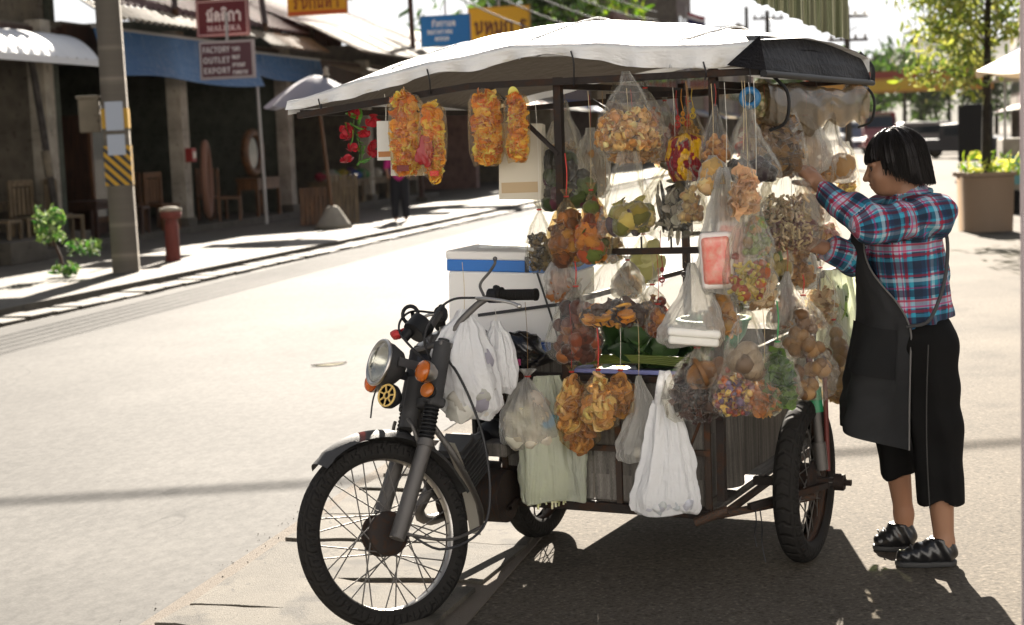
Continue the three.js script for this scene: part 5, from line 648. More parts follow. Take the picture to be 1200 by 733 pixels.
bag('bread_bag', 'pale bag of beige rolls hanging by the vendor raised hand', [918, 128, 972, 204], ['x', 1.05], { prof: 'tied', mat: M.milky, fill: { kind: 'ball', colors: ['#b08a58', '#c7a471', '#8d6a40'], n: 7, size: 0.035, level: 0.5, each: 'bread_roll' } });
bag('bread_bag', 'pale bag of beige rolls with one large bun, at the far end of the canopy', [950, 132, 1002, 214], ['x', 1.06], { prof: 'cone', mat: M.milky, fill: { kind: 'ball', colors: ['#a58050', '#93703f'], n: 4, size: 0.05, level: 0.7, each: 'bread_roll' } });
bag('bread_bag', 'small clear bag of brown buns tucked behind the other bread bags', [934, 112, 962, 182], ['x', 0.98], { prof: 'tied', fill: { kind: 'ball', colors: ['#7d5a34', '#93703f'], n: 5, size: 0.03, level: 0.5, each: 'bread_roll' } });
bag('rice_noodle_bag', 'large greyish clear bag of thin noodles at chest height of the vendor', [882, 196, 960, 296], ['x', 1.07], { prof: 'sack', folds: 1.1, fill: [{ kind: 'curl', colors: ['#d0bc98', '#b09a74', '#8c7252', '#c4ae88'], n: 190, size: 0.017, level: 0.35 }, { kind: 'chip', colors: ['#6a3a3c', '#7d4a44'], n: 24, size: 0.03, level: 0.6 }] });
bag('salad_bag', 'clear bag with a long dark green leaf showing', [866, 214, 932, 332], ['x', 1.00], { prof: 'cone', fill: [{ kind: 'leaf', colors: ['#1f3a14', '#33561d', '#4d7029'], n: 16, size: 0.06, level: 0.3, mat: M.leafy, up: true }, { kind: 'chunk', colors: ['#8c7a3c', '#a5934f'], n: 16, size: 0.024, level: 0.7 }] });
bag('fruit_bag', 'clear bag of yellow mango slices and red rose apple', [848, 250, 906, 354], ['x', 1.10], { prof: 'sack', fill: [{ kind: 'stick', colors: ['#b8a040', '#c4b458', '#a0943a'], n: 40, size: 0.034, level: 0.62, stretch: [1.4, 1, 1.4] }, { kind: 'chunk', colors: ['#8c3a24', '#a8582c'], n: 14, size: 0.016, level: 0.5 }] });
// white carrier with two trays of pink meat
bag('meat_tray_carrier', 'milky carrier bag holding two trays of pink sliced meat', [815, 216, 884, 344], Zp(0.66), { prof: [[0, 0.2], [0.08, 0.34], [0.25, 0.6], [0.5, 0.86], [0.8, 1], [0.96, 0.98], [1, 0.9]], dr: 0.42, mat: M.milky, handles: 18, extra: (t, w, h) => {
  const meat = mat([0.74, 0.5, 0.42], 0.5, { map: tex(128, 128, (u, v) => { const k = 0.86 + 0.08 * Math.sin(u * 25 + 9 * pfbm(u, v, 4, 7, 3)) + 0.6 * (pfbm(u, v, 8, 3, 3) - 0.5); return [1, 0.72 * k + 0.1, 0.68 * k + 0.1]; }, true, 9), clearcoat: 0.7 });
  for (const [x, y, z, r] of [[-w * 0.12, h * 0.31, w * 0.20, 0.05], [w * 0.12, h * 0.40, -w * 0.02, -0.12]]) { const o = new THREE.Group(); o.name = 'meat_tray'; t.add(o); o.position.set(x, y, z); o.rotation.z = r; mesh('tray', box(w * 0.56, h * 0.52, 0.03, 0, 0, 0, 0.014), plain('#e6ddd6', 0.5), o); mesh('meat', lumpy(box(w * 0.46, h * 0.43, 0.03, 0, 0, 0.012, 0.014), 0.12, 30, 2), meat, o); } } });
// on and around the rail
bag('cookie_bag', 'clear tent shaped bag of dark jerky and round orange cookies on the rail', [674, 298, 766, 382], Zp(0.58), { prof: 'cone', dr: 0.5, folds: 0.9, fill: [{ kind: 'disc', colors: ['#c88a2c', '#d89c40', '#b87420'], n: 34, size: 0.028, level: 0.82 }, { kind: 'flake', colors: ['#2a1c16', '#40281c'], n: 24, size: 0.03, level: 0.74 }, { kind: 'disc', colors: ['#d9a040'], n: 3, size: 0.034, level: 0.75, each: 'cookie' }] });
bag('candied_fruit_bag', 'tiny bag of amber candied fruit next to the foam box bag', [756, 352, 788, 396], Zp(0.56), { prof: 'tied', fill: { kind: 'chunk', colors: ['#9a5c1c', '#7a3e14', '#b97a2c'], n: 22, size: 0.014, level: 0.3 } });
bag('curry_bag', 'bulging bag of reddish brown curry tied with red string below the front post', [644, 326, 708, 426], Zp(0.54), { prof: 'tied', fill: { kind: ['chunk', 'ball'], colors: ['#5a2a14', '#7a3c1c', '#8c5424', '#43200f'], n: 60, size: 0.026, level: 0.35 }, hang: 20 });
bag('foam_box_bag', 'milky bag with a white foam food box showing at the bottom', [774, 308, 850, 406], Zp(0.64), { prof: 'cone', dr: 0.6, folds: 0.9, mat: M.milky, extra: (t, w, h) => { const o = new THREE.Group(); o.name = 'foam_box'; t.add(o); o.position.set(0, h * 0.12, w * 0.04); o.rotation.z = -0.1; mesh('base', box(w * 0.78, h * 0.10, w * 0.46, 0, -h * 0.045, 0, 0.01), plain('#e9e6dd', 0.7), o); mesh('lid', box(w * 0.82, h * 0.10, w * 0.48, 0, h * 0.055, 0, 0.012), plain('#efece4', 0.7), o); } });
bag('patty_bag', 'clear bag of flat brown fried patties under the foam box bag', [802, 368, 868, 452], Zp(0.62), { prof: 'cone', dr: 0.6, fill: { kind: 'disc', colors: ['#7a5530', '#93683c'], n: 4, size: 0.05, level: 0.74, each: 'patty' } });
bag('steamed_bun_bag', 'clear bag of greyish steamed buns with twisted handles', [850, 350, 902, 448], Zp(0.66), { prof: 'tied', tie: '#d8d8d0', fill: { kind: 'ball', colors: ['#8c7a64', '#a08c74', '#6d5a48'], n: 9, size: 0.034, level: 0.52, each: 'bun' }, hang: 16, cord: '#d8d4c8', cordR: 0.005 });
bag('dried_squid_bag', 'dark brown bag of shredded dried squid near the sidecar corner', [782, 398, 854, 494], Zp(0.60), { prof: 'tied', folds: 1.2, fill: { kind: ['stick', 'flake'], colors: ['#3b221c', '#57352a', '#6d4a38', '#2b1814'], n: 110, size: 0.034, level: 0.35 } });
bag('candy_bag', 'bag of colourful wrapped candy in orange, yellow and purple', [832, 418, 898, 488], Zp(0.64), { prof: 'sack', dr: 0.7, fill: { kind: ['chunk', 'flake'], colors: ['#a5521c', '#b98a34', '#5c4a68', '#8c3a2c', '#c0a04c', '#6d3c40'], n: 170, size: 0.012, level: 0.2, mat: M.foil } });
bag('lettuce_bag', 'knotted clear bag of bright green lettuce tied with a green string', [886, 392, 938, 478], ['x', 1.16], { prof: 'tied', tie: '#2a8a4a', hang: 40, cord: '#3aa060', fill: { kind: ['leaf', 'flake'], colors: ['#4d7020', '#66882e', '#3a5a18', '#7f9848'], n: 60, size: 0.032, level: 0.3, mat: M.leafy } });
const pot = { kind: 'ball', colors: ['#7a5a36', '#8f6d44', '#67482a', '#a07c50'], n: 20, size: 0.028, level: 0.3, each: 'mushroom' };
bag('mushroom_bag', 'upper clear bag of brown straw mushrooms gathered with a red band', [912, 338, 972, 420], ['x', 1.14], { prof: 'tied', fill: pot, hang: 16 });
bag('mushroom_bag', 'lower clear bag of brown straw mushrooms with a crinkled corner', [918, 398, 980, 470], ['x', 1.16], { prof: 'sack', fill: { ...pot, n: 18 } });
bag('mushroom_bag', 'side bag of brown mushrooms nearest the vendor apron', [954, 366, 1002, 456], ['x', 1.10], { prof: 'tied', fill: { ...pot, n: 14, colors: ['#8c6c44', '#a5855a'] } });
bag('leafy_green_bag', 'tall clear bag of long pale green leaves beside the vendor apron', [956, 316, 1010, 462], ['x', 1.03], { prof: 'tall', dr: 0.6, mat: M.greenish, fill: { kind: 'leaf', colors: ['#4a6a22', '#6d8a38', '#86a050', '#38561a'], n: 34, size: 0.09, level: 0.2, mat: M.leafy, up: true } });
bag('clear_side_bag', 'thin empty looking clear bag with red ties on the side rail', [868, 332, 916, 380], ['x', 0.95], { prof: 'cone' });
// handlebar and box front
bag('white_carrier', 'full white carrier bag hanging from the handlebar clutch lever', [507, 362, 586, 492], Zp(0.86), { prof: [[0, 0.14], [0.06, 0.22], [0.2, 0.55], [0.42, 0.86], [0.7, 1], [0.88, 0.98], [1, 0.7]], mat: M.white, dr: 0.7, folds: 1, fill: { kind: 'chunk', colors: ['#cfcac0', '#b8b4ae', '#a9a4b0'], n: 14, size: 0.045, level: 0.45 } });
bag('white_carrier', 'smaller flat white carrier bag squeezed between the handlebar and the cool box', [560, 376, 604, 462], Zp(0.76), { prof: 'sack', mat: M.white, dr: 0.6, folds: 0.9 });
bag('rice_bag', 'rounded hazy bag of sticky rice on the sidecar front edge', [586, 432, 654, 526], Zp(0.54), { prof: 'tied', mat: M.milky, dr: 0.7, fill: { kind: 'chunk', colors: ['#cfc6b0', '#b5ab9a', '#d9d2bf'], n: 24, size: 0.035, level: 0.4 } });
bag('chip_bag', 'clear bag of golden pork rinds beside the sticky rice bag', [648, 428, 694, 508], Zp(0.58), { prof: 'tied', mat: M.amberBag, folds: 0.8, group: 'pork rind bags on the box rim', fill: { kind: ['curl', 'chip'], colors: ['#c79a54', '#d9b474', '#a8763a', '#e3c68c'], n: 60, size: 0.026, level: 0.22 } });
bag('chip_bag', 'middle clear bag of golden pork rinds tied with red string', [680, 426, 724, 504], Zp(0.62), { prof: 'tied', mat: M.amberBag, folds: 0.8, hang: 48, group: 'pork rind bags on the box rim', fill: { kind: ['curl', 'chip'], colors: ['#d0a868', '#e0c088', '#b58444'], n: 56, size: 0.026, level: 0.22 } });
bag('chip_bag', 'clear bag of browner pork rinds nearest the thin white carrier', [706, 428, 750, 490], Zp(0.57), { prof: 'tied', mat: M.amberBag, folds: 0.8, group: 'pork rind bags on the box rim', fill: { kind: ['curl', 'chip'], colors: ['#a87838', '#c0924c', '#8c5c28'], n: 50, size: 0.024, level: 0.22 } });
bag('chip_bag', 'clear bag of pork rinds hanging lowest, pointed at the bottom', [656, 478, 706, 532], Zp(0.55), { prof: 'spindle', mat: M.amberBag, folds: 0.8, group: 'pork rind bags on the box rim', fill: { kind: ['curl', 'chip'], colors: ['#a06c30', '#b98a48'], n: 44, size: 0.024, level: 0.1 } });
bag('bean_sprout_carrier', 'tall pale greenish carrier bag of bean sprouts on the box front', [603, 440, 684, 590], Zp(0.50), { prof: [[0, 0.3], [0.1, 0.42], [0.3, 0.72], [0.5, 0.86], [0.8, 0.95], [0.97, 1], [1, 0.96]], mat: M.greenish, dr: 0.5, folds: 1.1, fill: { kind: 'stick', colors: ['#cfcfa0', '#b8ba88', '#dcd9b4'], n: 140, size: 0.05, level: 0.45, stretch: [0.5, 1, 0.5], up: true }, extra: (t, w, h) => mesh('blue_print', box(w * 0.42, h * 0.1, 0.002, w * 0.08, h * 0.66, w * 0.21), plain('#4f9fd0', 0.6), t) });
bag('small_white_carrier', 'small white carrier with two eggs wrapped at the bottom', [722, 440, 778, 542], Zp(0.56), { prof: 'cone', mat: M.milky, dr: 0.5, folds: 1, handles: 0, fill: { kind: 'ball', colors: ['#e6e0d4'], n: 4, size: 0.03, level: 0.86, each: 'egg', stretch: [0.9, 1, 0.9] } });
bag('thin_white_carrier', 'long thin white carrier with ice hanging off the box front', [742, 468, 822, 604], Zp(0.60), { prof: [[0, 0.28], [0.08, 0.36], [0.3, 0.55], [0.6, 0.78], [0.85, 1], [0.97, 0.98], [1, 0.9]], mat: M.white, dr: 0.5, folds: 1.1, handles: 34, fill: { kind: 'chunk', colors: ['#d8d8d8', '#bfc3c6'], n: 30, size: 0.02, level: 0.82 } });
bag('pale_squash_bag', 'clear bag with a pale yellow striped squash hanging behind the rail', [738, 268, 772, 334], Zp(-0.3), { prof: 'tied', mat: M.milky, fill: { kind: 'ball', colors: ['#c9c48a', '#b5b070'], n: 4, size: 0.06, level: 0.5, each: 'squash', stretch: [0.7, 1.5, 0.7] } });
// bags on the far rails, seen between the near ones
const farBags = [[700, 108, 742, 190, 'shrimp chip', '#c9a07a'], [760, 110, 800, 196, 'rice cracker', '#d0b48c'], [790, 112, 826, 186, 'banana chip', '#c9a650'], [860, 112, 900, 190, 'dried chilli', '#7d2a1c'], [902, 118, 940, 190, 'garlic', '#cfc4b0']];
farBags.forEach(([a, b, c, d, n, k], i) => bag('snack_bag', `clear bag of ${n}${n.endsWith('chilli') || n === 'garlic' ? '' : 's'} hung on the rear canopy beam`, [a, b, c, d], i < 3 ? Zp(-0.45) : ['x', 0.72], { prof: 'tied', fill: { kind: ['chip', 'flake'], colors: [k], n: 40, size: 0.022, level: 0.45 }, group: 'bags on the rear beam' }));
// the denser second layer of bags between and behind the first
const more = [['dried shrimp', 736, 96, 778, 172, Zp(0.3), '#b5704a', 'flake', 0.014], ['cashew nuts', 832, 196, 872, 264, Zp(0.64), '#c49a62', 'curl', 0.014], ['pork floss', 896, 110, 932, 178, Xp(1.02), '#a87a44', 'curl', 0.016], ['fish cakes', 930, 188, 974, 264, Xp(1.0), '#b08c5c', 'disc', 0.02], ['coconut sweets', 866, 298, 914, 364, Xp(1.05), '#d2bd98', 'chunk', 0.02], ['tofu puffs', 824, 326, 870, 394, Zp(0.58), '#b98844', 'chunk', 0.022], ['rice cakes', 940, 306, 984, 386, Xp(1.0), '#cdb890', 'disc', 0.022], ['palm sugar lumps', 638, 298, 678, 354, Zp(0.5), '#9a6430', 'chunk', 0.017], ['prawn crackers', 850, 176, 894, 252, Xp(1.1), '#d0a880', 'chip', 0.026], ['taro chips', 905, 236, 952, 332, Xp(0.95), '#8a6a58', 'chip', 0.024], ['lotus seeds', 690, 252, 732, 310, Zp(0.44), '#c0a878', 'ball', 0.013], ['tamarind pods', 900, 318, 946, 386, Xp(1.08), '#7b5030', 'curl', 0.02], ['sweet potato crisps', 872, 428, 920, 488, Xp(1.12), '#b5743c', 'chip', 0.022], ['cassava sticks', 962, 414, 1002, 472, Xp(1.08), '#c9ad78', 'stick', 0.03], ['soy beans', 792, 196, 826, 262, Zp(0.62), '#b8a06a', 'ball', 0.012], ['ginger slices', 716, 300, 756, 350, Zp(0.2), '#c0a05c', 'disc', 0.018], ['dried mango', 938, 150, 978, 224, Xp(1.02), '#c08a38', 'flake', 0.02], ['pandan sweets', 868, 226, 906, 302, Xp(1.12), '#7d8a4a', 'chunk', 0.016], ['shallots', 946, 234, 988, 304, Xp(0.95), '#8c5a50', 'ball', 0.018], ['garlic bulbs', 672, 150, 714, 232, Zp(0.1), '#d2c6ae', 'ball', 0.022], ['dried chillies', 772, 128, 808, 198, Zp(0.2), '#8c3a2c', 'stick', 0.026], ['fish crackers', 912, 270, 958, 338, Xp(1.0), '#c8a470', 'chip', 0.022], ['sliced corn', 978, 166, 1006, 234, Xp(0.98), '#c9b25c', 'disc', 0.018], ['leaf parcels', 836, 300, 878, 368, Zp(0.5), '#6a7440', 'flake', 0.026], ['rambutans', 744, 328, 786, 386, Zp(0.4), '#8c4838', 'ball', 0.018], ['puffed rice', 640, 130, 680, 206, Zp(0.0), '#d8c8a0', 'chunk', 0.014], ['shrimp paste tubs', 704, 98, 738, 164, Zp(0.0), '#8c6c5c', 'disc', 0.022]];
more.forEach(([n, a, b, c, d, pl, k, kind, sz], i) => bag('snack_bag', `clear bag of ${n} tucked among the other hanging bags`, [a, b, c, d], pl, { prof: ['tied', 'sack', 'cone'][i % 3], mat: i % 4 === 3 ? M.milky : M.clear, group: 'snack bags tucked between the others', fill: { kind: [kind, 'flake'], colors: [k, k, '#a07c4c'], n: 50, size: sz, level: 0.38 } }));
// ---------------------------------------------------------------- things carried on the cart
const onCart = (name, label, cat, p, turn = 0, group) => thing(name, label, cat, toWorld(p), CART_A + turn, group);
{ const t = onCart('cool_box', 'white foam cool box with a blue taped lid and black straps on the seat', 'cool box', V(-0.05, 0.805, 0.0), 0.12), w = 0.49, h = 0.27, d = 0.36, m = mat([0.88, 0.86, 0.82], 0.75);
  t.rotation.z = -0.03; mesh('body', box(w, h, d, 0, h / 2, 0, 0.012), m, t); mesh('lid', box(w + 0.015, 0.035, d + 0.015, 0, h + 0.061, 0, 0.01), m, t); mesh('blue_tape', box(w + 0.008, 0.045, d + 0.008, 0, h + 0.022, 0, 0.004), mat([0.01, 0.16, 0.55], 0.4), t);
  const st = mat([0.03, 0.03, 0.032], 0.6); mesh('strap', bar(V(0.12, h, d / 2 + 0.006), V(0.21, 0, d / 2 + 0.006), 0.012, 0.004), st, t); mesh('strap', bar(V(-0.12, 0.10, d / 2 + 0.009), V(0.26, 0.16, d / 2 + 0.009), 0.004, 0.012), st, t); mesh('clear_cover', grid(20, 10, (u, v) => V((u - 0.5) * 0.3, h + 0.082 + 0.012 * fbm(u * 9, v * 6, 1, 3), (v - 0.5) * 0.3)), M.clear, t); mesh('latch', box(0.015, 0.06, 0.012, 0.08, h + 0.03, d / 2 + 0.008, 0.003), st, t); }
{ const t = onCart('blue_tray', 'blue plastic tray lying under the cool box', 'tray', V(-0.03, 0.775, 0.30)), m = mat([0.02, 0.10, 0.38], 0.4); mesh('bottom', box(0.36, 0.01, 0.22, 0, 0.005, 0), m, t); for (const z of [-0.11, 0.11]) mesh('rim', box(0.37, 0.03, 0.01, 0, 0.018, z, 0.003), m, t); for (const x of [-0.18, 0.18]) mesh('rim', box(0.01, 0.03, 0.22, x, 0.018, 0, 0.003), m, t); }
{ const t = onCart('black_bag', 'crumpled black plastic bag with a pink ribbon behind the sticky rice', 'bag', V(0.12, 0.735, 0.40)); mesh('film', lumpy(blob(4, 0.35, 2.2, 3).scale(0.09, 0.07, 0.06).translate(0, 0.06, 0), 0.2, 14, 2), mat([0.012, 0.012, 0.014], 0.25, { clearcoat: 0.5 }), t); mesh('ribbon', box(0.03, 0.025, 0.012, 0.02, 0.035, 0.06, 0.004), plain('#b03a70', 0.5), t); }
{ const t = onCart('vegetable_tub', 'lavender blue rimmed tub of dark leafy greens inside the sidecar', 'tub', V(0.60, 0.56, 0.30)), m = mat([0.22, 0.24, 0.52], 0.4), R = rng(8); mesh('shell', box(0.46, 0.17, 0.22, 0, 0.085, 0, 0.01), mat([0.16, 0.16, 0.2], 0.6), t); mesh('rim', merge([box(0.50, 0.016, 0.02, 0, 0.182, 0.125, 0.004), box(0.50, 0.016, 0.02, 0, 0.182, -0.125, 0.004), box(0.02, 0.016, 0.27, -0.24, 0.182, 0, 0.004), box(0.02, 0.016, 0.27, 0.24, 0.182, 0, 0.004)]), m, t);
  const lg = [0, 1].map((k) => { const g = G0.leaf[k].clone(); g.scale(1.5, 1, 1); return g; }), gm = [[0.035, 0.085, 0.02], [0.06, 0.13, 0.03], [0.025, 0.06, 0.02]].map((c) => mat(c, 0.45, { transmission: 0.15 })); for (let i = 0; i < 34; i++) { const o = mesh('leaf', lg[i % 2], gm[i % 3], t); o.position.set((R() - 0.5) * 0.42, 0.20 + R() * 0.10, (R() - 0.5) * 0.18); o.rotation.set(R() * 2 - 1, R() * 6, 1.2 + R() * 0.8); o.scale.setScalar(0.07 + R() * 0.03); } for (let i = 0; i < 5; i++) mesh('stalk', tube([V(-0.24, 0.2 + i * 0.008, 0.1), V(0, 0.215 + i * 0.006, 0.12), V(0.2, 0.20 + i * 0.008, 0.1)], 0.004, 10, 5), plain('#5d6a2a', 0.5), t); }
{ const t = onCart('colander', 'green plastic colander with foil lined pots inside the sidecar', 'colander', V(0.80, 0.80, 0.18)); mesh('bowl', lathe([[0.0, 0.0], [0.08, 0.002], [0.115, 0.05], [0.13, 0.10], [0.138, 0.102], [0.138, 0.11], [0.12, 0.11]], 32), mat([0.04, 0.26, 0.15], 0.45), t); for (let i = 0; i < 6; i++) { const o = mesh('foil_cup', lathe([[0, 0], [0.022, 0], [0.028, 0.05]], 12), M.chrome, t); o.position.set(Math.cos(i) * 0.06, 0.08, Math.sin(i) * 0.06); } mesh('stand', lathe([[0.07, 0], [0.09, -0.2], [0.1, -0.5]], 20), M.darkWood, t); }
{ const t = onCart('tape_spool', 'blue round tape spool hung on the canopy frame', 'spool', cartZ(879, 115, 0.50)); const g = torus(0.026, 0.012, 28, 10); mesh('ring', g, mat([0.02, 0.14, 0.30], 0.35), t); const c = new THREE.CylinderGeometry(0.014, 0.014, 0.02, 16); c.rotateX(Math.PI / 2); mesh('core', c, plain('#20363f', 0.5), t); mesh('cord', tube([V(0, 0.03, 0), V(0.003, 0.07, 0), V(0, 0.11, 0)], 0.002, 8, 5), M.cable, t); }
{ const p = cartX(932, 340, 0.92), t = onCart('printed_package', 'white package with blue printed stripes behind the side rail', 'package', p, 0.5); const g = box(0.17, 0.14, 0.05, 0, 0.07, 0, 0.015); mesh('wrapper', g, mat([0.7, 0.68, 0.6], 0.5, { bumpMap: crumple, bumpScale: 0.01 }), t); for (const [y, w] of [[0.10, 0.12], [0.06, 0.10]]) mesh('printed_stripe', box(w, 0.022, 0.002, 0.0, y, 0.027), plain('#3f8fb8', 0.5), t); }
for (const [u, v0, v1, z, c] of [[776, 270, 336, 0.2, '#a01c2c'], [802, 262, 330, 0.1, '#3a3230'], [794, 106, 152, 0.3, '#b5322a'], [800, 104, 146, 0.28, '#c98a2a'], [806, 106, 150, 0.3, '#a82a22'], [812, 104, 140, 0.26, '#d0b040'], [876, 300, 322, 0.4, '#b02a22']]) {
  const a = cartZ(u, v1, z), b = cartZ(u, v0, z), L = b.y - a.y, t = onCart('hanging_cord', 'thin knotted cord with rubber bands hanging from the rails', 'cord', a, 0, 'cords hanging from the rails'); mesh('string', tube([V(0, 0, 0), V(0.004, L * 0.4, 0.002), V(-0.003, L * 0.7, 0), V(0, L, 0)], 0.0016, 12, 5), plain(c, 0.6), t); const k = torus(0.009, 0.003, 14, 6); k.translate(0, L * 0.12, 0); mesh('band', k, plain(c, 0.5), t); const k2 = torus(0.007, 0.003, 14, 6); k2.rotateY(1.2); k2.translate(0.002, L * 0.3, 0); mesh('band', k2, plain(c, 0.5), t); }
{ const t = onCart('green_leaf_bunch', 'bunch of fresh green leaves standing above the side rail by the vendor', 'vegetable', cartX(990, 372, 0.98)), R = rng(31), gm = [[0.06, 0.16, 0.03], [0.11, 0.24, 0.05]].map((c) => mat(c, 0.5, { transmission: 0.3 })); for (let i = 0; i < 18; i++) { const o = mesh('leaf', G0.leaf[i % 3], gm[i % 2], t); o.position.set((R() - 0.5) * 0.08, 0.06 + R() * 0.10, (R() - 0.5) * 0.1); o.rotation.set((R() - 0.5) * 1.4, R() * 6, (R() - 0.5) * 1.4); o.scale.set(0.09, 0.06 + R() * 0.03, 0.07); } mesh('stalks', rod(V(0, -0.02, 0), V(0, 0.06, 0), 0.02, 0.03), plain('#7d9440', 0.5), t); }

// ---------------------------------------------------------------- near frame of the awning we stand under
{ const b = atDepth(1204, 366, 3.3); b.y = 0; const t = thing('awning_post', 'pale painted steel post of the near awning', 'post', b); mesh('pipe', rod(V(0, 0, 0), V(0, 2.35, 0), 0.013), mat([0.5, 0.42, 0.42], 0.5), t); mesh('foot', box(0.12, 0.01, 0.12, 0, 0.005, 0), M.metalPost, t); mesh('beam', bar(V(0.1, 1.86 + 0.01, 0), V(-0.32, 1.852, -0.02), 0.03, 0.02), M.teakDark, t); }
{ const t = thing('awning_valance', 'hanging green striped fabric edge of an awning overhead', 'awning', atDepth(938, 0, 4.3)), mpp = 4.3 / F_PIX; const pl = (u) => lerp(-56, 54, u) * mpp;
  const fab = mat([1, 1, 1], 0.8, { transmission: 0.25, map: tex(256, 16, (u) => { const s = (u * 9) % 1; return s < 0.5 ? [0.30, 0.31, 0.23] : s < 0.56 ? [0.5, 0.5, 0.42] : [0.36, 0.36, 0.28]; }) });
  mesh('fabric', grid(80, 10, (u, v) => { const yb = lerp(2, -46, smooth(0, 1, u) * 0.4 + u * 0.6) * mpp - 0.006 * Math.abs(Math.sin(u * 20)); return V(pl(u), lerp(0.12, yb, v), 0.014 * Math.sin(u * 40) * v + 0.01 * Math.sin(u * 90)); }), fab, t); mesh('rail', bar(V(pl(0) - 0.3, 0.13, 0), V(pl(1) + 0.05, 0.13, 0), 0.03, 0.03), M.metalPost, t); }
// unseen shopfronts added behind the camera to bounce sunlight onto cart and vendor
{ const t = thing('fill_shop_row', 'added unseen grey shopfront row with roller shutters bouncing fill light across the lot', 'building', V(0, 0, 8.0), Math.PI + 0.05); mesh('wall', box(34, 8, 0.4, 0, 4.0, -0.2), mat([0.44, 0.455, 0.48], 0.9), t); mesh('roof', box(35, 0.3, 4, 0, 8.15, -1.9), M.maroonRoof, t); for (let i = 0; i < 8; i++) { const x = -14 + i * 4, g = P('window', t); mesh('frame', box(2.2, 1.5, 0.1, x, 5, 0.03), M.plasterWhite, g); mesh('pane', box(2.0, 1.3, 0.06, x, 5, 0.07), M.glassDark, g); } for (let i = 0; i < 6; i++) mesh('shutter', box(3.6, 2.6, 0.08, -12.5 + i * 5, 1.3, 0.05), mat([0.4, 0.41, 0.42], 0.6), t); }

// ---------------------------------------------------------------- planter, trees, stalls on the lot side
const potC = onGround(1157, 273); potC.z -= 0.4; potC.x += 0.1;
{ const t = thing('planter_pot', 'large square tan planter pot with yellow green shrub on the lot', 'planter', potC, 0.08), w = 0.64, h = 0.84, m = mat([0.3, 0.215, 0.145], 0.85, { bumpMap: grit, bumpScale: 0.003 }); const g = boxUV(new THREE.CylinderGeometry(w * 0.70, w * 0.655, h, 4, 1)); g.rotateY(Math.PI / 4); g.translate(0, h / 2, 0); mesh('pot', g, m, t); mesh('rim', merge([box(w + 0.08, 0.06, 0.06, 0, h, w / 2), box(w + 0.08, 0.06, 0.06, 0, h, -w / 2), box(0.06, 0.06, w - 0.08, w / 2, h, 0), box(0.06, 0.06, w - 0.08, -w / 2, h, 0)]), m, t); mesh('soil', box(w, 0.04, w, 0, h - 0.02, 0), M.dirt, t);
  mesh('shrub', leaves(170, rng(14), (R) => [V((R() - 0.35) * 0.8, h + 0.02 + R() * R() * 0.34, (R() - 0.5) * 0.7)], 0.07, ['#8ca020', '#b5b83a', '#5d8018', '#cfcf60']), M.leafy, t); }
function tree(name, label, base, h, cr, R, nl, ls, cols, trunkR, lean = V(0, 0, 0), group) {
  const t = thing(name, label, 'tree', base, 0, group), top = V(lean.x, h, lean.z), tr = []; tr.push(tube([V(0, 0, 0), V(lean.x * 0.2, h * 0.3, 0), V(lean.x * 0.6, h * 0.6, lean.z * 0.5), top], 1, 16, 9)); { const p = tr[0].attributes.position, c = new THREE.CatmullRomCurve3([V(0, 0, 0), V(lean.x * 0.2, h * 0.3, 0), V(lean.x * 0.6, h * 0.6, lean.z * 0.5), top]); for (let i = 0; i < p.count; i++) { const k = Math.floor(i / 10) / 16, o = c.getPointAt(Math.min(1, k)), r = trunkR * (1 - 0.6 * k); p.setXYZ(i, o.x + (p.getX(i) - o.x) * r, o.y + (p.getY(i) - o.y) * r, o.z + (p.getZ(i) - o.z) * r); } }
  mesh('trunk', tr, mat([0.13, 0.10, 0.075], 0.95, { map: woodTex, bumpMap: woodTex, bumpScale: 0.02 }), t);
  const tips = []; for (let i = 0; i < cr.n; i++) { const a = R() * 6.283, y = h * lerp(cr.lo, 1.0, R()), r = cr.r * (0.35 + 0.65 * Math.sqrt(R())), o = V(lean.x * (y / h) ** 1.3, y * 0.86, 0), e = V(o.x + Math.cos(a) * r, y + (R() - 0.2) * cr.up, o.z + Math.sin(a) * r); mesh('branch', tube([o, o.clone().lerp(e, 0.5).add(V(0, 0.12 * r, 0)), e], trunkR * 0.16, 8, 5), M.teakDark, t); tips.push(o.clone().lerp(e, 0.55).add(V(0, 0.06 * r, 0)), e, e.clone().add(V((R() - 0.5) * 0.4 * cr.r, (R() - 0.6) * 0.3 * cr.r, (R() - 0.5) * 0.4 * cr.r))); }
  stuff(mesh('crown', leaves(nl, R, (R) => { const c = tips[Math.floor(R() * tips.length)], q = () => (R() + R() + R() - 1.5) * cr.cl; return [V(c.x + q(), c.y + q() * 0.8, c.z + q())]; }, ls, cols), M.leafy, t)); return t; }
const yel = ['#7f8a2a', '#989c44', '#69782a', '#aaa85a', '#55682a'], bright = ['#5d7d14', '#88a024', '#4a6a12', '#a8b43a', '#3a5410'], deep = ['#2a4414', '#3d5a1c', '#1f3410', '#55702a'];
tree('street_tree', 'small yellow green tree rising out of the tan planter', potC.clone().add(V(0.02, 0.8, -0.02)), 3.3, { n: 26, lo: 0.42, r: 1.05, up: 0.5, cl: 0.34 }, rng(61), 3400, 0.07, yel, 0.075, V(0.05, 0, 0));
tree('street_tree', 'tall dark green tree above the shophouse roofs', street(76, 19), 12, { n: 26, lo: 0.5, r: 4.2, up: 1.5, cl: 1.3 }, rng(62), 2400, 0.34, deep, 0.3, V(0.5, 0, 0), 'trees behind the shophouses');
tree('street_tree', 'light green tree behind the flag and signs', street(92, 18.5), 13, { n: 24, lo: 0.5, r: 3.6, up: 1.5, cl: 1.2 }, rng(63), 2000, 0.34, bright, 0.3, V(-0.4, 0, 0), 'trees behind the shophouses');
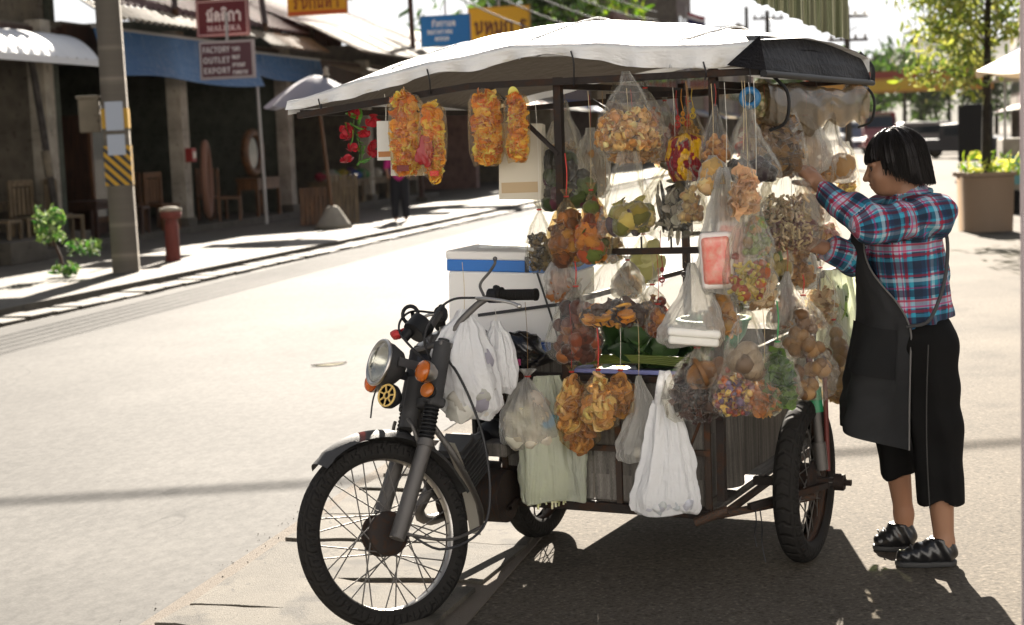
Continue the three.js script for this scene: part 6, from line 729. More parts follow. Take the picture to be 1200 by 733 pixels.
{ const R = rng(64); for (let i = 0; i < 7; i++) tree('street_tree', 'rounded dark tree in the row closing off the far street', street(215 + R() * 30, -14 + i * 6.5), 9 + R() * 4, { n: 14, lo: 0.3, r: 4.5, up: 1.5, cl: 1.8 }, R, 500, 0.8, deep, 0.35, V(0, 0, 0), 'trees closing off the street'); }
{ const b = onGround(1155, 188); b.z = -42; b.x = 555 * 42 / F_PIX; const t = thing('dark_signboard', 'black standing board beside the tree trunk', 'signboard', V(b.x - 0.15, 0, -42), 0.1); mesh('panel', box(0.95, 1.5, 0.08, 0, 1.35, 0, 0.02), M.black, t); for (const x of [-0.4, 0.4]) mesh('leg', box(0.06, 0.7, 0.06, x, 0.35, 0), M.black, t); mesh('foot_rail', box(1, 0.06, 0.4, 0, 0.06, 0), M.black, t); }
{ const t = thing('white_kiosk', 'white and teal market kiosk at the side of the lot', 'kiosk', V(9.35, 0, -28), -0.2); mesh('body', box(1.2, 1.1, 1, 0, 0.75, 0, 0.03), M.plasterWhite, t); mesh('teal_panel', box(1.1, 0.5, 0.03, 0, 0.75, 0.52), mat([0.10, 0.30, 0.32], 0.5), t); for (const x of [-0.55, 0.55]) mesh('post', rod(V(x, 1.3, 0.4), V(x, 2.3, 0.4), 0.025), M.metalPost, t); mesh('roof', box(1.5, 0.08, 1.4, 0, 2.34, 0.1, 0.02), M.plasterWhite, t); for (const x of [-0.4, 0.4]) { const w = new THREE.CylinderGeometry(0.2, 0.2, 0.08, 20); w.rotateX(Math.PI / 2); w.translate(x, 0.2, 0.5); mesh('wheel', w, M.rubber, t); } }
{ const c = V(6.25, 0, -16), t = thing('cream_umbrella', 'cream market umbrella with scalloped edge over the lot', 'umbrella', c); mesh('pole', rod(V(0, 0, 0), V(0, 2.7, 0), 0.03), M.metalPost, t); mesh('foot', lathe([[0, 0], [0.3, 0], [0.28, 0.08], [0.05, 0.12]], 20), M.concrete, t); mesh('canopy', grid(64, 10, (u, v) => { const a = u * 6.283, r = 1.5 * v * (1 - 0.05 * Math.abs(Math.sin(a * 4)) * v); return V(Math.cos(a) * r, 2.72 - 0.62 * v ** 1.15 - 0.06 * Math.abs(Math.sin(a * 4)) * v, Math.sin(a) * r); }), mat([0.42, 0.32, 0.2], 0.8, { transmission: 0.3 }), t); for (let i = 0; i < 8; i++) { const a = i * 0.785; mesh('rib', rod(V(0, 2.62, 0), V(Math.cos(a) * 1.46, 2.09, Math.sin(a) * 1.46), 0.01, 0.01, 5), M.paleWood, t); } }

// ---------------------------------------------------------------- vehicles down the street
function vehicle(label, cat, x, d, turn, paint, L, W, H, kind, group) {
  const t = thing(cat.replace(/ /g, '_'), label, cat, V(x, 0, -d), turn, group), pm = mat(paint, 0.35, { clearcoat: 0.8, clearcoatRoughness: 0.1 }), hb = kind === 'bus' ? 0.42 : 0.52;      // z forward
  const prof = { sedan: [[-.5, .25], [-.5, .55], [-.42, .62], [-.30, .64], [-.17, .98], [.08, 1], [.24, .64], [.44, .56], [.5, .48], [.5, .22]], suv: [[-.5, .22], [-.5, .55], [-.47, .95], [-.4, 1], [.08, 1], [.22, .62], [.45, .56], [.5, .5], [.5, .22]], pickup: [[-.5, .25], [-.5, .55], [-.12, .55], [-.1, .97], [.08, 1], [.22, .60], [.46, .54], [.5, .48], [.5, .22]], bus: [[-.5, .2], [-.5, .95], [-.46, 1], [.06, 1], [.10, .72], [.2, .62], [.3, .45], [.48, .42], [.5, .36], [.5, .18]] }[kind];
  const g = ext(prof.map(([a, b]) => [a * L, b * H]), W - 0.12, 0.06); g.translate(0, 0, -(W - 0.12) / 2); g.rotateY(-Math.PI / 2); mesh('body', g, pm, t);
  const cab = kind === 'sedan' ? [-.26, .17] : kind === 'suv' ? [-.44, .14] : kind === 'pickup' ? [-.09, .14] : [0.07, 0.18];
  for (const s of [-1, 1]) { const wg = box(0.02, H * 0.24, (cab[1] - cab[0]) * L * 0.82, s * (W / 2 + 0.004), H * 0.79, (cab[0] + cab[1]) / 2 * L, 0.005); mesh('side_window', wg, M.glassDark, t); }
  const ws = grid(4, 4, (u, v) => V((u - 0.5) * W * 0.82, lerp(H * 0.66, H * 0.95, v), lerp(kind === 'bus' ? 0.165 : 0.235, kind === 'bus' ? 0.108 : 0.105, v) * L + 0.05)); mesh('windscreen', ws, M.glassDark, t);
  for (const s of [-1, 1]) { const hl = blob(2, 0, 1); hl.scale(0.14, 0.1, 0.05); hl.translate(s * W * 0.36, H * (kind === 'bus' ? 0.33 : 0.42), L * 0.5 + 0.03); mesh('headlight', hl, M.lens, t); }
  mesh('bumper', box(W * 0.96, 0.2, 0.12, 0, 0.4, L * 0.5 + 0.05, 0.05), kind === 'pickup' ? M.black : pm, t); mesh('grille', box(W * 0.45, 0.14, 0.03, 0, H * 0.42, L * 0.5 + 0.06, 0.01), M.black, t); mesh('number_plate', box(0.34, 0.14, 0.02, 0, 0.42, L * 0.5 + 0.12), M.plasterWhite, t);
  for (const s of [-1, 1]) for (const z of [0.31, -0.31]) { const w = P('wheel', t), tg = lathe([[0.2, -0.1], [0.31, -0.1], [0.33, -0.06], [0.33, 0.06], [0.31, 0.1], [0.2, 0.1]], 24); tg.rotateZ(Math.PI / 2); tg.translate(s * (W / 2 - 0.1), 0.33, z * L); mesh('tyre', tg, M.rubber, w); const r = new THREE.CylinderGeometry(0.2, 0.2, 0.16, 16); r.rotateZ(Math.PI / 2); r.translate(s * (W / 2 - 0.1), 0.33, z * L); mesh('rim', r, M.dullSteel, w); }
  if (kind === 'bus') { mesh('rack_roof', box(W * 0.96, 0.08, L * 0.62, 0, H + 0.1, -L * 0.18, 0.03), pm, t); mesh('destination_board', box(W * 0.7, 0.24, 0.05, 0, H + 0.02, L * 0.1, 0.01), M.plasterWhite, t); }
  return t;
}
const vx = (u, d) => (u - 600) * d / F_PIX;
vehicle('red minibus truck coming down the street behind the vendor', 'minibus', vx(1036, 96), 96, -0.18, [0.34, 0.03, 0.03], 5.0, 1.9, 2.35, 'bus'); vehicle('silver blue sedan between the red minibus and the grey wagon', 'car', vx(1080, 108), 108, -0.2, [0.35, 0.38, 0.42], 4.4, 1.75, 1.45, 'sedan'); vehicle('brown grey wagon parked nose to the street', 'car', vx(1106, 88), 88, 1.1, [0.28, 0.25, 0.23], 4.5, 1.8, 1.75, 'suv'); vehicle('black pickup parked beside the planter tree', 'pickup', vx(1128, 76), 76, 0.9, [0.07, 0.07, 0.075], 4.8, 1.8, 1.6, 'pickup'); vehicle('white van on the far side of the minibus', 'van', vx(1004, 118), 118, -0.25, [0.6, 0.6, 0.62], 4.6, 1.8, 2.0, 'suv'); vehicle('pale hatchback far down the street', 'car', vx(1062, 140), 140, -0.25, [0.5, 0.5, 0.5], 4.2, 1.7, 1.5, 'sedan'); vehicle('dark blue car glimpsed between the white van and the minibus', 'car', vx(1016, 104), 104, -0.25, [0.06, 0.08, 0.16], 4.3, 1.75, 1.5, 'sedan');
// banner gantry across the street, poles, wires, flag, hills
{ const c = V(vx(1058, 165), 0, -165), t = thing('street_gantry', 'orange and red banner gantry spanning the far end of the street', 'gantry', c, -0.2); for (const x of [-9, 9]) mesh('leg', box(0.6, 6, 0.6, x, 3, 0), M.plasterCream, t); mesh('beam', box(19, 1.5, 0.5, 0, 5.9, 0), mat([0.62, 0.33, 0.06], 0.7), t); mesh('red_trim', box(19, 0.7, 0.56, 0, 7.0, 0), mat([0.36, 0.07, 0.05], 0.7), t); mesh('yellow_panel', box(7, 1.0, 0.06, 0, 5.9, 0.29), mat([0.75, 0.52, 0.06], 0.7), t); }
function pole(label, x, d, h, arms) { const t = thing('power_pole', label, 'utility pole', V(x, 0, -d), 0.2, 'power poles along the street'); mesh('shaft', rod(V(0, 0, 0), V(0, h, 0), 0.17, 0.11, 8), M.concrete, t); for (let i = 0; i < arms; i++) { mesh('crossarm', box(1.6, 0.1, 0.1, 0, h - 0.4 - i * 0.9, 0.12), M.teakDark, t); for (const k of [-0.7, -0.3, 0.3, 0.7]) mesh('insulator', lathe([[0, 0], [0.05, 0], [0.06, 0.08], [0.03, 0.16], [0, 0.18]], 8).translate(k, h - 0.35 - i * 0.9, 0.12), M.plasterWhite, t); } }
pole('power pole with three crossarms against the white sky', vx(1000, 62), 62, 6.3, 3); pole('thin pole with a single crossarm above the canopy', vx(908, 80), 80, 7.6, 1); pole('second thin pole above the middle of the canopy', vx(884, 95), 95, 9, 0);
{ const w = (label, pts, r) => { const t = mesh('power_line', tube(pts, r, 60, 5), M.cable); tag(t, label, 'wire', 'overhead wires'); }, cat = (a, b, sag) => Array.from({ length: 9 }, (_, i) => { const k = i / 8; return a.clone().lerp(b, k).add(V(0, -sag * 4 * k * (1 - k), 0)); });
  const S = (s, n, y) => street(s, n, y);
  for (let i = 0; i < 5; i++) w('thin overhead wire running along the shop row', cat(S(18.4, 9.5 + i * 0.06, 7.6 - i * 0.32), S(70, 10.2, 7.0 - i * 0.35), 0.7 + i * 0.14), 0.022);
  const pa = V(vx(1000, 62), 5.9, -62); for (let i = 0; i < 4; i++) w('thin wire from the crossarm pole into the bright sky', cat(pa.clone().add(V(i * 0.4 - 0.6, 0, 0)), V(16 + i * 2.0, 9 + i * 0.6, -30), 0.5), 0.018);
  for (let i = 0; i < 3; i++) w('thin wire between the crossarm pole and the far poles', cat(pa.clone().add(V(i * 0.4 - 0.4, -0.2 * i, 0)), V(vx(908, 80), 7.3 - i * 0.3, -80), 0.6), 0.02);
  const h = 6.6, dz = h / Math.tan(SUN_EL); w('thick overhead cable crossing the street above the cart', cat(V(-14, h, -(6.75 + dz - 1.05)), V(14, h, -(6.75 + dz + 2.0)), 0.05), 0.03); }
{ const t = thing('flag', 'striped red white and blue flag on a thin staff above the canopy', 'flag', V(vx(815, 70), 0, -70)); mesh('staff', rod(V(0, 0, 0), V(0, 7.2, 0), 0.04), M.metalPost, t); const cs = ['#a01c2c', '#e8e4e0', '#26285c', '#26285c', '#e8e4e0', '#a01c2c']; cs.forEach((c, i) => mesh('stripe', grid(10, 1, (u, v) => V(u * 0.75 + 0.04, 6.9 - i * 0.13 - v * 0.13 - u * 0.22, 0.08 * Math.sin(u * 7))), plain(c, 0.8), t)); }
{ const g = grid(120, 10, (u, v) => { const x = lerp(-900, 1300, u), h = 30 + 26 * fbm(u * 9, 3, 0, 4) + 16 * smooth(0.55, 0.75, u); return V(x, (1 - v) * h * (0.7 + 0.6 * fbm(u * 26, v * 3, 1, 3)), -1000 + v * 220 + 30 * noise(u * 20, v * 4)); }, [40, 6]); struct(mesh('hills', g, mat([0.16, 0.17, 0.13], 0.95, { map: concreteTex }))); }
{ const b = onGround(386, 428, 0.006), t = thing('flattened_leaf', 'flattened dry brown leaf lying on the bright road', 'leaf', b, 0.4); mesh('blade', grid(16, 6, (u, v) => V((u - 0.5) * 0.26, 0.004 + 0.008 * noise(u * 5, v * 4), (v - 0.5) * 0.14 * Math.sin(Math.PI * clamp(u, 0.04, 0.96)))), mat([0.13, 0.11, 0.045], 0.9), t); mesh('midrib', rod(V(-0.14, 0.012, 0), V(0.13, 0.012, 0), 0.003), M.teakDark, t); }
scene.fog = new THREE.FogExp2(new THREE.Color(0.95, 0.9, 0.82), 0.00006);
// ---------------------------------------------------------------- the vendor
{
  const D = 5.63, P0 = V(1.44, 0, -5.66), W = (u, v, dz = 0) => { const p = atDepth(u, v, D); p.z += dz; return p.sub(P0); };   // dz towards the camera
  const her = thing('person', 'vendor with black bobbed hair in a plaid shirt and dark apron reaching for hanging bags', 'person', P0, 0);
  const fy = -1.80, fq = new THREE.Quaternion().setFromAxisAngle(V(0, 1, 0), fy);                // the way she faces
  const skin = mat([0.30, 0.155, 0.09], 0.55, { bumpMap: grit, bumpScale: 0.0004 });
  // joints
  const neck = W(1064, 226), head = W(1047, 191), shN = W(1084, 250, 0.13), shF = W(1050, 252, -0.17), elN = W(1006, 262, 0.20), wrN = W(957, 216, 0.04), elF = W(1008, 304, -0.10), wrF = W(966, 291, -0.05), chest = W(1064, 285, -0.02), waist = W(1070, 345, -0.02), hip = W(1074, 395, -0.02);
  const hpN = W(1081, 402, 0.075), hpF = W(1066, 402, -0.10), knN = W(1088, 492, 0.09), knF = W(1052, 488, -0.10), anN = W(1098, 628, 0.10), anF = W(1070, 612, -0.13);
  // head, looking left and down
  const hq = new THREE.Quaternion().setFromEuler(new THREE.Euler(0.20, fy + 0.06, 0.04, 'YXZ')), HP = (x, y, z) => V(x, y, z).applyQuaternion(hq).add(head), HQ = (c, r) => ellip(HP(...c), V(...r), hq);
  const headParts = [HQ([0, 0.025, -0.012], [0.074, 0.088, 0.09]), HQ([0, -0.035, 0.028], [0.058, 0.068, 0.062]), HQ([0, -0.078, 0.052], [0.034, 0.026, 0.032]), HQ([0.034, -0.032, 0.058], [0.028, 0.026, 0.026]), HQ([-0.034, -0.032, 0.058], [0.028, 0.026, 0.026])];
  const nose = union([capsule(HP(0, -0.002, 0.086), HP(0, -0.034, 0.105), 0.008, 0.011), HQ([0.011, -0.038, 0.094], [0.009, 0.008, 0.009]), HQ([-0.011, -0.038, 0.094], [0.009, 0.008, 0.009])], 0.008), lips = union([HQ([0, -0.058, 0.086], [0.024, 0.007, 0.012]), HQ([0, -0.068, 0.083], [0.021, 0.008, 0.012])], 0.003), brow = HQ([0, 0.012, 0.074], [0.052, 0.012, 0.014]);
  const sockets = [HQ([0.03, -0.004, 0.09], [0.016, 0.010, 0.014]), HQ([-0.03, -0.004, 0.09], [0.016, 0.010, 0.014])];
  const ear = (s) => union([HQ([s * 0.078, -0.012, -0.012], [0.010, 0.030, 0.018]), HQ([s * 0.077, -0.034, -0.006], [0.008, 0.012, 0.010])], 0.008);
  const skull = union(headParts, 0.03), ears = [ear(1), ear(-1)];
  const headF = (x, y, z) => { let d = skull(x, y, z); d = smin(d, brow(x, y, z), 0.012); d = smin(d, nose(x, y, z), 0.010); d = smin(d, lips(x, y, z), 0.006); for (const s of sockets) d = -smin(-d, s(x, y, z), 0.008); for (const e of ears) d = smin(d, e(x, y, z), 0.006); return d; };
  const nk = capsule(neck.clone().add(V(0.01, -0.03, 0)), HP(0, -0.06, -0.02), 0.056, 0.05);
  // hands: palm and five curled fingers; near hand grips the neck of a bag
  const hand = (wr, dir, up, s) => {                                            // dir: towards the fingers, up: back of the hand
    const f = dir.clone().normalize(), b = up.clone().addScaledVector(f, -up.dot(f)).normalize(), side = new THREE.Vector3().crossVectors(f, b).multiplyScalar(s), at = (a, c, d) => wr.clone().addScaledVector(f, a).addScaledVector(side, c).addScaledVector(b, d), L = [];
    L.push(capsule(at(-0.01, 0, 0), at(0.03, 0, 0), 0.026, 0.026), capsule(at(0.03, 0.02, 0), at(0.075, 0.026, 0.003), 0.016, 0.0145), capsule(at(0.03, -0.02, 0), at(0.07, -0.026, 0), 0.016, 0.0135), capsule(at(0.035, 0, 0.002), at(0.08, 0, 0.004), 0.018, 0.0145));
    const palm = union(L, 0.012), fing = [];
    [[0.027, 0.082, 0.9], [0.009, 0.087, 1], [-0.009, 0.083, 0.95], [-0.026, 0.074, 0.76]].forEach(([c, a, k], i) => { const p0 = at(a - 0.014, c, 0.004), p1 = at(a + 0.026 * k, c * 1.08, -0.010), p2 = at(a + 0.034 * k, c * 1.05, -0.036 * k), p3 = at(a + 0.016 * k, c, -0.050 * k); fing.push(capsule(p0, p1, 0.0095, 0.0086), capsule(p1, p2, 0.0086, 0.0078), capsule(p2, p3, 0.0078, 0.0068)); });
    const t0 = at(0.018, 0.024, -0.008), t1 = at(0.046, 0.044, -0.024), t2 = at(0.068, 0.040, -0.042); fing.push(capsule(t0, t1, 0.0125, 0.0105), capsule(t1, t2, 0.0105, 0.0085));
    const fu = (x, y, z) => { let d = 9; for (const g of fing) d = Math.min(d, g(x, y, z)); return d; };
    return (x, y, z) => smin(palm(x, y, z), fu(x, y, z), 0.006);
  };
  const hN = hand(wrN, W(938, 192, -0.02).sub(wrN), V(0.35, 0.7, 0.6), -1), hF = hand(wrF, W(942, 284, -0.05).sub(wrF), V(0, 0.8, 0.5), 1);
  const limbs = union([capsule(shN, elN, 0.045, 0.038), capsule(elN, wrN, 0.037, 0.026), capsule(shF, elF, 0.045, 0.038), capsule(elF, wrF, 0.037, 0.026), capsule(chest, waist, 0.10, 0.10), capsule(waist, hip, 0.10, 0.11), capsule(shN, shF, 0.05, 0.05), capsule(chest, neck, 0.08, 0.05), capsule(hpN, knN, 0.08, 0.052), capsule(hpF, knF, 0.08, 0.052), nk], 0.03);
  const calves = union([capsule(knN, knN.clone().lerp(anN, 0.35), 0.05, 0.054), capsule(knN.clone().lerp(anN, 0.35), anN, 0.054, 0.034), capsule(anN, anN.clone().add(V(0, -0.05, 0)), 0.036, 0.034), capsule(knF, knF.clone().lerp(anF, 0.35), 0.05, 0.052), capsule(knF.clone().lerp(anF, 0.35), anF, 0.052, 0.034), capsule(anF, anF.clone().add(V(0, -0.05, 0)), 0.036, 0.034)], 0.02);
  const coarse = surfaceNets((x, y, z) => smin(limbs(x, y, z), calves(x, y, z), 0.02), V(-0.55, 0.05, -0.4), V(0.25, 1.45, 0.4), 0.011);
  const box3 = (p, r) => [p.clone().subScalar(r), p.clone().addScalar(r)], neckHead = (x, y, z) => smin(headF(x, y, z), nk(x, y, z), 0.025);
  const hd = surfaceNets(neckHead, ...box3(head, 0.15), 0.0035), h1 = surfaceNets(hN, ...box3(wrN.clone().lerp(W(938, 192), 0.8), 0.115), 0.003), h2 = surfaceNets(hF, ...box3(wrF.clone().lerp(W(942, 284), 0.8), 0.115), 0.003);
  mesh('body', merge([coarse, hd, h1, h2]), skin, her);
  for (const s of [1, -1]) { const e = new THREE.SphereGeometry(0.0105, 16, 12); const p = HP(s * 0.03, -0.004, 0.0745); e.translate(p.x, p.y, p.z); mesh('eye', e, mat([0.05, 0.035, 0.03], 0.15), her); const b = tube([HP(s * 0.014, 0.016, 0.092), HP(s * 0.03, 0.021, 0.088), HP(s * 0.048, 0.016, 0.072)], 0.0032, 10, 6); mesh('eyebrow', b, M.black, her); }
  // hair: a chin length bob with a fringe, combed in strands
  const hc = HP(0, 0.024, -0.014);
  const inv = hq.clone().invert(), hp = V(0, 0, 0);
  const hairF = (x, y, z) => {
    hp.set(x - head.x, y - head.y, z - head.z).applyQuaternion(inv); const { x: a, y: b, z: c } = hp;
    const an = Math.atan2(a, c + 0.01), st = 0.0016 * Math.sin(an * 70 + 6 * noise(b * 10, an * 3)) + 0.012 * (noise(an * 5, b * 6, 3) - 0.5) + 0.005 * (noise(an * 16, b * 4, 5) - 0.5);
    const low = smooth(0.05, -0.1, b), k0 = Math.hypot(a / (0.094 + 0.006 * low), (b - 0.022) / 0.101, (c + 0.016) / (0.107 + 0.004 * low)); let d = (k0 - 1) * 0.095;
    if (b < 0.0) { const s2 = Math.hypot(a / 0.093, (c + 0.022) / 0.104); d = (s2 - 1) * 0.095; }
    d += st;
    const back = smooth(0.03, -0.06, c); const bottom = -(0.022 + 0.066 * back) + 0.012 * (noise(an * 7, 2) - 0.5) + 0.006 * Math.sin(an * 30);
    d = Math.max(d, bottom - b);                                       // cut ends
    const face = Math.max(0.048 - c - 0.010 * noise(an * 12, 1), b - 0.024 + 0.008 * Math.sin(an * 34)); d = Math.max(d, -face);     // open over the face, fringe above the brow
    return d;
  };
  mesh('hair', surfaceNets(hairF, head.clone().add(V(-0.16, -0.16, -0.16)), head.clone().add(V(0.16, 0.17, 0.16)), 0.0035), mat([0.010, 0.008, 0.008], 0.5, { specularIntensity: 0.4 }), her);
  { const R = rng(12), st = []; for (let i = 0; i < 620; i++) { const an0 = (R() - 0.5) * 6.283, face = Math.abs(an0) < 1.0, back = smooth(0.8, 2.2, Math.abs(an0)), end = face ? 0.018 + R() * 0.02 : -(0.02 + 0.075 * back) - R() * 0.014, pts = [], drift = (R() - 0.5) * 0.25, off = 0.997 + R() * 0.035;
    for (let k = 0; k < 6; k++) { const y = lerp(0.112, end, (k / 5) ** 1.5), yy = (y - 0.022) / 0.101, rr = y < 0.01 ? 1 : Math.sqrt(Math.max(0.02, 1 - Math.min(0.98, yy * yy))), an = an0 + drift * k / 5; pts.push(HP(Math.sin(an) * 0.0955 * rr * off, y, Math.cos(an) * 0.108 * rr * off - 0.018)); } st.push(tube(pts, 0.0011, 6, 3)); }
    stuff(mesh('hair_strands', st, mat([0.010, 0.008, 0.007], 0.55, { specularIntensity: 0.35 }), her)); }
  // shirt: plaid, sleeves to the wrists
  const bones = [[chest.clone().add(V(0, 0.12, 0)), hip, 0.15], [shN, elN, 0.06], [elN, wrN, 0.05], [shF, elF, 0.06], [elF, wrF, 0.05]];
  const sideQ = new THREE.Quaternion().setFromAxisAngle(V(0, 1, 0), fy);
  const torso = union([ellip(chest.clone().add(V(0.005, -0.01, 0)), V(0.165, 0.19, 0.128), sideQ), ellip(waist.clone().add(V(0.01, 0.02, 0)), V(0.15, 0.19, 0.126), sideQ), ellip(hip.clone().add(V(0.008, 0.04, 0)), V(0.158, 0.14, 0.134), sideQ), capsule(shN, shF, 0.062, 0.062), capsule(neck.clone().add(V(0.015, -0.05, 0)), neck.clone().add(V(0.012, -0.015, 0)), 0.075, 0.062)], 0.05);
  const slN = union([capsule(shN, elN, 0.072, 0.060), capsule(elN, wrN, 0.058, 0.044)], 0.03), slF = union([capsule(shF, elF, 0.07, 0.06), capsule(elF, wrF, 0.056, 0.044)], 0.03);
  const hemY = W(1070, 378).y, cutN = wrN.clone().lerp(elN, 0.10), cutF = wrF.clone().lerp(elF, 0.08), nN = elN.clone().sub(wrN).normalize(), nF = elF.clone().sub(wrF).normalize();
  const shirtF = (x, y, z) => {
    let a = slN(x, y, z), b = slF(x, y, z), t = torso(x, y, z);
    a = Math.max(a, -((x - cutN.x) * nN.x + (y - cutN.y) * nN.y + (z - cutN.z) * nN.z)); b = Math.max(b, -((x - cutF.x) * nF.x + (y - cutF.y) * nF.y + (z - cutF.z) * nF.z));
    let d = smin(smin(t, a, 0.045), b, 0.045);
    const fo = 0.016 * (fbm(x * 9 + y * 5, y * 7, z * 9, 3) - 0.5) * 2 + 0.008 * Math.sin((x * 0.8 + y * 0.5) * 70 + 4 * noise(x * 8, y * 8, z * 8)) * smooth(0.0, 0.35, noise(x * 5 + 3, y * 5, z * 5) - 0.3);
    d += fo; return Math.max(d, hemY + 0.02 * Math.sin(x * 9) + 0.25 * (x - 0.1) * 0.15 - y);
  };
  const sg = surfaceNets(shirtF, V(-0.5, 0.78, -0.42), V(0.3, 1.46, 0.42), 0.0075).toNonIndexed();
  { const p = sg.attributes.position, uv = new Float32Array(p.count * 2), q = V(0, 0, 0), c = V(0, 0, 0);
    const frames = bones.map(([a, b]) => { const d = b.clone().sub(a), L = d.length(); d.normalize(); const e = new THREE.Vector3().crossVectors(d, Math.abs(d.y) > 0.8 ? V(1, 0, 0) : V(0, 1, 0)).normalize(), f = new THREE.Vector3().crossVectors(d, e); return { a, d, e, f, L }; });
    for (let i = 0; i < p.count; i += 3) {
      c.set(0, 0, 0); for (let k = 0; k < 3; k++) c.add(q.fromBufferAttribute(p, i + k)); c.divideScalar(3);
      let best = 0, bd = 9; frames.forEach((fr, n) => { const r = c.clone().sub(fr.a), t = clamp(r.dot(fr.d), 0, fr.L), dd = r.addScaledVector(fr.d, -t).length() / bones[n][2]; if (dd < bd) { bd = dd; best = n; } });
      const fr = frames[best]; let a0 = null;
      for (let k = 0; k < 3; k++) { const r = q.fromBufferAttribute(p, i + k).clone().sub(fr.a); let an = Math.atan2(r.dot(fr.f), r.dot(fr.e)); if (a0 === null) a0 = an; else { while (an - a0 > Math.PI) an -= 2 * Math.PI; while (an - a0 < -Math.PI) an += 2 * Math.PI; } uv[(i + k) * 2] = an * bones[best][2] / 0.2; uv[(i + k) * 2 + 1] = r.dot(fr.d) / 0.2; }
    }
    sg.setAttribute('uv', new THREE.BufferAttribute(uv, 2)); }
  const plaid = canvasTex(512, 512, (c, w) => {
    c.fillStyle = '#2583a4'; c.fillRect(0, 0, w, w);
    const S = [[0, 74, '#10142c', 0.68], [70, 30, '#38aac6', 0.6], [112, 26, '#a0122e', 0.8], [150, 84, '#ecd8e2', 0.62], [160, 14, '#c0286a', 0.75], [210, 20, '#a8122e', 0.75], [256, 64, '#10142c', 0.66], [330, 14, '#c0286a', 0.6], [360, 60, '#2aa0b8', 0.4], [392, 34, '#f2e6ec', 0.6], [438, 22, '#a8122e', 0.75], [476, 36, '#12163a', 0.55]];
    for (const [x, k, col_, a] of S) { c.globalAlpha = a; c.fillStyle = col_; c.fillRect(x, 0, k, w); } for (const [x, k, col_, a] of S) { c.globalAlpha = a * 0.8; c.fillStyle = col_; c.fillRect(0, x, w, k); }
    c.globalAlpha = 0.10; c.fillStyle = '#000'; for (let i = 0; i < 512; i += 4) { c.fillRect(i, 0, 1.5, w); c.fillRect(0, i, w, 1.5); }
  }); plaid.wrapS = plaid.wrapT = THREE.RepeatWrapping;
  mesh('shirt', sg, mat([1, 1, 1], 0.85, { map: plaid, bumpMap: rep(fabricTex, 3, 3), bumpScale: 0.0006 }), her);
  const collar = tube([0, 1, 2, 3, 4, 5, 6, 7].map((k) => { const a = k / 8 * 6.283; return neck.clone().add(V(0.012 + Math.cos(a) * 0.066, -0.008 + 0.012 * Math.cos(a), Math.sin(a) * 0.064)); }), 0.013, 40, 8, true); mesh('collar', collar, mat([0.09, 0.2, 0.26], 0.85), her);
  // wide cropped trousers
  const hemN = W(1095, 580).y, hemF = W(1050, 566).y;
  const legN = union([capsule(hpN, knN, 0.105, 0.082), capsule(knN, anN.clone().lerp(knN, 0.2), 0.082, 0.074)], 0.03), legF = union([capsule(hpF, knF, 0.105, 0.08), capsule(knF, anF.clone().lerp(knF, 0.25), 0.08, 0.07)], 0.03), seat = ellip(hip.clone().add(V(0.02, -0.02, 0)), V(0.15, 0.14, 0.125), sideQ);
  const trF = (x, y, z) => { const a = Math.max(legN(x, y, z), hemN - y), b = Math.max(legF(x, y, z), hemF - y); let d = smin(smin(a, b, 0.012), seat(x, y, z), 0.04); d += 0.011 * Math.sin(x * 34 + 4 * noise(x * 6, y * 3, z * 6) + z * 26) * smooth(0.85, 0.5, y) + 0.003 * Math.sin(y * 40 + x * 22 + 4 * noise(x * 5, y * 5, z * 5)) * smooth(0.25, 0.5, noise(x * 4, y * 4, z * 4 + 2)) + 0.008 * (fbm(x * 7, y * 5, z * 7, 3) - 0.5); return Math.max(d, y - W(1074, 368).y); };
  mesh('trousers', surfaceNets(trF, V(-0.35, 0.15, -0.36), V(0.32, 0.95, 0.36), 0.008), mat([0.008, 0.0078, 0.0078], 0.9, { specularIntensity: 0.25, bumpMap: rep(fabricTex, 40, 40), bumpScale: 0.0004 }), her);
  mesh('trouser_piping', tube([W(1071, 396, 0.20), W(1070, 450, 0.19), W(1072, 520, 0.17), W(1076, 584, 0.16)], 0.0022, 24, 5), mat([0.05, 0.049, 0.046], 0.8), her);
  // apron wrapped round her front
  const apT = 1.19, apB = 0.46, apC = (y) => V(lerp(chest.x, hip.x, smooth(1.15, 0.85, y)) + 0.0, y, -0.01);
  const apronPt = (u, v, o = 0) => {
    const y0 = lerp(apT, apB, v), fwd = lerp(0.185, 0.265, smooth(0.25, 1, v)) + o, lat = lerp(0.12, 0.185, smooth(0, 0.4, v)) + o, span = lerp(0.62, 1.42, smooth(0.05, 0.45, v)), a = (u - 0.5) * 2 * span;
    const w = 0.020 * Math.sin(a * 7 + v * 2.5 + 2 * noise(u * 3, v * 2)) * smooth(0.25, 1, v) + 0.022 * (fbm(u * 6, v * 5, 4, 3) - 0.5) + 0.006 * Math.sin(v * 34 + u * 20) * smooth(0.5, 0.7, noise(u * 5, v * 5, 2)), L = V(Math.sin(a) * (lat + w), 0, Math.cos(a) * (fwd + w) - 0.02 * Math.sin(a) ** 2).applyQuaternion(fq), c = apC(y0);
    return V(c.x + L.x, y0 - 0.03 * smooth(0.3, 1, Math.abs(Math.sin(a))) * v + 0.02 * Math.cos(a) * v, c.z + L.z);
  };
  mesh('apron', grid(60, 60, (u, v) => apronPt(u, v)), mat([0.03, 0.0305, 0.032], 0.9, { specularIntensity: 0.3, bumpMap: rep(fabricTex, 60, 60), bumpScale: 0.0005 }), her);
  for (const e of [0, 1]) mesh('apron_edging', tube(Array.from({ length: 14 }, (_, i) => apronPt(e, i / 13, 0.003)), 0.0035, 40, 6), mat([0.13, 0.125, 0.12], 0.8), her);
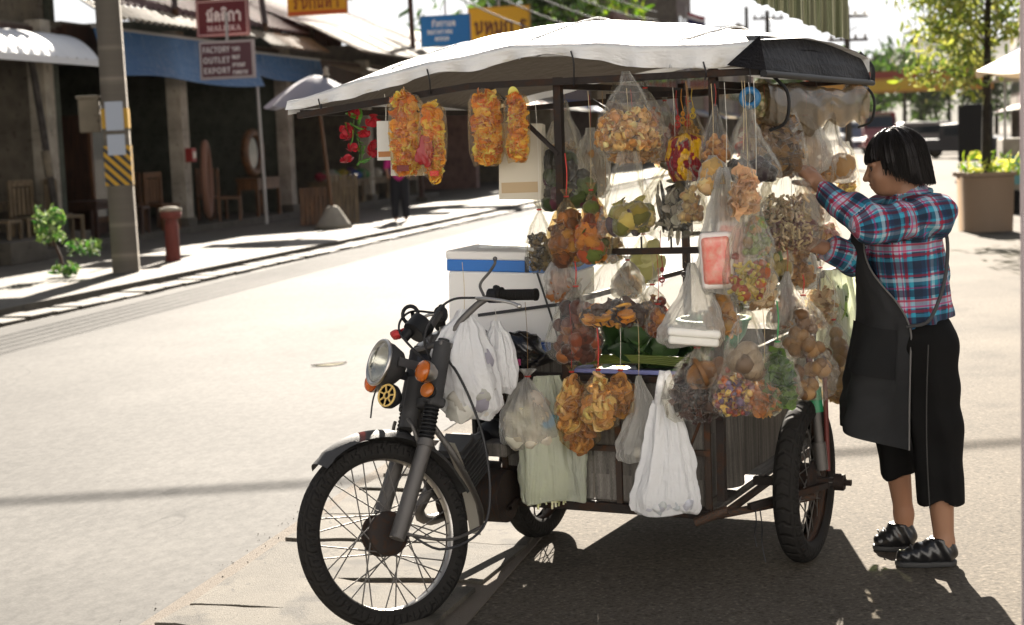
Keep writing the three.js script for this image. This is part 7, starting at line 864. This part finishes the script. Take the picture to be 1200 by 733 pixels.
  mesh('apron_pocket', grid(24, 10, (u, v) => apronPt(0.5 + (u) * 0.42, 0.44 + v * 0.24, 0.007 + 0.006 * Math.sin(u * 3.1))), mat([0.018, 0.0185, 0.0195], 0.9, { specularIntensity: 0.3 }), her);
  for (const q of [tube([apronPt(0.98, 0.42, 0.004), W(1072, 372, 0.165), W(1086, 348, 0.16), W(1099, 312, 0.115), W(1102, 275, 0.085), W(1094, 240, 0.03)], 0.0065, 40, 6), tube([apronPt(0.85, 0.02, 0.004), W(1030, 262, 0.08), W(1055, 234, 0.07), W(1075, 225, 0.03)], 0.0065, 20, 6)]) mesh('apron_strap', q, mat([0.05, 0.05, 0.052], 0.85), her);
  // shoes
  const shoe = (an, toe, y0) => {
    const heel = V(an.x + 0.035, y0, an.z), f = toe.clone().sub(heel).setY(0).normalize(), s = new THREE.Vector3().crossVectors(V(0, 1, 0), f), at = (a, b, c) => heel.clone().addScaledVector(f, a).addScaledVector(s, c).add(V(0, b, 0)), L = heel.distanceTo(toe);
    const up = union([capsule(at(0.03, 0.05, 0), at(L * 0.5, 0.048, 0), 0.036, 0.036), capsule(at(L * 0.45, 0.042, 0), at(L - 0.04, 0.034, 0), 0.038, 0.028), capsule(at(0.03, 0.05, 0), at(0.045, 0.095, 0), 0.036, 0.042)], 0.03);
    const uf = (x, y, z) => Math.max(up(x, y, z) + 0.002 * Math.sin(x * 160 + y * 90), y0 + 0.016 - y, y - y0 - 0.105), c = at(L / 2, 0.06, 0);
    const g = part('shoe', her); mesh('upper', surfaceNets(uf, c.clone().add(V(-0.2, -0.08, -0.2)), c.clone().add(V(0.2, 0.1, 0.2)), 0.005), mat([0.012, 0.012, 0.013], 0.3, { clearcoat: 0.3 }), g);
    const so = union([capsule(at(0.03, 0.012, 0), at(L * 0.5, 0.012, 0), 0.04, 0.04), capsule(at(L * 0.5, 0.012, 0), at(L - 0.045, 0.012, 0), 0.042, 0.036)], 0.02), sf = (x, y, z) => Math.max(so(x, y, z), y - y0 - 0.022, y0 + 0.001 - y); mesh('sole', surfaceNets(sf, c.clone().add(V(-0.2, -0.09, -0.2)), c.clone().add(V(0.2, 0.0, 0.2)), 0.005), mat([0.03, 0.03, 0.03], 0.6), g);
    for (let i = 0; i < 4; i++) mesh('lace', tube([at(L * 0.38 + i * 0.022, 0.083 - i * 0.006, -0.022), at(L * 0.38 + i * 0.022 + 0.004, 0.094 - i * 0.006, 0), at(L * 0.38 + i * 0.022, 0.083 - i * 0.006, 0.022)], 0.003, 8, 5), mat([0.06, 0.06, 0.06], 0.4), g);
  };
  shoe(anN, onGround(1046, 664).sub(P0), 0); shoe(anF, onGround(1020, 645).sub(P0), 0);
}
renderer.render(scene, camera);
